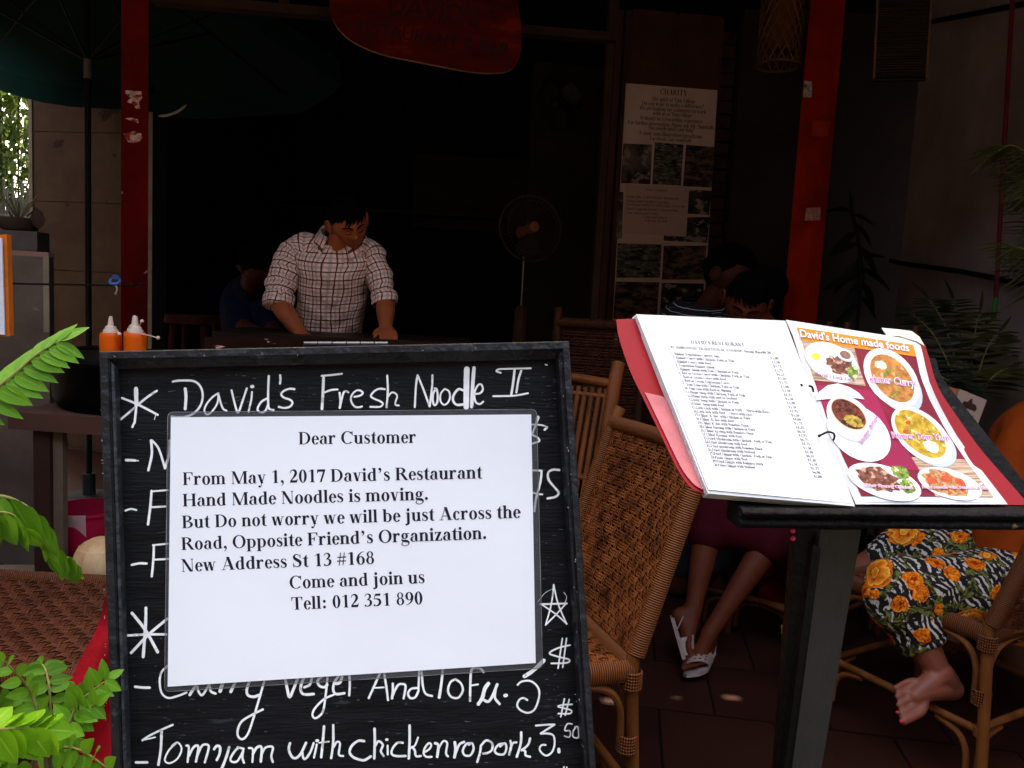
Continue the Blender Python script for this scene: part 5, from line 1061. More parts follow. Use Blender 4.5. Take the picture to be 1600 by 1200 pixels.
lc = sum(lf, V((0, 0, 0))) / 8 + V((0, -.015, 0)); q = MB(); q.add([lc] + lf, [(0, 1 + i, 1 + (i + 1) % 8) for i in range(8)]); q.tube([P(57, 325, 3.05), P(52, 330, 3.1), pz + V((.03, 0, .06))], .003, 5)
q.build('leaf', pm('dark brown leaf', (.07, .035, .02), .6, .4, 20, transl=(.04, .02, .01)), plp)
# wire with a blue clip, tied between cabinet and post
wr = MB(); wr.tube(crom([P(14, 443, 2.72), P(60, 444, 2.7), P(134, 445, 2.66), P(180, 446, 2.62), P(205, 444, 2.57), P(231, 442, 2.57)], 4), .0032, 6); wr.tube(crom([P(203, 442, 2.565), P(207, 446, 2.555), P(203, 449, 2.565)], 3), .003, 5)
tag(wr.build('wire', black_metal, origin=P(134, 445, 2.66)), 'dark wire strung from the cabinet to the plain red post', 'wire')
cq = P(180, 438, 2.6); clp = thing('blue_clip', 'small blue plastic ring clip hanging on the wire', 'clip', cq)
MB().tube([cq + RT * (.0165 * cos(a)) + UP * (.011 * sin(a) - .002) + FW * (.008 * sin(a)) for a in [2 * pi * k / 20 for k in range(20)]], .0048, 8, closed=True, up=FW).build('ring', pm('blue plastic', (.05, .12, .36), .35, .2), clp)
MB().slab([cq + RT * x + UP * y for x, y in ((-.013, .004), (-.008, .019), (.010, .017), (.018, .006), (.014, .002))], FW * .02).build('shell', pm('blue plastic dark', (.03, .07, .2), .4, .2), clp, smooth=0)
MB().tube(crom([P(181, 447, 2.58), P(183, 452, 2.57), P(181, 459, 2.57)], 4), .003, 6).ell(P(181, 459, 2.57), .005, nu=8, nv=6).build('tail', pale_metal, clp)

tbl = thing('side_table', 'dark brown table with slatted lower shelf, left of the sandwich board', 'table', (P(120, 700, 2.3).x, 2.3, .004))
brown_met = pm('brown enamel', (.060, .025, .017), .45, .2, 4, .06, 20)
ta, tb_ = P(12, 643, 2.09), P(420, 645, 2.03); tz = ta.z
tx_ = V((tb_.x - ta.x, tb_.y - ta.y, 0)).normalized(); ty_ = V((-tx_.y, tx_.x, 0)); T0 = V((ta.x, ta.y, 0)); TL = (V((tb_.x, tb_.y, 0)) - T0).length; TD = .62
def tq(x, y, z): return T0 + tx_ * x + ty_ * y + V((0, 0, z))
def tbox(mb, x0, x1, y0, y1, z0, z1): mb.slab([tq(x0, y0, z0), tq(x1, y0, z0), tq(x1, y1, z0), tq(x0, y1, z0)], V((0, 0, z1 - z0)))
m_ = MB(); tbox(m_, 0, TL, 0, TD, tz - .046, tz); m_.build('tabletop', brown_met, tbl, smooth=0)
leg_m = pm('dark enamel leg', (.030, .013, .009), .45, .2, 4)
for x in (.055, TL - .11):
    for y in (.02, TD - .07):
        m_ = MB(); tbox(m_, x, x + .046, y, y + .05, .004, tz - .048); m_.build('leg', leg_m, tbl, smooth=0)
m_ = MB(); tbox(m_, .103, .130, .03, .05, .3, tz - .05); tbox(m_, .0, .012, .1, .12, .02, tz - .05); m_.build('brace', pm('brown brace', (.10, .065, .045), .5, .2), tbl, smooth=0)
m_ = MB(); zs = .38
for k in range(11): tbox(m_, .05, TL - .06, .01 + k * .054, .01 + k * .054 + .04, zs - .012, zs)
for x in (.12, TL - .2): tbox(m_, x, x + .03, 0.02, TD - .02, zs - .03, zs - .012)
m_.build('lower_shelf', pm('brown slat', (.055, .025, .018), .5, .25, 6), tbl, smooth=0)
# black cooking drum on the table
dq = tq(.25, .275, tz); drum = thing('black_griddle', 'big round black griddle drum on the side table', 'griddle', dq)
hD = .142; MB().lathe([(.215, .0), (.25, .006), (.262, .03), (.266, hD - .03), (.272, hD - .022), (.272, hD - .006), (.264, hD), (.2, hD - .004), (0, hD - .012)], dq, 48).build('drum', pm('black iron', (.0015, .0015, .0015), .5, .3, 8, .1, 30, spec=.03), drum)
for a in (2.6, 5.7):
    e = V((cos(a), sin(a), 0)); e2 = V((-sin(a), cos(a), 0)); MB().tube(crom([dq + e * .29 + e2 * .05 + V((0, 0, .13)), dq + e * .33 + e2 * .04 + V((0, 0, .14)), dq + e * .33 - e2 * .04 + V((0, 0, .14)), dq + e * .29 - e2 * .05 + V((0, 0, .13))], 5), .007, 8).build('handle', black_metal, drum)
# sauce bottles
ob = pm('orange squeeze plastic', (1.0, .125, .004), .38, .04, 6, spec=.35); cap_m = pm('cream nozzle plastic', (.80, .58, .44), .4, .08, 8)
def bottle(px, pytop, d, label, tether, r=.031, lean=0, rz=0):
    top = P(px, pytop, d); z0 = tz; h = top.z - z0; loc = V((top.x, top.y, z0)); t = thing('sauce_bottle', label, 'bottle', loc, group='orange sauce bottles')
    MB().lathe([(r * .8, 0), (r * .97, .004), (r, .012), (r, h - .016), (r * .985, h - .006), (r * .9, h), (r * .55, h + .001)], loc, 28).build('body', ob, t)
    MB().lathe([(.0215, h - .001), (.0215, h + .007), (.0165, h + .013), (.0155, h + .018), (.009, h + .022), (.0055, h + .045), (.0042, h + .05), (0, h + .05)], loc, 20).build('nozzle', cap_m, t)
    if tether:
        q = MB(); pts = crom([P(x, y, dd) for x, y, dd in tether], 5); q.tube(pts, .0016, 6); q.ell(pts[-1], .0058, nu=12, nv=8); q.build('tip_cap', cap_m, t)
    return t
bottle(173, 520, 2.42, 'orange sauce bottle with its cap hooked at the shoulder, left one of the three', [(180, 518, 2.40), (185, 519, 2.395), (186.5, 522, 2.39)])
bottle(212, 520, 2.40, 'orange sauce bottle with cap stretched out on a thin strap, front right of the three', [(214, 521, 2.385), (228, 523, 2.38), (247, 528, 2.37)])
bottle(210, 518, 2.50, 'orange sauce bottle half hidden behind the front right one', [(217, 511, 2.49), (220, 505, 2.48), (222, 502, 2.47)])
# bucket and coconut on the lower shelf
bq_ = P(139, 846, 2.30); bk_ = thing('pink_bucket', 'red pink plastic bucket with a clear bag over its rim, on the slatted shelf', 'bucket', (bq_.x, bq_.y, zs))
ztop = P(139, 790, 2.30).z - zs; pinkm = pm('red pink plastic', (.42, .010, .045), .35, .12, 5)
MB().lathe([(.074, 0), (.078, .004), (.094, ztop - .008), (.101, ztop - .008), (.101, ztop), (.096, ztop), (.075, .008), (0, .006)], (bq_.x, bq_.y, zs), 36).build('bucket_body', pinkm, bk_)
q = MB(); rows = []
for i in range(7):
    t = i / 6; rows.append([V((bq_.x, bq_.y, zs)) + V((cos(a) * lerp(.105, .094, t), sin(a) * lerp(.105, .094, t), ztop + .003 - t * (.055 + .02 * sin(a * 5)))) * 1.0 for a in [pi * .9 + 2.3 * k / 14 for k in range(15)]])
q.sheet(rows); q.build('plastic_bag', film('clear bag', (.8, .7, .66), .62, .25), bk_, smooth=60)
cq = P(158, 868, 2.12); R0 = .068; coco = thing('trimmed_coconut', 'cream coloured trimmed coconut on the slatted shelf beside the board', 'coconut', (cq.x, cq.y, zs))
def facet(d, q):
    a = math.atan2(d.y, d.x); k = round(a / (2 * pi / 9)) * (2 * pi / 9); f = 1 / max(.86, cos(a - k) if abs(d.z) < .8 else 1); return V((q.x * f * .97, q.y * f * .97, q.z * (1 if d.z < .55 else .9)))
MB().ell((cq.x, cq.y, zs + R0 * 1.08), (R0, R0, R0 * 1.1), nu=36, nv=22, fn=facet).build('husk', pm('cut coconut husk', (.46, .20, .07), .75, .25, 7, .2, 40, (1, 1, .4), col2=(.60, .40, .22)), coco, smooth=22)

# ================================================================ pale curved strip standing in for a light reflection, and dark interior clutter
q = MB(); q.tube(crom([P(248, 181, 4.2), P(262, 180, 4.2), P(278, 174, 4.2), P(291, 164, 4.2)], 5), [.004] * 2 + [.007] * 12 + [.004] * 2, 8); tag(q.build('curved_reflection', pm('pale reflection strip', (.40, .33, .28), .5, .2), origin=P(262, 180, 4.2)), 'pale curved light reflection modelled as a strip, right of the plain red post', 'strip')
sx = P(304, 540, 4.6); stl = thing('plastic_stool', 'dim red plastic stool in the dark interior right of the bottles', 'stool', (sx.x, sx.y, .004))
rm = pm('dull red plastic', (.045, .0018, .0014), .45, .2); zz = P(304, 492, 4.6).z
MB().lathe([(.15, zz - .05), (.165, zz - .045), (.16, zz), (.06, zz + .004), (0, zz)], (sx.x, sx.y, 0), 24).build('seat', rm, stl)
for k in range(4):
    a = pi / 4 + k * pi / 2; MB().tube([(sx.x + cos(a) * .12, sx.y + sin(a) * .12, zz - .03), (sx.x + cos(a) * .19, sx.y + sin(a) * .19, .006)], .022, 8).build('leg', rm, stl)
# counter the man leans on
co = thing('counter', 'dark wooden counter the man leans his hands on, behind the board', 'counter', (P(520, 560, 3.1).x, 3.2, .004))
k0, k1 = P(330, 534, 3.05), P(735, 552, 3.12); kz = P(610, 530, 3.15).z
kx = V((k1.x - k0.x, k1.y - k0.y, 0)); kn = V((-kx.y, kx.x, 0)).normalized(); K0 = V((k0.x, k0.y, 0))
MB().slab([K0 + V((0, 0, kz - .04)), K0 + kx + V((0, 0, kz - .04)), K0 + kx + V((0, 0, kz)), K0 + V((0, 0, kz))], kn * .48).build('countertop', dark_wood, co, smooth=0)
MB().slab([K0 + kx * .04 + kn * .03 + V((0, 0, .01)), K0 + kx * .96 + kn * .03 + V((0, 0, .01)), K0 + kx * .96 + kn * .03 + V((0, 0, kz - .042)), K0 + kx * .04 + kn * .03 + V((0, 0, kz - .042))], kn * .4).build('cabinet_front', black_wall, co, smooth=0)
# ================================================================ rattan chairs
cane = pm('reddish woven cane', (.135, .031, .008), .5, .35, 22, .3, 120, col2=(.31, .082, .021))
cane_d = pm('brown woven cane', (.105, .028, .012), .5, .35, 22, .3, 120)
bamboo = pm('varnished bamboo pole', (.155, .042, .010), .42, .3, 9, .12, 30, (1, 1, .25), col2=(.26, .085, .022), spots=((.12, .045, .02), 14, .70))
def wrapmat(name, c, c2, n):
    mt = bpy.data.materials.new(name); mt.use_nodes = True; nt = mt.node_tree; L = nt.links.new; b = nt.nodes['Principled BSDF']; b.inputs['Roughness'].default_value = .5; b.inputs['Specular IOR Level'].default_value = .15
    tc = _n(nt, 'ShaderNodeTexCoord'); wv = _n(nt, 'ShaderNodeTexWave'); wv.bands_direction = 'Y'; wv.inputs['Scale'].default_value = n; wv.inputs['Distortion'].default_value = .6; wv.inputs['Detail'].default_value = 2
    L(tc.outputs['UV'], wv.inputs['Vector']); mx = _n(nt, 'ShaderNodeMix', data_type='RGBA'); mx.inputs[6].default_value = (*c, 1); mx.inputs[7].default_value = (*c2, 1); L(wv.outputs['Fac'], mx.inputs[0]); L(mx.outputs[2], b.inputs['Base Color'])
    bp = _n(nt, 'ShaderNodeBump'); bp.inputs['Strength'].default_value = .7; bp.inputs['Distance'].default_value = .003; L(wv.outputs['Fac'], bp.inputs['Height']); L(bp.outputs[0], b.inputs['Normal']); return mt
wrap = wrapmat('cane wrapping', (.05, .012, .004), (.30, .088, .022), 60)
wrap_d = wrapmat('dark cane wrapping', (.035, .009, .004), (.20, .055, .015), 60)
def weave(mb, fn, nu, nv, amp=.0034, su=2, sv=3, gu=.56, gv=.86):
    """over-and-under cane strands on a surface fn(u, v) -> (point, normal); su/sv strands lie side by side"""
    wu = (fn(1, .5)[0] - fn(0, .5)[0]).length / nu * gu / su / 2; wv = (fn(.5, 1)[0] - fn(.5, 0)[0]).length / nv * gv / sv / 2
    for i in range(nu):
        for s in range(su):
            u = (i + .5 + (s - (su - 1) / 2) * gu / su) / nu; pts = []
            for k in range(nv * 2 + 1):
                v = k / (nv * 2); p, n = fn(u, v); ph = (k / 2 - .5); pts.append(p + n * (amp * cos(pi * (ph + i))))
            mb.tube(pts, [(wu * .45, wu * .82)] * len(pts), 5, up=fn(u, 0)[1], cap=False)
    for j in range(nv):
        for s in range(sv):
            v = (j + .5 + (s - (sv - 1) / 2) * gv / sv) / nv; pts = []
            for k in range(nu * 2 + 1):
                u = k / (nu * 2); p, n = fn(u, v); ph = (k / 2 - .5); pts.append(p - n * (amp * cos(pi * (ph + j))))
            mb.tube(pts, [(wv * .45, wv * .80)] * len(pts), 5, up=fn(0, v)[1], cap=False)
def rattan_chair(label, loc, style='woven', W=.44, D=.43, SZ=.42, BH=.46, lean=.15, cm=None, wm_=None, bm_=None, dens=1.0, R0=.0145):
    cm, wm_, bm_ = cm or cane, wm_ or wrap, bm_ or bamboo
    t = thing('rattan_chair', label, 'chair', (0, 0, 0), group='rattan chairs')
    hw, hd = W / 2, D / 2
    nrm = V((0, lean, 1)).normalized(); bn = V((0, cos(math.atan(lean / BH)), sin(math.atan(lean / BH))))
    # seat: woven field inside a wrapped rim
    s = MB(); weave(s, lambda u, v: (V((lerp(-hw + .02, hw - .02, u), lerp(-hd + .02, hd - .02, v), SZ - .012 * sin(pi * u) * sin(pi * v))), V((0, 0, 1))), int(20 * dens), int(20 * dens))
    s.build('seat', cm, t, smooth=60)
    s = MB(); cs = [(-hw, -hd), (hw, -hd), (hw, hd), (-hw, hd)]
    for i in range(4):
        a, b = V((*cs[i], SZ - .012)), V((*cs[(i + 1) % 4], SZ - .012)); s.tube([lerp(a, b, k / 6) for k in range(7)], [(.026, .017)] * 7, 10, up=(0, 0, 1))
    s.build('seat_rim', wm_, t)
    for x in (-hw, hw):
        l = MB(); l.tube([(x * 1.04, -hd - .03, .002), (x, -hd, SZ - .03), (x, -hd, SZ + .02), (x, -hd - lean * .35, SZ + BH * .35), (x, -hd - lean, SZ + BH), (x, -hd - lean * 1.13, SZ + BH * 1.09)], [R0] * 4 + [R0 * 1.05] * 2, 12)
        for z, y in ((.155, -hd - .01), (SZ - .035, -hd)): l.tube([(x, y, z - .012), (x, y, z + .012)], R0 * 1.28, 12)
        l.build('leg', bm_, t)
        l = MB(); l.tube([(x * 1.03, hd + .01, .002), (x, hd, SZ - .02)], R0, 12); l.tube([(x * 1.01, hd, .143), (x * 1.01, hd, .167)], R0 * 1.28, 12); l.build('leg', bm_, t)
    st = MB(); z = .155
    for a, b in (((-hw, -hd), (hw, -hd)), ((-hw, hd), (hw, hd)), ((-hw, -hd), (-hw, hd)), ((hw, -hd), (hw, hd))): st.tube([V((*a, z)), V((*b, z))], R0 * .75, 10)
    st.build('stretcher', bm_, t)
    for sx in (-1, 1):
        for sy in (-1, 1):
            x, y = sx * hw, sy * hd
            for dx, dy in ((-sx, 0), (0, -sy)):
                br = MB(); e = V((dx, dy, 0)); br.tube(crom([V((x, y, SZ - .17)) + e * .018, V((x, y, SZ - .10)) + e * .022, V((x, y, SZ - .055)) + e * .05, V((x, y, SZ - .038)) + e * .11, V((x, y, SZ - .036)) + e * .17], 4), .0085, 8)
                br.tube(crom([V((x, y, .03)) + e * .018, V((x, y, .09)) + e * .024, V((x, y, .125)) + e * .05, V((x, y, .14)) + e * .11], 4), .0085, 8)
                br.build('bent_brace', bm_, t)
    for sx in (-1, 1):
        for sy in (-1, 1):
            for zc in (SZ - .175, SZ - .03):
                bd = MB()
                for k in range(6): bd.tube([V((sx * hw + cos(a) * .021, sy * hd + sin(a) * .021, zc - .018 + k * .007)) for a in [2 * pi * q / 12 for q in range(12)]], .0036, 5, closed=True)
                bd.build('binding', wm_, t)
    def bpt(u, v): return V((lerp(-hw, hw, u), -hd - lean * v, SZ + BH * v))
    b = MB()
    if style == 'woven':
        dip = .03
        def fn(u, v):
            vv = lerp(-.03, .97, v); p = bpt(lerp(.03, .97, u), vv) + V((0, -.03 * sin(pi * u) , -dip * sin(pi * u) * v * 0)); return p, bn
        weave(b, fn, int(17 * dens), int(20 * dens)); b.build('backrest', cm, t, smooth=60)
        w_ = MB()
        for x in (0, 1): w_.tube([bpt(x, v) for v in [k / 20 for k in range(1, 20)]], [(.019, .021)] * 19, 10)
        w_.tube([bpt(k / 10, .99) + V((0, -.03 * sin(pi * k / 10), .004)) for k in range(11)], [(.02, .018)] * 11, 10)
        w_.tube([bpt(k / 10, -.03) + V((0, -.03 * sin(pi * k / 10), 0)) for k in range(11)], [(.007, .007)] * 11, 10)
        w_.build('wrapped_edge', wm_, t)
    else:
        for k in range(19):
            u = (k + .9) / 20.8; b.tube([bpt(u, .03), bpt(u, .94)], .0078, 8)
        b.build('backrest', pm('split bamboo stick', (.13, .036, .010), .5, .4, 18, .1, 30, (1, 1, .2)), t)
        w_ = MB(); w_.tube([bpt(k / 8, .97 - .0 * k) + V((0, 0, .012 * sin(pi * k / 8))) for k in range(9)], .0145, 10); w_.tube([bpt(k / 8, .9) for k in range(9)], .008, 8); w_.tube([bpt(k / 8, .45) for k in range(9)], .009, 8); w_.tube([bpt(k / 8, .03) for k in range(9)], .012, 8); w_.build('back_rail', bm_, t)
    return t
def place(t, near, yaxis):
    """put the chair so that its seat corner 'near' (local x sign, y sign, world point) is met, facing yaxis"""
    (sx, sy, pt), y = near, V(yaxis).normalized(); rz = math.atan2(-y.x, y.y); x = V((cos(rz), sin(rz), 0)); hw, hd = t['hw'], t['hd']
    c = V((pt.x, pt.y, 0)) - x * (sx * hw) - V((y.x, y.y, 0)) * (sy * hd); t.location = (c.x, c.y, .004); t.rotation_euler = (0, 0, rz)
    del t['hw'], t['hd']; return t
def mk(label, **k):
    t = rattan_chair(label, None, **k); t['hw'] = k.get('W', .44) / 2; t['hd'] = k.get('D', .43) / 2; return t
# A: empty chair right behind the board, near back corner seen at (990, 1045)
chA = mk('empty reddish rattan chair with woven back, just right of the sandwich board', lean=.14, BH=.46, W=.46)
place(chA, (-1, -1, P(988, 1040, 1.74)), (-.90, -.30, 0))
# B: bamboo stick chair behind it
chB = mk('bamboo chair with vertical stick back, behind the empty woven chair', style='stick', R0=.019, bm_=pm('aged bamboo pole', (.15, .038, .009), .45, .35, 9, .15, 30, (1, 1, .25), spots=((.05, .014, .005), 14, .64)), SZ=.46, BH=.52, lean=.16, W=.46)
place(chB, (-1, -1, P(916, 868, 2.26)), (-.42, -.9, 0))
# C: tall woven chair deeper in, back towards us
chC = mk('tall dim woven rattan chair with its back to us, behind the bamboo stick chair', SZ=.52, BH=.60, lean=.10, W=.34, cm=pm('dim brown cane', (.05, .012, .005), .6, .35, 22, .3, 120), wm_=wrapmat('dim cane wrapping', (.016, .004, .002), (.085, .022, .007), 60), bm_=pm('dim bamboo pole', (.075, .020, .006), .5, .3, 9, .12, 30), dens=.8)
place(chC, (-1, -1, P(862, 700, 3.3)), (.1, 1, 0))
# D: chair under the woman in flowered trousers
chD = mk('brown rattan chair under the woman in flowered trousers', lean=.14, BH=.44, W=.47, D=.45, cm=cane_d, wm_=wrap_d)
place(chD, (-1, -1, P(1545, 988, 2.04)), (-.50, .86, 0))
# E: darker chair behind the menu stand; F: chair at the left edge; G: chair of the seated woman
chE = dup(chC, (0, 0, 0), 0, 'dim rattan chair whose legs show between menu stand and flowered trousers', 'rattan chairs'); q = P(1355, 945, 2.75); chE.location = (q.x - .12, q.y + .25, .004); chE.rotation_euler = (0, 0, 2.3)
chF = mk('brown woven rattan chair at the lower left, beside the crimson cloth', W=.50, D=.50, SZ=.43, cm=cane_d, wm_=wrap_d, dens=.95)
q = P(60, 985, 1.80); chF.location = (q.x - .02, q.y + .0, .004); chF.rotation_euler = (0, 0, radians(-90)); del chF['hw'], chF['hd']
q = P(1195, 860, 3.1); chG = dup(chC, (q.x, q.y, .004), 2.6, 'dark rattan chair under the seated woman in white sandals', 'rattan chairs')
# ================================================================ plants
def leaf(mb, base, d, nrm, L, W, droop=.15, fold=.2, n=6, tip=1.0, m=0):
    d = d.normalized(); s = d.cross(nrm); s = s.normalized() if s.length > 1e-6 else d.orthogonal(); nn = s.cross(d).normalized(); rows = []
    for i in range(n + 1):
        t = i / n; w = W * .5 * (sin(pi * min(1, t ** .75 * .985 + .015)) ** .85) * (1 if t < 1 else 0)
        p = base + d * (L * t) - nn * (droop * L * t * t); rows.append([p - s * w + nn * (fold * w), p, p + s * w + nn * (fold * w)])
    mb.sheet(rows, m=m, uvs=[(j * .5, i / n) for i in range(n + 1) for j in range(3)])
green = [leafmat(f'leaf green {i}', c, c2, tr) for i, (c, c2, tr) in enumerate([((.045, .150, .006), (.095, .260, .016), (.17, .38, .025)), ((.030, .105, .005), (.070, .19, .012), (.11, .27, .016)), ((.060, .19, .006), (.125, .31, .012), (.20, .42, .02)), ((.010, .022, .004), (.060, .085, .014), (.07, .12, .02))])]
twig = pm('green brown twig', (.14, .13, .035), .6, .3, 20)
shrub = thing('leafy_shrub', 'bright green shrub with paired oval leaflets in front of the lower left, closest to us', 'shrub', (P(40, 1000, .85).x, .78, 0))
def frond(par, pts, L, W, n, right, left, gm, t0=.05, rad=.0012, taper=.35, jit=.12, droop=.12, seed=0, nrm=None, mt=None, name='frond', smooth=60, fold=.18, stag=True, n_leaf=6):
    """one frond: midrib through pts with leaflets on both sides; right/left are directions in view axes (x right, y up, z away)"""
    random.seed(seed + 11); c = crom(pts, 8); N = len(c); mb = MB(); mb.tube(c, [lerp(rad * 1.6, rad * .6, i / (N - 1)) for i in range(N)], 6, m=1)
    nr = nrm or cv(-.1, .5, -.85)
    for k in range(n):
        t = t0 + (1 - t0) * (k + .5) / n
        for side, dr in ((0, right), (1, left)):
            if dr is None: continue
            tt = min(.999, t + (.3 / n if side and stag else 0)); i = min(N - 2, int(tt * (N - 1))); p = lerp(c[i], c[i + 1], tt * (N - 1) - i); tg = (c[i + 1] - c[i]).normalized()
            s = 1 - taper * abs(t - .35) / .65
            d = (cv(*dr).normalized() + tg * .35 + V([random.uniform(-jit, jit) for _ in range(3)])).normalized()
            leaf(mb, p, d, (nr + V([random.uniform(-jit * 2, jit * 2) for _ in range(3)])).normalized(), L * s * random.uniform(.9, 1.1), W * s * random.uniform(.88, 1.12), droop, fold, n_leaf)
    tgz = (c[-1] - c[-3]).normalized(); leaf(mb, c[-1], tgz, nr, L * .75, W * .8, droop, fold, n_leaf)
    mb.build(name, [mt or green[gm], twig], par, smooth=smooth)
frond(shrub, [P(-60, 655, .83), P(-12, 612, .83), P(25, 582, .84), P(60, 552, .85), P(92, 533, .86)], 0.045, .0175, 10, (.80, -.72, -.12), (.05, .75, .65), 0, jit=.07, seed=1)
frond(shrub, [P(-60, 800, .80), P(-10, 775, .80), P(35, 787, .81), P(66, 815, .82), P(80, 850, .83), P(95, 868, .84)], 0.041, .017, 9, (.45, -.95, -.25), (-.55, -.7, .35), 1, jit=.10, seed=2)
frond(shrub, [P(-40, 800, .78), P(-5, 800, .78), P(20, 805, .79), P(38, 825, .8)], .040, .023, 4, (.12, -1, -.2), (-.3, -.9, .2), 1, jit=.1, seed=3)
frond(shrub, [P(78, 850, .84), P(90, 862, .84), P(104, 872, .85), P(113, 886, .86)], .034, .024, 3, (.25, -1, -.2), (-.5, -.8, .1), 1, jit=.1, seed=4)
frond(shrub, [P(66, 1140, .80), P(61, 1118, .80), P(47, 1080, .80), P(28, 1055, .79), P(6, 1032, .78)], .022, .0125, 6, (.75, .45, -.3), (-.85, -.35, -.2), 0, taper=.1, seed=5, droop=.05, fold=.1)
frond(shrub, [P(80, 1150, .84), P(79, 1110, .84), P(77, 1075, .84), P(72, 1050, .85), P(66, 1038, .86)], .026, .0125, 8, (.9, -.1, .4), (-.85, -.25, -.35), 1, taper=.2, seed=6)
frond(shrub, [P(80, 1170, .79), P(104, 1135, .79), P(122, 1100, .80), P(146, 1078, .81), P(168, 1062, .82)], .024, .0135, 7, (.75, -.55, -.4), (-.55, .7, -.2), 0, taper=.15, seed=7, jit=.2)
frond(shrub, [P(86, 1160, .8), P(106, 1136, .8), P(128, 1118, .8), P(150, 1100, .8)], .023, .015, 5, (.7, -.6, -.4), (-.3, .8, -.3), 0, taper=.15, seed=8, jit=.25)
frond(shrub, [P(-50, 1150, .70), P(0, 1140, .70), P(35, 1138, .71), P(72, 1140, .72)], .033, .023, 6, (.3, -1, -.1), (-.2, .3, .9), 2, taper=.1, seed=9, jit=.12)
frond(shrub, [P(80, 1172, .76), P(110, 1168, .76), P(142, 1182, .76), P(172, 1205, .76)], .023, .015, 5, (.25, .75, -.4), (-.45, -.85, -.3), 0, taper=.1, seed=10, jit=.2)
frond(shrub, [P(20, 1180, .8), P(0, 1120, .8), P(-25, 1095, .8)], .03, .018, 5, (.7, .2, -.4), (-.6, .4, -.3), 1, seed=12, jit=.3)
frond(shrub, [P(60, 1220, .86), P(95, 1185, .86), P(125, 1120, .86), P(136, 1085, .87)], .026, .016, 6, (.8, -.2, .3), (-.7, .5, .2), 1, seed=13, jit=.3)
frond(shrub, [P(40, 1230, .74), P(20, 1195, .74), P(-10, 1170, .74)], .034, .022, 4, (.6, -.6, -.4), (-.6, -.5, -.3), 1, seed=14, jit=.3)
frond(shrub, [P(60, 1190, .9), P(30, 1140, .9), P(14, 1100, .9)], .028, .016, 6, (.7, .1, .2), (-.7, .3, .2), 1, seed=15, jit=.3)
sm = MB(); gb = V((P(62, 1180, .84).x, .80, 0.0))
for pts in ([gb, P(74, 1260, .84), P(70, 1180, .83), P(66, 1140, .80)], [gb + V((.01, .01, 0)), P(84, 1230, .84), P(80, 1165, .82)], [gb + V((-.02, 0, 0)), P(50, 1260, .84), P(76, 1178, .78)], [gb + V((-.04, 0, 0)), P(-80, 1300, .84), P(-90, 900, .83), P(-60, 655, .83)], [gb + V((-.03, 0, 0)), P(-60, 1300, .84), P(-70, 950, .82), P(-60, 800, .80)], [gb + V((-.03, .02, 0)), P(-70, 1250, .8), P(-60, 1165, .72), P(-50, 1150, .70)]):
    sm.tube(crom(pts, 6), .0028, 7)
sm.build('stem', pm('brown stem', (.10, .07, .04), .8, .3, 20), shrub)
MB().lathe([(.10, 0), (.13, .02), (.16, .22), (.165, .24), (.15, .24), (.12, .03)], (gb.x, gb.y, 0.0), 24).build('pot', pm('clay pot', (.24, .10, .06), .8, .2), shrub)

# garden bush seen through the gap at the far left, in the open
def bush(label, c, rx, ry, z0, z1, n, L, gm, seed):
    t = thing('garden_bush', label, 'bush', (c.x, c.y, 0), group='bushes in the garden gap'); random.seed(seed); mb = MB(); st = MB()
    for k in range(9):
        a = random.uniform(0, 6.28); q = V((c.x + cos(a) * rx * .8, c.y + sin(a) * ry * .8, lerp(z0, z1, random.uniform(.55, 1)))); st.tube(crom([V((c.x + random.uniform(-.1, .1), c.y, 0)), lerp(c, q, .5) + V((random.uniform(-.1, .1), 0, 0)) * 1 + V((0, 0, q.z * .45)), q], 4), .008, 5)
    for k in range(n):
        while 1:
            x, y, z = [random.uniform(-1, 1) for _ in range(3)]
            if x * x + y * y < 1 and mnoise.noise(V((x * 2.1, y * 2.1, z * 3.5 + seed))) > -.22: break
        p = V((c.x + x * rx, c.y + y * ry, lerp(z0, z1, (z + 1) / 2)))
        leaf(mb, p, V((random.uniform(-1, 1), random.uniform(-1, 1), random.uniform(-1, .4))), V((random.uniform(-.6, .6), random.uniform(-.6, .6), 1)).normalized(), L * random.uniform(.7, 1.3), L * .38, .2, .15, 4)
    mb.build('foliage', green[gm], t, smooth=60); st.build('stem', pm('bush bark', (.03, .022, .015), .9, .3), t)
q = P(20, 300, 9.0); bush('sunlit leafy garden bush in the gap at the far left edge', V((q.x, q.y, 0)), .55, .5, 1.4, 3.9, 1900, .15, 3, 5)
q = P(-10, 300, 10.6); bush('darker taller garden bush behind the sunlit one, at the far left edge', V((q.x, q.y, 0)), .8, .5, .3, 4.6, 1700, .17, 3, 8)
fnc = thing('garden_fence', 'bamboo stake fence below the garden bushes at the far left', 'fence', P(10, 400, 8.0)); q = MB(); a, b = P(-60, 330, 7.6), P(75, 330, 7.9)
for k in range(30):
    p = lerp(a, b, k / 29); q.tube([(p.x, p.y, 0), (p.x, p.y, 2.0 + .12 * sin(k * 2.3))], .013, 6)
q.build('stakes', pm('pale bamboo stake', (.10, .085, .06), .6, .3, 8), fnc); q = MB()
for z in (.5, 1.75): q.tube([(a.x, a.y - .02, z), (b.x, b.y - .02, z)], .014, 6)
q.build('rail', MATS['pale bamboo stake'], fnc)

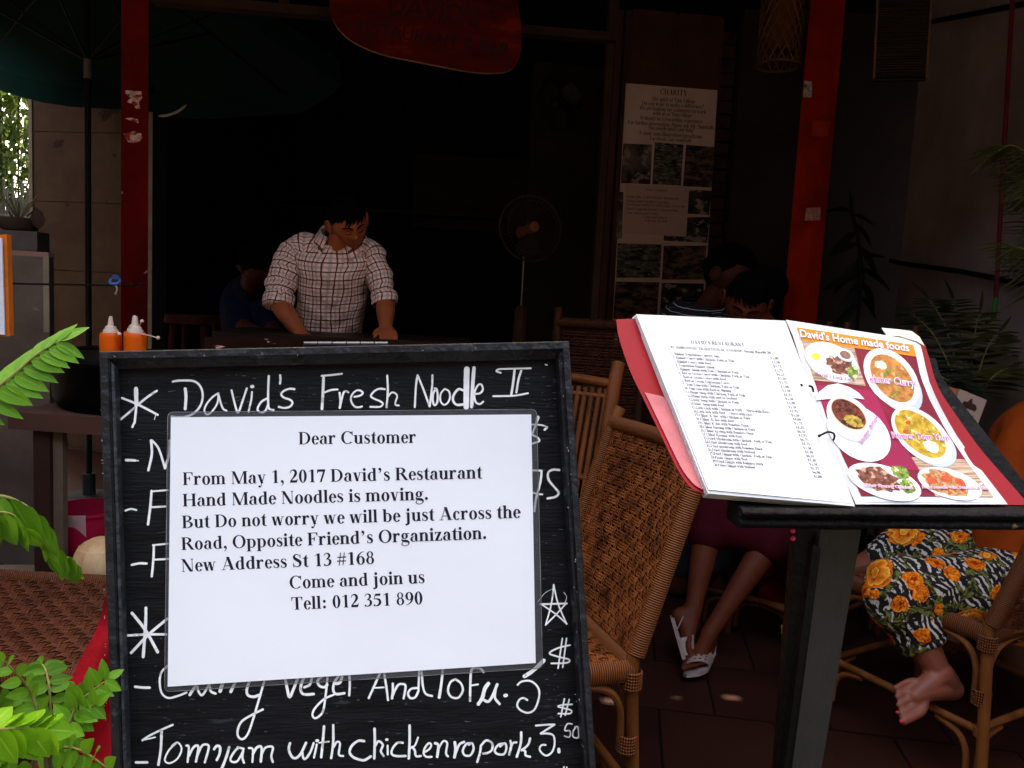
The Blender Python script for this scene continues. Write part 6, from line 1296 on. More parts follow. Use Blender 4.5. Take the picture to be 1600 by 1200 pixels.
# palms at the right
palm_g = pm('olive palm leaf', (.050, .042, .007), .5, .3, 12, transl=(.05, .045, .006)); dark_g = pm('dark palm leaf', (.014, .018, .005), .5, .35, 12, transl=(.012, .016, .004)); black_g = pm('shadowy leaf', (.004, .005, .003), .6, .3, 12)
pbx = P(1650, 700, 2.75); palm = thing('areca_palm', 'tall olive green palm whose fronds reach in at the right edge', 'palm', (pbx.x, pbx.y, .004))
pt_ = MB()
for dx in (-.03, .02, .0): pt_.tube([(pbx.x + dx, pbx.y + dx, .25), (pbx.x + dx * 2, pbx.y, 1.1), (pbx.x + dx * 2, pbx.y, 1.35)], .013, 8)
pt_.build('stem', pm('palm stem', (.12, .13, .04), .6, .3), palm); MB().lathe([(.12, 0), (.13, .02), (.155, .27), (.15, .29), (.12, .28), (.11, .03)], (pbx.x, pbx.y, .004), 20).build('pot', MATS['clay pot'], palm)
top = V((pbx.x, pbx.y, 1.3))
for i, (pts, n) in enumerate((([top, P(1648, 330, 2.75), P(1628, 262, 2.75), P(1585, 228, 2.72), P(1560, 236, 2.68)], 16), ([top, P(1660, 380, 2.7), P(1640, 310, 2.66), P(1600, 280, 2.62)], 13), ([top, P(1650, 440, 2.7), P(1625, 400, 2.66), P(1585, 385, 2.62)], 11), ([top, P(1680, 300, 2.8), P(1690, 200, 2.8), P(1660, 160, 2.8)], 12))):
    frond(palm, pts, .19, .0105, int(n * 1.5), (.1, .35, -.6) if 0 else (-.75, -.55, -.2), (-.7, .15, .55), 0, t0=.3, rad=.003, taper=.5, jit=.08, seed=20 + i, mt=palm_g, droop=.35, fold=.3)
sp0 = P(1512, 640, 3.0); sp2 = thing('small_palm', 'small dark green palm behind the menu, between the menu top and the side wall', 'palm', (sp0.x, sp0.y, .004))
q = MB(); q.tube([(sp0.x, sp0.y, .2), (sp0.x, sp0.y, sp0.z)], .02, 8); q.build('stem', MATS['palm stem'], sp2); MB().lathe([(.12, 0), (.15, .24), (.14, .25), (.11, .02)], (sp0.x, sp0.y, .004), 20).build('pot', MATS['clay pot'], sp2)
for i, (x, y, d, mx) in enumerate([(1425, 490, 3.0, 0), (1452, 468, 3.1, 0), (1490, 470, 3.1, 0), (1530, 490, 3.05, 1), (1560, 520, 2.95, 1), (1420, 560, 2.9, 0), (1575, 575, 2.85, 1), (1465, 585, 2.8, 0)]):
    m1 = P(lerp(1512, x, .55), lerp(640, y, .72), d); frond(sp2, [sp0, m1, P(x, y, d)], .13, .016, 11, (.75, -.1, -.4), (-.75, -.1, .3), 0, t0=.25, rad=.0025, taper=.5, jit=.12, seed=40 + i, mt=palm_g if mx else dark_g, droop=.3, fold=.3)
dp0 = P(1335, 520, 3.75); dp = thing('dark_potted_plant', 'almost black slender leaved plant standing against the dim wall right of the orange post', 'plant', (dp0.x, dp0.y, .004))
q = MB(); q.tube(crom([(dp0.x, dp0.y, .2), P(1338, 520, 3.75), P(1345, 410, 3.75), P(1330, 325, 3.75)], 5), .009, 7); q.build('stem', black_g, dp); MB().lathe([(.11, 0), (.15, .26), (.14, .27), (.1, .02)], (dp0.x, dp0.y, .004), 18).build('pot', dark_wood, dp)
q = MB(); random.seed(31)
for x, y, dx, dy, l in [(1330, 330, -1, .15, .13), (1332, 335, .8, -.3, .11), (1335, 350, .9, -.8, .13), (1338, 362, -.9, -.6, .16), (1340, 380, -1, -.3, .14), (1342, 385, .6, -.9, .17), (1345, 400, .9, .1, .11), (1343, 408, -.8, -.9, .18), (1346, 420, .9, -.5, .16), (1344, 430, -1, -.2, .18), (1345, 440, .7, -.9, .18), (1343, 452, -.8, -.7, .19), (1342, 462, .8, -.7, .15), (1340, 475, -.9, -.8, .17), (1340, 400, .2, -1, .16), (1340, 440, -.2, -1, .18), (1330, 328, -.1, 1, .09)]:
    leaf(q, P(x, y, 3.75), cv(dx, dy, random.uniform(-.5, .3)), cv(0, .6, -.8), l, l * .26, .35, .25, 7)
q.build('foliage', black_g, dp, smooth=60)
# ================================================================ people
skin = pm('tan skin', (.21, .054, .028), .5, .10, 14, .05, 90, spec=.35); skin_d = pm('brown skin', (.34, .070, .020), .5, .10, 14, .05, 90, spec=.35)
hair_m = pm('black hair', (.0022, .0016, .0014), .9, .3, 40, .4, 60, (6, 6, .6), spec=.02); lipm = pm('lip', (.30, .08, .06), .5, .1, 20)
def head(c, f, u, sc=1.0, hair=True, long=0, skinm=skin):
    """sculpted head -> (skin mesh builder, hair, brows); c is the centre of the skull, f the way the face looks, u its up"""
    f = f.normalized(); u = (u - f * u.dot(f)).normalized(); r = f.cross(u)
    def fn(d, q):
        x, y, z = d.x, d.y, d.z; k = max(0, -z); X_ = .075 * x * (1 - .30 * k ** 1.3); Y_ = .093 * y; Z_ = .117 * z
        if y < 0: Y_ *= 1 - .5 * k ** 1.2
        else: Y_ *= 1 - .06 * k
        if y > -.1:
            w = min(1, (y + .1) * 3); g = lambda cx, cz, sx, sz: math.exp(-((x - cx) / sx) ** 2 - ((z - cz) / sz) ** 2); g2 = lambda *a: g(*a) + g(-a[0], *a[1:])
            o = .010 * g(0, .06, .11, .2) + .021 * g(0, -.16, .13, .10) + .008 * g2(.15, -.21, .07, .06) - .012 * g2(.38, .05, .17, .095) + .006 * g2(.36, .21, .25, .07) + .004 * g2(.5, -.2, .2, .2)
            o += .007 * g(0, -.42, .24, .045) + .007 * g(0, -.525, .2, .05) - .005 * g(0, -.468, .26, .018) + .010 * g(0, -.80, .26, .14) - .003 * g(0, -.33, .05, .05)
            o += .0065 * g2(.36, .03, .12, .055)
            Y_ += o * w
        return V((X_, Y_, Z_)) * sc
    h = MB(); h.ell(c, 1, (r, f, u), 88, 64, fn=fn)
    for i, fc in enumerate(h.f):
        p = (sum((h.v[k] for k in fc), V((0, 0, 0))) / len(fc) - c) / sc; x, y, z = p.dot(r), p.dot(f), p.dot(u)
        if y > .06 and abs(x) < .026 - abs(z + .0545) * .9 and -.066 < z < -.044: h.mi[i] = 1
    for s in (-1, 1):
        ec = c + r * (s * .074 * sc) - f * (.004 * sc) - u * (.004 * sc)
        er = (r * (s * .35) + f * -.9).normalized(); eu = u
        h.ell(ec + r * (s * .006 * sc), (.007 * sc, .019 * sc, .032 * sc), (eu.cross(er) * 1, er, eu), 14, 10)
        h.tube([ec + r * (s * .012 * sc) + (er * (.019 * cos(a)) + eu * (.031 * sin(a))) * sc for a in [lerp(-.6, 3.6, k / 14) for k in range(15)]], .0045 * sc, 6)
    hr = MB()
    if hair:
        vs_ = []; nu, nv = 72, 52; keep = []
        for i in range(nv + 1):
            th = pi * i / nv
            for j in range(nu):
                a = 2 * pi * j / nu; d = V((sin(th) * cos(a), sin(th) * sin(a), cos(th)))
                line = .50 + .10 * d.x if d.y > .55 else (lerp(.10, .50, max(0, (d.y - .15) / .4)) if d.y > .15 else lerp(-.55 - long, .02, max(0, (d.y + .35) / .5)) if d.y > -.35 else -.55 - long)
                t = (d.z - line) / .22; keep.append(t); e = max(-.02, min(1, t)); q = fn(d, None) if d.y < .3 or d.z > .3 else fn(d, None)
                s = 1 + (.095 + .03 * mnoise.noise(d * 2.1 + V((3, 1, 2))) + .035 * mnoise.noise(V((d.x * 14, d.y * 14, d.z * 5)))) * (e ** .5 if e > 0 else 0) + (-.02 if e <= 0 else 0)
                q = q * s; vs_.append(c + r * q.x + f * q.y + u * q.z)
        fs = [(i * nu + j, (i + 1) * nu + j, (i + 1) * nu + (j + 1) % nu, i * nu + (j + 1) % nu) for i in range(nv) for j in range(nu) if max(keep[i * nu + j], keep[(i + 1) * nu + j], keep[i * nu + (j + 1) % nu]) > 0]
        hr.add(vs_, fs)
    bw_ = MB()
    for s in (-1, 1):
        pts = []
        for k in range(8):
            t = k / 7; d = V((s * lerp(.12, .62, t), 0, lerp(.185, .20, t) + .06 * sin(pi * t))); d.y = sqrt(max(0, 1 - d.x ** 2 - d.z ** 2)); q = fn(d, None) * 1.008; pts.append(c + r * q.x + f * q.y + u * q.z)
        bw_.tube(pts, [lerp(.0035, .0016, abs(k / 7 - .35) * 1.3) * sc for k in range(8)], 6)
        pts = []
        for k in range(8):
            t = k / 7; d = V((s * lerp(.22, .54, t), 0, lerp(.0, .015, t) - .035 * sin(pi * t))); d.y = sqrt(max(0, 1 - d.x ** 2 - d.z ** 2)); q = fn(d, None) * 1.01; pts.append(c + r * q.x + f * q.y + u * q.z)
        bw_.tube(pts, .0017 * sc, 6)
    return h, hr, bw_
def fringe(mb, c, f, u, sc, n, sweep, seed):
    """loose locks lying over the hairline, so that the hair ends unevenly"""
    random.seed(seed); f = f.normalized(); u = (u - f * u.dot(f)).normalized(); r = f.cross(u)
    for k in range(n):
        a = lerp(-1.25, 1.25, k / (n - 1)) + random.uniform(-.06, .06); z0 = .66 + random.uniform(-.05, .08); l = random.uniform(.13, .34) * (1 - .25 * abs(a)); pts = []
        for i in range(5):
            t = i / 4; z = z0 - l * t * 1.3; aa = a + sweep * .22 * t * t; h = sqrt(max(.02, 1 - z * z)); d = V((sin(aa) * h, cos(aa) * h, z)); s = 1.075 - .03 * t
            pts.append(c + (r * (d.x * .075) + f * (d.y * .093) + u * (d.z * .117)) * (s * sc))
        mb.tube(pts, [.007, .0075, .0062, .004, .001], 6)
def hand(mb, wrist, knuck, side, down, sc=1.0, curl=.5, thumb=1):
    """five-fingered hand from wrist to knuckle line; side runs across the knuckles towards the thumb, down is where the palm looks"""
    fw_ = (knuck - wrist).normalized(); L_ = (knuck - wrist).length
    for k in range(4):
        b = knuck + side * ((1.5 - k) * .020 * sc); limb(mb, [wrist + side * ((1.5 - k) * .011 * sc), b], [.014 * sc, .0115 * sc], 10)
        l = (.030, .034, .031, .024)[k] * sc * 1.15; a1, a2, a3 = curl * .5, curl * 1.3, curl * 2.0
        p = [b]
        for a, ll in ((a1, l * 1.25), (a2, l * .8), (a3, l * .6)): p.append(p[-1] + (fw_ * cos(a) + down * sin(a)) * ll)
        limb(mb, p, [.0095 * sc, .0088 * sc, .0080 * sc, .0068 * sc], 10)
    tb0 = lerp(wrist, knuck, .3) + side * (.026 * sc); limb(mb, [lerp(wrist, knuck, .15), tb0, tb0 + (fw_ * .7 + side * .7 + down * .2).normalized() * .03 * sc, tb0 + (fw_ * .95 + side * .55 + down * .35).normalized() * .055 * sc], [.016 * sc, .013 * sc, .0105 * sc, .008 * sc], 10)
def loftb(mb, rings, n=36, cap=False):
    """rings = [(centre, half width vec, half depth vec, squareness)] -> open sleeve-like surface with UV in metres"""
    vs_, uvs = [], []; ln = 0; k = len(rings)
    for i, (c, X_, Y_, e) in enumerate(rings):
        if i: ln += (rings[i][0] - rings[i - 1][0]).length
        rr = (X_.length + Y_.length) / 2
        for j in range(n + 1):
            a = 2 * pi * j / n; ca, sa = cos(a), sin(a); p = 2 / e
            vs_.append(c + X_ * (math.copysign(abs(ca) ** p, ca)) + Y_ * (math.copysign(abs(sa) ** p, sa))); uvs.append((a * .145, ln))
    q = n + 1; mb.add(vs_, [(i * q + j, i * q + j + 1, (i + 1) * q + j + 1, (i + 1) * q + j) for i in range(k - 1) for j in range(n)], uvs)
def smooth_rings(rings, n=5):
    vals = [V((*r[0], )) for r in rings]; A = crom([r[0] for r in rings], n); B = crom([r[1] for r in rings], n); C_ = crom([r[2] for r in rings], n); E = [lerp(rings[min(len(rings) - 1, i // n)][3], rings[min(len(rings) - 1, i // n + 1)][3], (i % n) / n) for i in range(len(A))]
    return list(zip(A, B, C_, E))
def wrinkle(mb, amp, fr, seed=0, fold=None):
    for i, p in enumerate(mb.v): mb.v[i] = p + V((mnoise.noise(p * fr + V((seed, 0, 0))), mnoise.noise(p * fr + V((0, seed + 7, 0))), 0)) * amp
def person(label, loc): return thing('person', label, 'person', loc)

# ---- the man in the checked shirt
D = 3.36
mhip = P(512, 640, 3.62); man = person('man in a rolled sleeve checked shirt looking down, leaning both hands on the counter', (mhip.x, mhip.y, .004))
neck = P(528, 386, 3.38); hc = P(544, 349, 3.33); shl, shr = P(462, 398, 3.40), P(583, 406, 3.42)
ell_, elr = P(436, 474, 3.34), P(602, 470, 3.36); wrl, wrr = P(470, 522, 3.22), P(603, 513, 3.24)
b = MB(); chest = P(518, 440, 3.46); waist = P(516, 530, 3.58)
limb(b, [mhip, waist, chest, P(525, 395, 3.42)], [.115, .085, .085, .065], 20); limb(b, [P(526, 402, 3.42), neck, lerp(neck, hc, .6)], [.06, .055, .054], 16)
limb(b, [P(500, 396, 3.42), shl, lerp(shl, ell_, .5), ell_], [.042, .038, .036, .037]); limb(b, [P(550, 404, 3.42), shr, lerp(shr, elr, .5), elr], [.045, .042, .040, .038])
limb(b, [ell_, lerp(ell_, wrl, .35), wrl], [.039, .041, .027]); limb(b, [elr, lerp(elr, wrr, .35), wrr], [.038, .040, .026])
hand(b, wrl, wrl + V((.035, -.075, -.02)), V((.85, .3, 0)).normalized(), V((0, -.2, -1)), 1, .55); hand(b, wrr, wrr + V((.02, -.065, -.02)), V((-.9, -.1, 0)).normalized(), V((0, -.1, -1)), 1, .8)
for s, x in ((-1, -.085), (1, .085)): limb(b, [mhip + V((x, 0, -.05)), V((mhip.x + x * 1.2, mhip.y + .02, .48)), V((mhip.x + x * 1.3, mhip.y + .06, .09))], [.085, .058, .042]); limb(b, [V((mhip.x + x * 1.3, mhip.y + .06, .05)), V((mhip.x + x * 1.4, mhip.y - .13, .035))], [.04, .032])
body = remesh(b, .0065, 3)
hf = cv(.46, -.60, -.66).normalized(); hu = cv(.02, .78, -.62)
hd_, hr_, br_ = head(hc, hf, hu, .98); body.add(hd_.v, hd_.f); body.mi[-len(hd_.f):] = hd_.mi
body.build('body', [skin_d, lipm], man, smooth=80); fringe(hr_, hc, hf, hu, .98, 34, 1.0, 3); hr_.build('hair', hair_m, man, smooth=80); br_.build('eyebrows', hair_m, man)
plaid = uvlines('checked shirt cotton', (.95, .58, .46), [(0, .036, .009, 0, (.24, .22, .23), .50), (1, .036, .009, 0, (.24, .22, .23), .50), (0, .036, .0052, .018, (.10, .018, .012), .95), (1, .036, .0052, .018, (.10, .018, .012), .95)], bump=.8)
X1 = V((1, 0, 0)); tilt = V((0, .95, .30)).normalized(); tlt2 = V((0, .85, .52)).normalized()
def rg_(px, py, d, a, bb, e=2.3): return (P(px, py, d), cv(1, -.02, .05).normalized() * a, tilt * bb, e)
sh = MB(); loftb(sh, smooth_rings([rg_(516, 562, 3.62, .142, .115), rg_(516, 530, 3.58, .138, .115), rg_(518, 490, 3.52, .146, .118), rg_(521, 450, 3.47, .152, .122), rg_(523, 418, 3.43, .162, .120), rg_(524, 402, 3.42, .168, .110, 2.4), rg_(526, 388, 3.42, .152, .095, 2.2), rg_(528, 377, 3.41, .112, .085, 2.0), (P(530, 371, 3.41), X1 * .080, tlt2 * .086, 2.0)], 6), 48); wrinkle(sh, .012, 14)
sh.build('shirt', plaid, man, smooth=80)
def sleeve(pts, rads, seed):
    q = crom([(*p, r) for p, r in zip(pts, rads)], 7); s = MB(); n = len(q); pp = [V((a[0], a[1], a[2])) for a in q]; rr = [a[3] + .0035 * sin(i * 1.9 + seed) * (i / n) + .0025 * sin(i * .8 + seed * 2) for i, a in enumerate(q)]
    s.tube(pp, rr, 26, cap=False); wrinkle(s, .013, 16, seed); return s
sleeve([P(502, 398, 3.42), P(478, 386, 3.41), P(457, 397, 3.40), P(443, 432, 3.37), P(435, 468, 3.345)], [.064, .061, .060, .059, .058], 1).build('sleeve', plaid, man, smooth=80)
sleeve([P(554, 404, 3.43), P(574, 392, 3.42), P(585, 405, 3.41), P(595, 438, 3.38), P(600, 466, 3.365)], [.060, .055, .052, .051, .051], 2).build('sleeve', plaid, man, smooth=80)
for a, c, r in ((P(437, 458, 3.352), P(434, 480, 3.335), .060), (P(599, 458, 3.37), P(602, 477, 3.355), .053)):   # rolled cuffs
    s = MB(); pp = [lerp(a, c, t) for t in (0, .2, .5, .8, 1, .95, .5)]; s.tube(pp, [r * .9, r * 1.03, r * 1.06, r * 1.04, r * .98, r * .9, r * .85], 26, cap=False); wrinkle(s, .009, 22, 5); s.build('rolled_cuff', plaid, man, smooth=80)
# collar: two leaves folded round the neck
nc = P(531, 369, 3.40); cu = V((.0, -.42, .90)).normalized(); cx = X1; cy = cu.cross(cx)
cl = MB()
for s in (-1, 1):
    rows = []
    for k in range(13):
        a = lerp(pi / 2, -pi / 2 + .42, k / 12); e = cx * (s * cos(a)) + cy * sin(a); t = k / 12
        hgt = .036 - .018 * t; up_ = nc + e * (.070 + .006 * t) + cu * (hgt); fold_ = nc + e * (.079 + .006 * t) + cu * (hgt + .004); dn_ = nc + e * (.108 + .014 * t) + cu * (hgt - .038 - .034 * t ** 3) + cx * (s * .012 * t ** 3)
        rows.append([up_ - cu * .03, up_, fold_, dn_])
    uv = [(j * .03 + .01, i * .018) for i in range(13) for j in range(4)]; cl.sheet(rows, uvs=uv)
cl.build('collar', plaid, man, smooth=60)
pk = MB(); f0, f1_ = P(545, 402, 3.30), P(532, 520, 3.455)       # front placket and buttons
rows = []
for k in range(16):
    t = k / 15; px, py = lerp(544, 529, t), lerp(405, 528, t); p = P(px, py, lerp(3.325, 3.47, t) - .004 * sin(pi * t)); rows.append([p - X1 * .014, p + X1 * .014])
pk.sheet(rows, uvs=[(j * .028 + .004, i * .026) for i in range(16) for j in range(2)]); pk.build('placket', plaid, man, smooth=60)
for k in range(5): MB().ell(lerp(rows[0][0], rows[-1][0], .12 + k * .2) + X1 * .014 - V((0, .004, 0)), (.0055, .003, .0055), nu=10, nv=6).build('button', pale_metal, man)
tr = MB(); limb(tr, [waist + V((0, 0, -.06)), mhip], [.137, .148], 20)
for x in (-.085, .085): limb(tr, [mhip + V((x, 0, -.04)), V((mhip.x + x * 1.2, mhip.y + .02, .48)), V((mhip.x + x * 1.3, mhip.y + .06, .12))], [.10, .078, .07])
remesh(tr, .012, 3).build('trousers', pm('dark trousers', (.02, .02, .025), .8, .2), man, smooth=80)

# ---- person in blue, back in the dark on the left
bl_h = P(398, 560, 4.2); blue = person('person in a dark blue shirt bending forward in the dark behind the man', (bl_h.x, bl_h.y, .004))
b = MB(); sb = P(392, 468, 4.1); limb(b, [bl_h + V((0, 0, -.1)), P(398, 520, 4.2), sb], [.12, .10, .08], 18); limb(b, [sb, P(394, 438, 3.98), P(398, 424, 3.92)], [.07, .055, .055]); limb(b, [P(376, 466, 4.1), P(372, 500, 4.0), P(398, 520, 3.85), P(440, 521, 3.75)], [.055, .045, .04, .028]); limb(b, [P(410, 466, 4.1), P(422, 505, 4.0), P(432, 520, 3.8)], [.055, .042, .03])
hand(b, P(440, 521, 3.75), P(456, 522, 3.7), V((0, -.9, .1)).normalized(), V((0, 0, -1)), 1, .4)
for x in (-.09, .09): limb(b, [bl_h + V((x, 0, -.1)), bl_h + V((x * 1.2, -.38, -.12)), V((bl_h.x + x, bl_h.y - .36, .06))], [.085, .06, .045])
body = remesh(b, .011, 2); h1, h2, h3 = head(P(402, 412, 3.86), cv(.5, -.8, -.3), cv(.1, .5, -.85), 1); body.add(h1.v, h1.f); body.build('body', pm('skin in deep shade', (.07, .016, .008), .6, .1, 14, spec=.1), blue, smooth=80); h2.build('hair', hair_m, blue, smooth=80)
b = MB(); limb(b, [bl_h + V((0, 0, -.05)), P(398, 520, 4.2), sb, P(393, 452, 4.05)], [.172, .168, .150, .09], 20); limb(b, [P(380, 468, 4.1), P(373, 492, 4.02), P(376, 508, 3.97)], [.082, .072, .066]); limb(b, [P(408, 466, 4.1), P(420, 498, 4.03), P(425, 510, 3.97)], [.082, .07, .064])
remesh(b, .010, 3).build('shirt', pm('dark blue checked cotton', (.0018, .0035, .017), .8, .4, 60), blue, smooth=80)
b = MB()
for x in (-.09, .09): limb(b, [bl_h + V((x * .6, 0, -.1)), bl_h + V((x * 1.2, -.38, -.12)), V((bl_h.x + x, bl_h.y - .36, .14))], [.11, .075, .06])
remesh(b, .012, 2).build('trousers', MATS['dark trousers'], blue, smooth=80)
bc = thing('metal_chair', 'thin grey framed chair behind the bending person in blue', 'chair', (bl_h.x - .05, bl_h.y, .004))
q = MB(); q.tube(crom([P(355, 560, 4.25), P(355, 500, 4.3), P(358, 488, 4.32), P(372, 484, 4.34), P(400, 486, 4.4), P(430, 492, 4.42), P(432, 560, 4.4)], 5), .0085, 8); q.build('back_frame', pm('grey tube', (.30, .28, .27), .4, .2), bc)
q = MB(); sc_ = bl_h + V((0, 0, -.26)); q.box(sc_, (.42, .42, .03)); q.build('seat', dark_wood, bc)
for x in (-.19, .19):
    for y in (-.19, .19): MB().tube([(sc_.x + x, sc_.y + y, .005), (sc_.x + x, sc_.y + y, sc_.z)], .011, 8).build('leg', MATS['grey tube'], bc)

# ---- seated woman behind the menu, face lowered, with white sandals
w1h = P(1200, 800, 3.12); w1 = person('seated woman in dark red skirt and white sandals, head lowered behind the menu', (w1h.x, w1h.y, .004))
b = MB(); n1 = P(1200, 520, 3.05); h1c = P(1166, 472, 2.95)
limb(b, [w1h, P(1215, 690, 3.15), P(1212, 580, 3.1), P(1206, 545, 3.08)], [.14, .125, .135, .10], 18); limb(b, [P(1206, 545, 3.08), n1, lerp(n1, h1c, .6)], [.06, .05, .048])
for sx, ex, wx in ((1150, 1120, 1110), (1262, 1275, 1180)): limb(b, [P(sx, 562, 3.08), P(ex, 660, 3.0), P(wx, 690, 2.85)], [.05, .04, .027])
kA, kB = P(1112, 800, 2.86), P(1225, 812, 2.84); aA, aB = P(1082, 958, 2.74), P(1108, 990, 2.74)
limb(b, [w1h + V((-.07, -.05, -.02)), kA], [.085, .06]); limb(b, [w1h + V((.08, -.05, -.02)), kB], [.085, .06])
limb(b, [kA, lerp(kA, aA, .35), lerp(kA, aA, .8), aA], [.052, .048, .033, .030]); limb(b, [kB, lerp(kB, aB, .35), lerp(kB, aB, .8), aB], [.052, .048, .032, .030])
def foot(mb, ankle, heel, ball, toe, across, sc=1.0):
    limb(mb, [ankle, lerp(ankle, heel, .7)], [.034 * sc, .032 * sc]); limb(mb, [heel, lerp(heel, ball, .5) + (ankle - heel) * .22, ball], [.031 * sc, .031 * sc, .021 * sc]); limb(mb, [ankle, lerp(ankle, ball, .55), ball], [.031 * sc, .027 * sc, .02 * sc])
    for k in range(5):
        o = (k - 2) * .0182 * sc; r0 = (.0118, .0086, .008, .0075, .0072)[k] * sc; ll = (1, .98, .9, .8, .68)[k]; bb = ball + across * o * 1.05; limb(mb, [lerp(ankle, ball, .75) + across * o * .6, bb, bb + (toe - ball) * ll], [.013 * sc, r0 * 1.1, r0], 10)
tA, tB = P(1076, 1012, 2.70), P(1070, 1046, 2.62)
foot(b, aA, P(1061, 962, 2.74), P(1074, 1004, 2.69), P(1079, 1024, 2.675), cv(.12, .0, 1).normalized(), .9); foot(b, aB, P(1106, 1012, 2.78), P(1088, 1033, 2.64), P(1084, 1042, 2.58), cv(1, .05, .2).normalized(), .9)
body = remesh(b, .0075, 3); q1, q2, q3 = head(h1c, cv(-.30, -.66, -.70), cv(.05, .75, -.66), 1.0, long=.2); body.add(q1.v, q1.f); body.mi[-len(q1.f):] = q1.mi
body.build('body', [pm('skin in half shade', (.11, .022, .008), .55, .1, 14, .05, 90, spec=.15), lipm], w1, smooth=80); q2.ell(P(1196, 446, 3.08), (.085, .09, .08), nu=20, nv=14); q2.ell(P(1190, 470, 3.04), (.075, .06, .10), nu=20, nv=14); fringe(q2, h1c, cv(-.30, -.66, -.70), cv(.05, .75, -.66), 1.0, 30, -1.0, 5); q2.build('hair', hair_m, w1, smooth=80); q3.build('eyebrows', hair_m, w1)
b = MB(); limb(b, [w1h + V((0, 0, .02)), P(1215, 690, 3.15), P(1212, 580, 3.1), P(1206, 552, 3.08)], [.155, .14, .15, .095], 20)
for sx, ex in ((1156, 1130), (1256, 1272)): limb(b, [P(sx, 565, 3.08), P(ex, 630, 3.03)], [.066, .054])
remesh(b, .010, 3).build('blouse', pm('dark blouse', (.05, .012, .018), .8, .4, 40), w1, smooth=80)
b = MB(); limb(b, [w1h, lerp(w1h, kA, .6), kA + V((.01, 0, -.03))], [.155, .115, .082], 20); limb(b, [w1h, lerp(w1h, kB, .6), kB + V((0, 0, -.03))], [.155, .115, .082], 20); limb(b, [kA + V((.02, .02, -.05)), kB + V((-.02, .02, -.05))], [.08, .08]); limb(b, [kA + V((0, 0, -.02)), lerp(kA, aA, .22)], [.085, .074], 20); limb(b, [kB + V((0, 0, -.02)), lerp(kB, aB, .22)], [.085, .074], 20); limb(b, [lerp(kA, aA, .15), lerp(kB, aB, .15)], [.07, .07], 20); remesh(b, .010, 5).build('skirt', pm('dark red skirt', (.045, .0008, .004), .85, .2, 20), w1, smooth=80)
sandal = pm('off white sandal', (.34, .25, .22), .6, .2, 30, .3, 90)
for ank, hee, bal, toe, acr in ((aA, P(1061, 962, 2.74), P(1074, 1004, 2.69), P(1079, 1024, 2.675), cv(.12, 0, 1).normalized()), (aB, P(1106, 1012, 2.78), P(1088, 1033, 2.64), P(1084, 1042, 2.58), cv(1, .05, .2).normalized())):
    s = MB(); ln_ = (toe - hee); ln_n = ln_.normalized(); nn = acr.cross(ln_n); nn = nn if nn.dot(ank - hee) > 0 else -nn
    shape = [(-.02, .022), (0, .03), (.25, .03), (.5, .03), (.75, .043), (.95, .042), (1.08, .022)]
    ol = [hee + ln_ * t + acr * w for t, w in shape] + [hee + ln_ * t - acr * w for t, w in shape[::-1]]; s.slab([p - nn * .034 for p in ol], nn * .014); sole = s.build('sandal', sandal, w1, smooth=30)
    v = MB(); rows = []   # broad pierced vamp over the forefoot
    for i in range(9):
        t_e = lerp(.44, .86, i / 8); wd = lerp(.040, .046, i / 8); hg_ = lerp(.034, .014, i / 8)
        rows.append([hee + ln_ * (t_e + .05 * sin(pi * k / 14)) + acr * (wd * cos(pi * k / 14)) + nn * (lerp(-.026, hg_, sin(pi * k / 14) ** .7)) for k in range(15)])
    for i in range(8):
        for k in range(14):
            if 0 < i < 7 and 1 < k < 12 and (i + k) % 2 and k % 2: continue
            q4 = [rows[i][k], rows[i][k + 1], rows[i + 1][k + 1], rows[i + 1][k]]; v.add(q4 + [p + nn * .003 for p in q4], [(0, 1, 2, 3), (7, 6, 5, 4), (0, 4, 5, 1), (1, 5, 6, 2), (2, 6, 7, 3), (3, 7, 4, 0)])
    v.tube(crom([hee + ln_ * .3 + acr * .03 - nn * .03, hee + acr * .028 + nn * .01, hee - ln_ * .1 + nn * .02, hee - acr * .028 + nn * .01, hee + ln_ * .3 - acr * .03 - nn * .03], 5), [(.002, .005)] * 21, 6, up=nn); v.build('strap', sandal, sole, smooth=60)

# ---- second woman further back
w2h = P(1085, 640, 3.6); w2 = person('dark haired person in a black shirt with thin white stripes, behind the woman in sandals', (w2h.x, w2h.y, .004))
b = MB(); limb(b, [w2h + V((0, 0, -.15)), P(1082, 560, 3.6), P(1088, 510, 3.55)], [.13, .10, .09], 18); limb(b, [P(1092, 505, 3.55), P(1112, 470, 3.48), P(1124, 450, 3.44)], [.065, .052, .05])
limb(b, [P(1060, 512, 3.55), P(1040, 570, 3.45), P(1060, 600, 3.3)], [.05, .042, .03]); limb(b, [P(1118, 505, 3.5), P(1130, 570, 3.4), P(1120, 600, 3.25)], [.05, .042, .03])
for x in (-.09, .09): limb(b, [w2h + V((x, 0, -.15)), w2h + V((x * 1.2, -.36, -.2)), V((w2h.x + x, w2h.y - .36, .06))], [.085, .06, .045])
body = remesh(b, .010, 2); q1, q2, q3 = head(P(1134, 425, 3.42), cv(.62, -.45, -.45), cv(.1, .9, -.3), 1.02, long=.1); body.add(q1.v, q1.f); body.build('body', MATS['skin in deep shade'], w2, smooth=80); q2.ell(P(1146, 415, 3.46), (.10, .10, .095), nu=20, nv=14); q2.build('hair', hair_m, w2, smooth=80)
stripe = uvlines('striped black cotton', (.012, .010, .012), [(1, .022, .0022, 0, (.45, .38, .36), 1)], bump=.2)
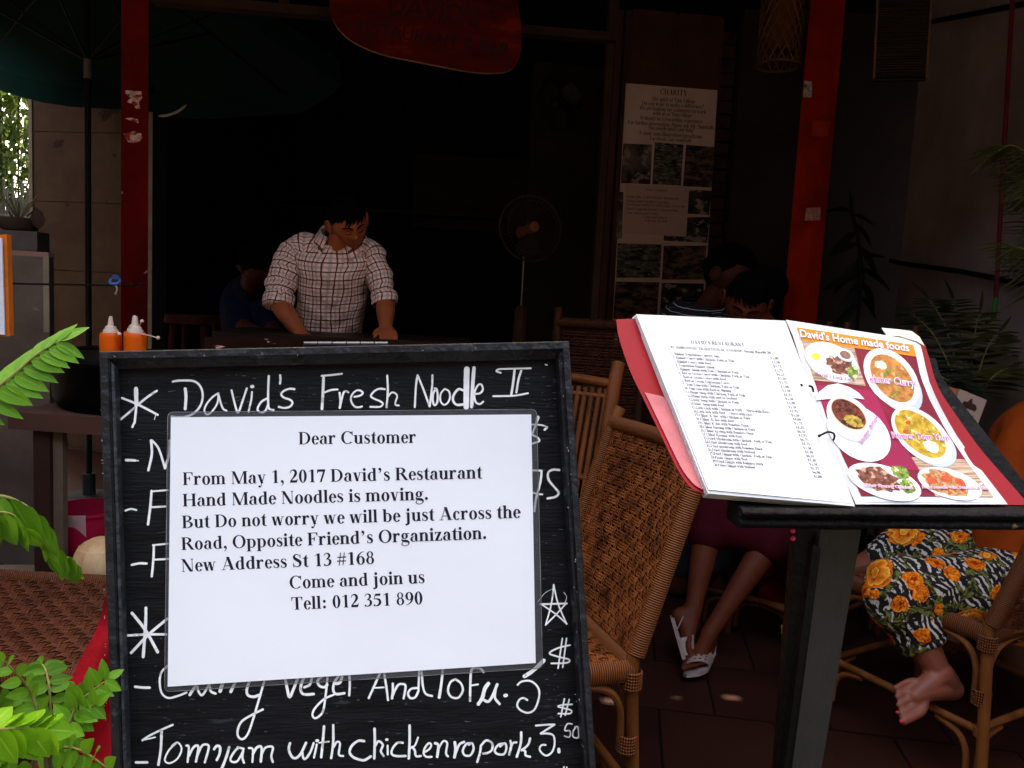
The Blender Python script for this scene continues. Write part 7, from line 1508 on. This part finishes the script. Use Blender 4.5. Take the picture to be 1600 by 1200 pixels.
b = MB(); loftb(b, smooth_rings([(P(1085, 650, 3.6), X1 * .16, V((0, .13, 0)), 2.2), (P(1082, 570, 3.6), X1 * .15, V((0, .125, 0)), 2.2), (P(1084, 515, 3.56), X1 * .165, V((0, .12, .02)), 2.3), (P(1088, 487, 3.54), X1 * .145, V((0, .11, .03)), 2.1), (P(1096, 470, 3.52), X1 * .085, V((0, .085, .02)), 2)], 6), 36); b.build('shirt', stripe, w2, smooth=80)
for p in ([P(1066, 494, 3.54), P(1050, 540, 3.49), P(1042, 572, 3.44)], [P(1112, 503, 3.5), P(1124, 540, 3.44), P(1129, 568, 3.4)]):
    s = sleeve(p, [.072, .062, .056], 3); s.build('sleeve', stripe, w2, smooth=80)
b = MB()
for x in (-.09, .09): limb(b, [w2h + V((x * .6, 0, -.15)), w2h + V((x * 1.2, -.36, -.2)), V((w2h.x + x, w2h.y - .36, .14))], [.11, .075, .06])
remesh(b, .012, 2).build('trousers', MATS['dark trousers'], w2, smooth=80)

# ---- woman in flowered trousers at the right edge
def flower_mat():
    mt = bpy.data.materials.new('zebra and orange rose print'); mt.use_nodes = True; nt = mt.node_tree; L = nt.links.new; b = nt.nodes['Principled BSDF']; b.inputs['Roughness'].default_value = .8; b.inputs['Specular IOR Level'].default_value = .15
    tc = _n(nt, 'ShaderNodeTexCoord'); mp = _n(nt, 'ShaderNodeMapping'); mp.inputs['Rotation'].default_value = (.4, .5, .2); L(tc.outputs['Object'], mp.inputs[0])
    def ramp(src, st):
        r = _n(nt, 'ShaderNodeValToRGB'); r.color_ramp.interpolation = 'LINEAR'; e = r.color_ramp.elements
        while len(e) < len(st): e.new(.5)
        for q, (p, c) in zip(e, st): q.position = p; q.color = (*c, 1)
        L(src, r.inputs[0]); return r.outputs[0]
    def mix(f, a, c):
        m = _n(nt, 'ShaderNodeMix', data_type='RGBA'); L(f, m.inputs[0]); L(a, m.inputs[6])
        (L(c, m.inputs[7]) if not isinstance(c, tuple) else setattr(m.inputs[7], 'default_value', (*c, 1))); return m.outputs[2]
    wv = _n(nt, 'ShaderNodeTexWave'); wv.inputs['Scale'].default_value = 17; wv.inputs['Distortion'].default_value = 12; wv.inputs['Detail'].default_value = 3; wv.inputs['Detail Scale'].default_value = .8; L(mp.outputs[0], wv.inputs[0])
    out = ramp(wv.outputs['Fac'], [(0, (.012, .009, .008)), (.60, (.014, .01, .009)), (.68, (.42, .35, .30)), (1, (.56, .47, .41))])
    n1 = _n(nt, 'ShaderNodeTexNoise'); n1.inputs['Scale'].default_value = 15; n1.inputs['Detail'].default_value = 4; n1.inputs['Distortion'].default_value = 1.2; L(mp.outputs[0], n1.inputs['Vector'])
    n2 = _n(nt, 'ShaderNodeTexNoise'); n2.inputs['Scale'].default_value = 70; n2.inputs['Detail'].default_value = 3; L(mp.outputs[0], n2.inputs['Vector'])
    olive = ramp(n2.outputs[0], [(.38, (.02, .02, .008)), (.47, (.09, .09, .016)), (.58, (.19, .18, .045)), (.66, (.02, .02, .01))])
    out = mix(ramp(n1.outputs[0], [(.535, (0, 0, 0)), (.547, (1, 1, 1))]), out, olive)
    n4 = _n(nt, 'ShaderNodeTexNoise'); n4.inputs['Scale'].default_value = 34; n4.inputs['Detail'].default_value = 3; n4.inputs['Distortion'].default_value = 2; L(mp.outputs[0], n4.inputs['Vector'])
    out = mix(ramp(n4.outputs[0], [(.545, (0, 0, 0)), (.555, (1, 1, 1))]), out, (.012, .010, .008))
    n3 = _n(nt, 'ShaderNodeTexNoise'); n3.inputs['Scale'].default_value = 30; n3.inputs['Detail'].default_value = 3; L(mp.outputs[0], n3.inputs['Vector'])
    dis = _n(nt, 'ShaderNodeMix', data_type='RGBA', blend_type='LINEAR_LIGHT'); dis.inputs[0].default_value = .016; L(mp.outputs[0], dis.inputs[6]); L(n3.outputs['Color'], dis.inputs[7])
    vo = _n(nt, 'ShaderNodeTexVoronoi'); vo.inputs['Scale'].default_value = 13.5; vo.inputs['Randomness'].default_value = .75; L(dis.outputs[2], vo.inputs['Vector'])
    pet = _n(nt, 'ShaderNodeTexNoise'); pet.inputs['Scale'].default_value = 85; pet.inputs['Detail'].default_value = 3; pet.inputs['Distortion'].default_value = 1.5; L(mp.outputs[0], pet.inputs['Vector'])
    rose = ramp(pet.outputs[0], [(.34, (.16, .012, .002)), (.46, (.62, .09, .003)), (.58, (.80, .20, .008)), (.7, (.85, .38, .05))])
    core = ramp(vo.outputs['Distance'], [(.0, (.30, .05, .005)), (.07, (.5, .10, .006)), (.12, (1, 1, 1)), (.34, (1, 1, 1)), (.40, (.5, .35, .3))])
    mm = _n(nt, 'ShaderNodeMix', data_type='RGBA', blend_type='MULTIPLY'); mm.inputs[0].default_value = 1; L(rose, mm.inputs[6]); L(core, mm.inputs[7])
    out = mix(ramp(vo.outputs['Distance'], [(.33, (1, 1, 1)), (.345, (0, 0, 0))]), out, mm.outputs[2])
    v2_ = _n(nt, 'ShaderNodeTexVoronoi'); v2_.inputs['Scale'].default_value = 6.5; v2_.inputs['Randomness'].default_value = .8; L(dis.outputs[2], v2_.inputs['Vector'])
    wr_ = _n(nt, 'ShaderNodeTexNoise'); wr_.inputs['Scale'].default_value = 26; wr_.inputs['Detail'].default_value = 3; wr_.inputs['Distortion'].default_value = 1.2; L(mp.outputs[0], wr_.inputs['Vector'])
    sm_ = _n(nt, 'ShaderNodeMath', operation='MULTIPLY_ADD'); sm_.inputs[1].default_value = .30; L(wr_.outputs[0], sm_.inputs[0]); L(v2_.outputs['Distance'], sm_.inputs[2]); rs_ = _n(nt, 'ShaderNodeMath', operation='MULTIPLY'); rs_.inputs[1].default_value = 7.5; L(sm_.outputs[0], rs_.inputs[0]); fr_n = _n(nt, 'ShaderNodeMath', operation='FRACT'); L(rs_.outputs[0], fr_n.inputs[0])
    big = ramp(fr_n.outputs[0], [(.0, (.20, .02, .003)), (.2, (.62, .10, .004)), (.65, (.80, .22, .010)), (.95, (.86, .42, .07))])
    out = mix(ramp(v2_.outputs['Distance'], [(.30, (1, 1, 1)), (.312, (0, 0, 0))]), out, big); L(out, b.inputs['Base Color'])
    bp = _n(nt, 'ShaderNodeBump'); bp.inputs['Strength'].default_value = .35; bp.inputs['Distance'].default_value = .02; L(n1.outputs[0], bp.inputs['Height']); L(bp.outputs[0], b.inputs['Normal']); return mt
floral = flower_mat(); MATS['floral'] = floral
w3h = P(1575, 918, 2.33); w3 = person('woman in orange top and rose printed trousers, bare foot on chair rung', (w3h.x, w3h.y, .004))
n3_ = P(1668, 610, 2.45); b = MB(); limb(b, [w3h + V((0, 0, .02)), P(1600, 800, 2.4), P(1640, 690, 2.45), P(1660, 640, 2.45)], [.15, .125, .125, .09], 18); limb(b, [P(1660, 640, 2.45), n3_, P(1680, 575, 2.43)], [.055, .047, .045])
kn1, an1 = P(1392, 918, 2.20), P(1466, 1052, 2.16); kn2 = P(1400, 862, 2.50); an2 = P(1275, 935, 2.62)
limb(b, [w3h + V((0, -.07, 0)), kn1], [.09, .062]); limb(b, [kn1, lerp(kn1, an1, .4), an1], [.06, .055, .033]); limb(b, [w3h + V((0, .08, .02)), kn2], [.09, .06]); limb(b, [kn2, lerp(kn2, an2, .4), an2], [.055, .05, .033])
foot(b, P(1470, 1052, 2.155), P(1487, 1076, 2.17), P(1428, 1088, 2.125), P(1401, 1103, 2.105), cv(-.25, .85, .45).normalized(), 1.0); foot(b, an2, P(1272, 962, 2.64), P(1235, 985, 2.60), P(1222, 990, 2.58), cv(.1, .2, .95).normalized())
limb(b, [P(1600, 668, 2.36), P(1560, 790, 2.25), P(1560, 800, 2.4)], [.05, .042, .03]); limb(b, [P(1690, 660, 2.6), P(1650, 800, 2.7), P(1580, 830, 2.6)], [.05, .042, .03])
body = remesh(b, .0045, 2); q1, q2, q3 = head(P(1690, 515, 2.42), cv(-.9, -.1, .3), cv(-.05, 1, 0), 1.0, long=.3); body.add(q1.v, q1.f); body.build('body', skin, w3, smooth=80); q2.build('hair', hair_m, w3, smooth=80)
def leg_cloth(mb, pts, rads):
    q = crom([(*p, r) for p, r in zip(pts, rads)], 7); mb.tube([V((a[0], a[1], a[2])) for a in q], [a[3] for a in q], 26); mb.ell(q[0].to_3d(), q[0][3] * .99, nu=24, nv=14)
hem1 = lerp(kn1, an1, .70); hem2 = lerp(kn2, an2, .22)
t = MB(); leg_cloth(t, [w3h + V((0, -.05, .0)), lerp(w3h, kn1, .5) + V((0, -.04, -.005)), kn1 + V((.02, 0, .004)), lerp(kn1, an1, .16) + V((-.004, 0, 0)), lerp(kn1, an1, .42), hem1], [.145, .112, .083, .082, .070, .060]); t.ell(kn1 + V((.012, 0, 0)), .084, nu=24, nv=16)
leg_cloth(t, [w3h + V((.0, .06, .05)), lerp(w3h, kn2, .5) + V((0, .0, .02)), kn2 + V((.03, 0, .012)), lerp(kn2, an2, .10), hem2], [.150, .112, .076, .066, .060]); t.ell(w3h + V((.05, .02, .03)), (.17, .17, .15), nu=24, nv=16)
tm = remesh(t, .008, 3); wrinkle(tm, .012, 15, 9); tm.build('trousers', floral, w3, smooth=80)
b = MB(); limb(b, [w3h + V((.03, .02, .12)), P(1602, 800, 2.4), P(1636, 690, 2.42), P(1660, 648, 2.45)], [.145, .142, .146, .085], 20); limb(b, [P(1608, 672, 2.36), P(1583, 730, 2.28), P(1572, 772, 2.26)], [.075, .066, .060]); limb(b, [P(1690, 664, 2.6), P(1668, 740, 2.66)], [.07, .06])
om = remesh(b, .009, 3); wrinkle(om, .014, 12, 2); om.build('top', pm('burnt orange cotton', (.25, .033, .002), .85, .15, 12, .2, 14), w3, smooth=80)
nl = MB(); nl.ell(P(1408.5, 1127, 2.078), (.0058, .0035, .0055), nu=12, nv=8); nl.ell(P(1402, 1113, 2.083), (.0042, .003, .004), nu=10, nv=6); nl.build('nail_polish', pm('pink nail varnish', (.70, .04, .07), .25, .05), w3)

# ================================================================ table with red cloth, napkin box, bead string
tq0 = P(1405, 800, 2.9); rt = thing('dining_table', 'dining table under a dark red cloth behind the menu stand', 'table', (tq0.x, tq0.y, .004)); zt3 = .755
ct0, ct1 = V((tq0.x - .22, tq0.y - .05, 0)), V((tq0.x + .32, tq0.y + .55, 0))
MB().box(((ct0.x + ct1.x) / 2, (ct0.y + ct1.y) / 2, zt3 - .015), (ct1.x - ct0.x, ct1.y - ct0.y, .03)).build('tabletop', dark_wood, rt)
for x in (ct0.x + .03, ct1.x - .03):
    for y in (ct0.y + .03, ct1.y - .03): MB().box((x, y, zt3 / 2 - .013), (.035, .035, zt3 - .034)).build('leg', dark_wood, rt)
q = MB(); per = []
for a, b_, n in (((ct0.x, ct0.y), (ct1.x, ct0.y), 18), ((ct1.x, ct0.y), (ct1.x, ct1.y), 18), ((ct1.x, ct1.y), (ct0.x, ct1.y), 18), ((ct0.x, ct1.y), (ct0.x, ct0.y), 18)):
    per += [lerp(V(a), V(b_), k / n) for k in range(n)]
cc = V(((ct0.x + ct1.x) / 2, (ct0.y + ct1.y) / 2)); rows = []
for z, o in ((.004, 0), (.004, .012), (-.03, .016), (-.09, .02), (-.15, .024)):
    rows.append([V((*(p + (p - cc).normalized() * (o + (.012 * sin(i * 1.1) if z < -.05 else 0))), zt3 + z)) for i, p in enumerate(per + per[:1])])
q.sheet(rows); q.add([V((p.x, p.y, zt3 + .004)) for p in per], [list(range(len(per)))])
cl = q.build('red_tablecloth', pm('dark red table cloth', (.12, .002, .006), .85, .2, 10), smooth=60, origin=(cc.x, cc.y, zt3)); tag(cl, 'dark red cloth draped over the dining table behind the menu stand', 'tablecloth')
nb0 = P(1488, 655, 2.75); nb = thing('napkin_holder', 'orange napkin holder with a pale printed card, right of the menu', 'napkin holder', (nb0.x, nb0.y, zt3 + .006)); zt_ = zt3 + .006
ca = [P(1500, 608, 2.72), P(1542, 625, 2.72), P(1524, 674, 2.70), P(1478, 664, 2.70)]
MB().slab(ca, V((.006, .018, 0))).build('card', pm('pale pink card', (.58, .36, .27), .7, .08, 6), nb, smooth=0)
MB().slab([P(1483, 604, 2.74), P(1512, 612, 2.74), P(1500, 662, 2.73), P(1470, 656, 2.73)], V((.006, .03, 0))).build('orange_side', pm('orange card', (.52, .17, .06), .7, .12, 8), nb, smooth=0)
lo = MB(); cnrm = (ca[1] - ca[0]).cross(ca[3] - ca[0]).normalized(); cnrm = cnrm if cnrm.dot(CC - ca[0]) > 0 else -cnrm
def cp_(u, v): return lerp(lerp(ca[0], ca[1], u), lerp(ca[3], ca[2], u), v) + cnrm * .0012
lo.add([cp_(u, v) for u, v in ((.22, .36), (.28, .26), (.40, .25), (.46, .14), (.52, .12), (.56, .24), (.70, .26), (.78, .36), (.74, .44), (.5, .42), (.26, .44))], [list(range(11))]); 
v2, fs = sans("Angkor", 1.0); w0 = max(x for x, y in v2); lo.add([cp_(.24 + x / w0 * .54, .66 - y * .20) for x, y in v2], fs); lo.build('printed_mark', pm('dark brown print', (.08, .03, .02), .7, .2), nb, smooth=0)
b1_ = MB(); b1_.box((nb0.x, nb0.y + .03, zt_ + (nb0.z - zt_) / 2), (.05, .03, abs(nb0.z - zt_) + .02)); b1_.build('holder_base', dark_wood, nb)
bs = thing('bead_string', 'two small pink beads dangling below the ledge of the menu stand', 'beads', P(1238, 832, 1.0))
for y in (829, 841): MB().ell(P(1238.5, y, 1.0), .0034, nu=12, nv=8).build('bead', pm('pink bead', (.62, .05, .14), .3, .1), bs)
MB().tube([P(1238.5, 815, 1.0), P(1238.5, 841, 1.0)], .0006, 5).build('thread', black_metal, bs)
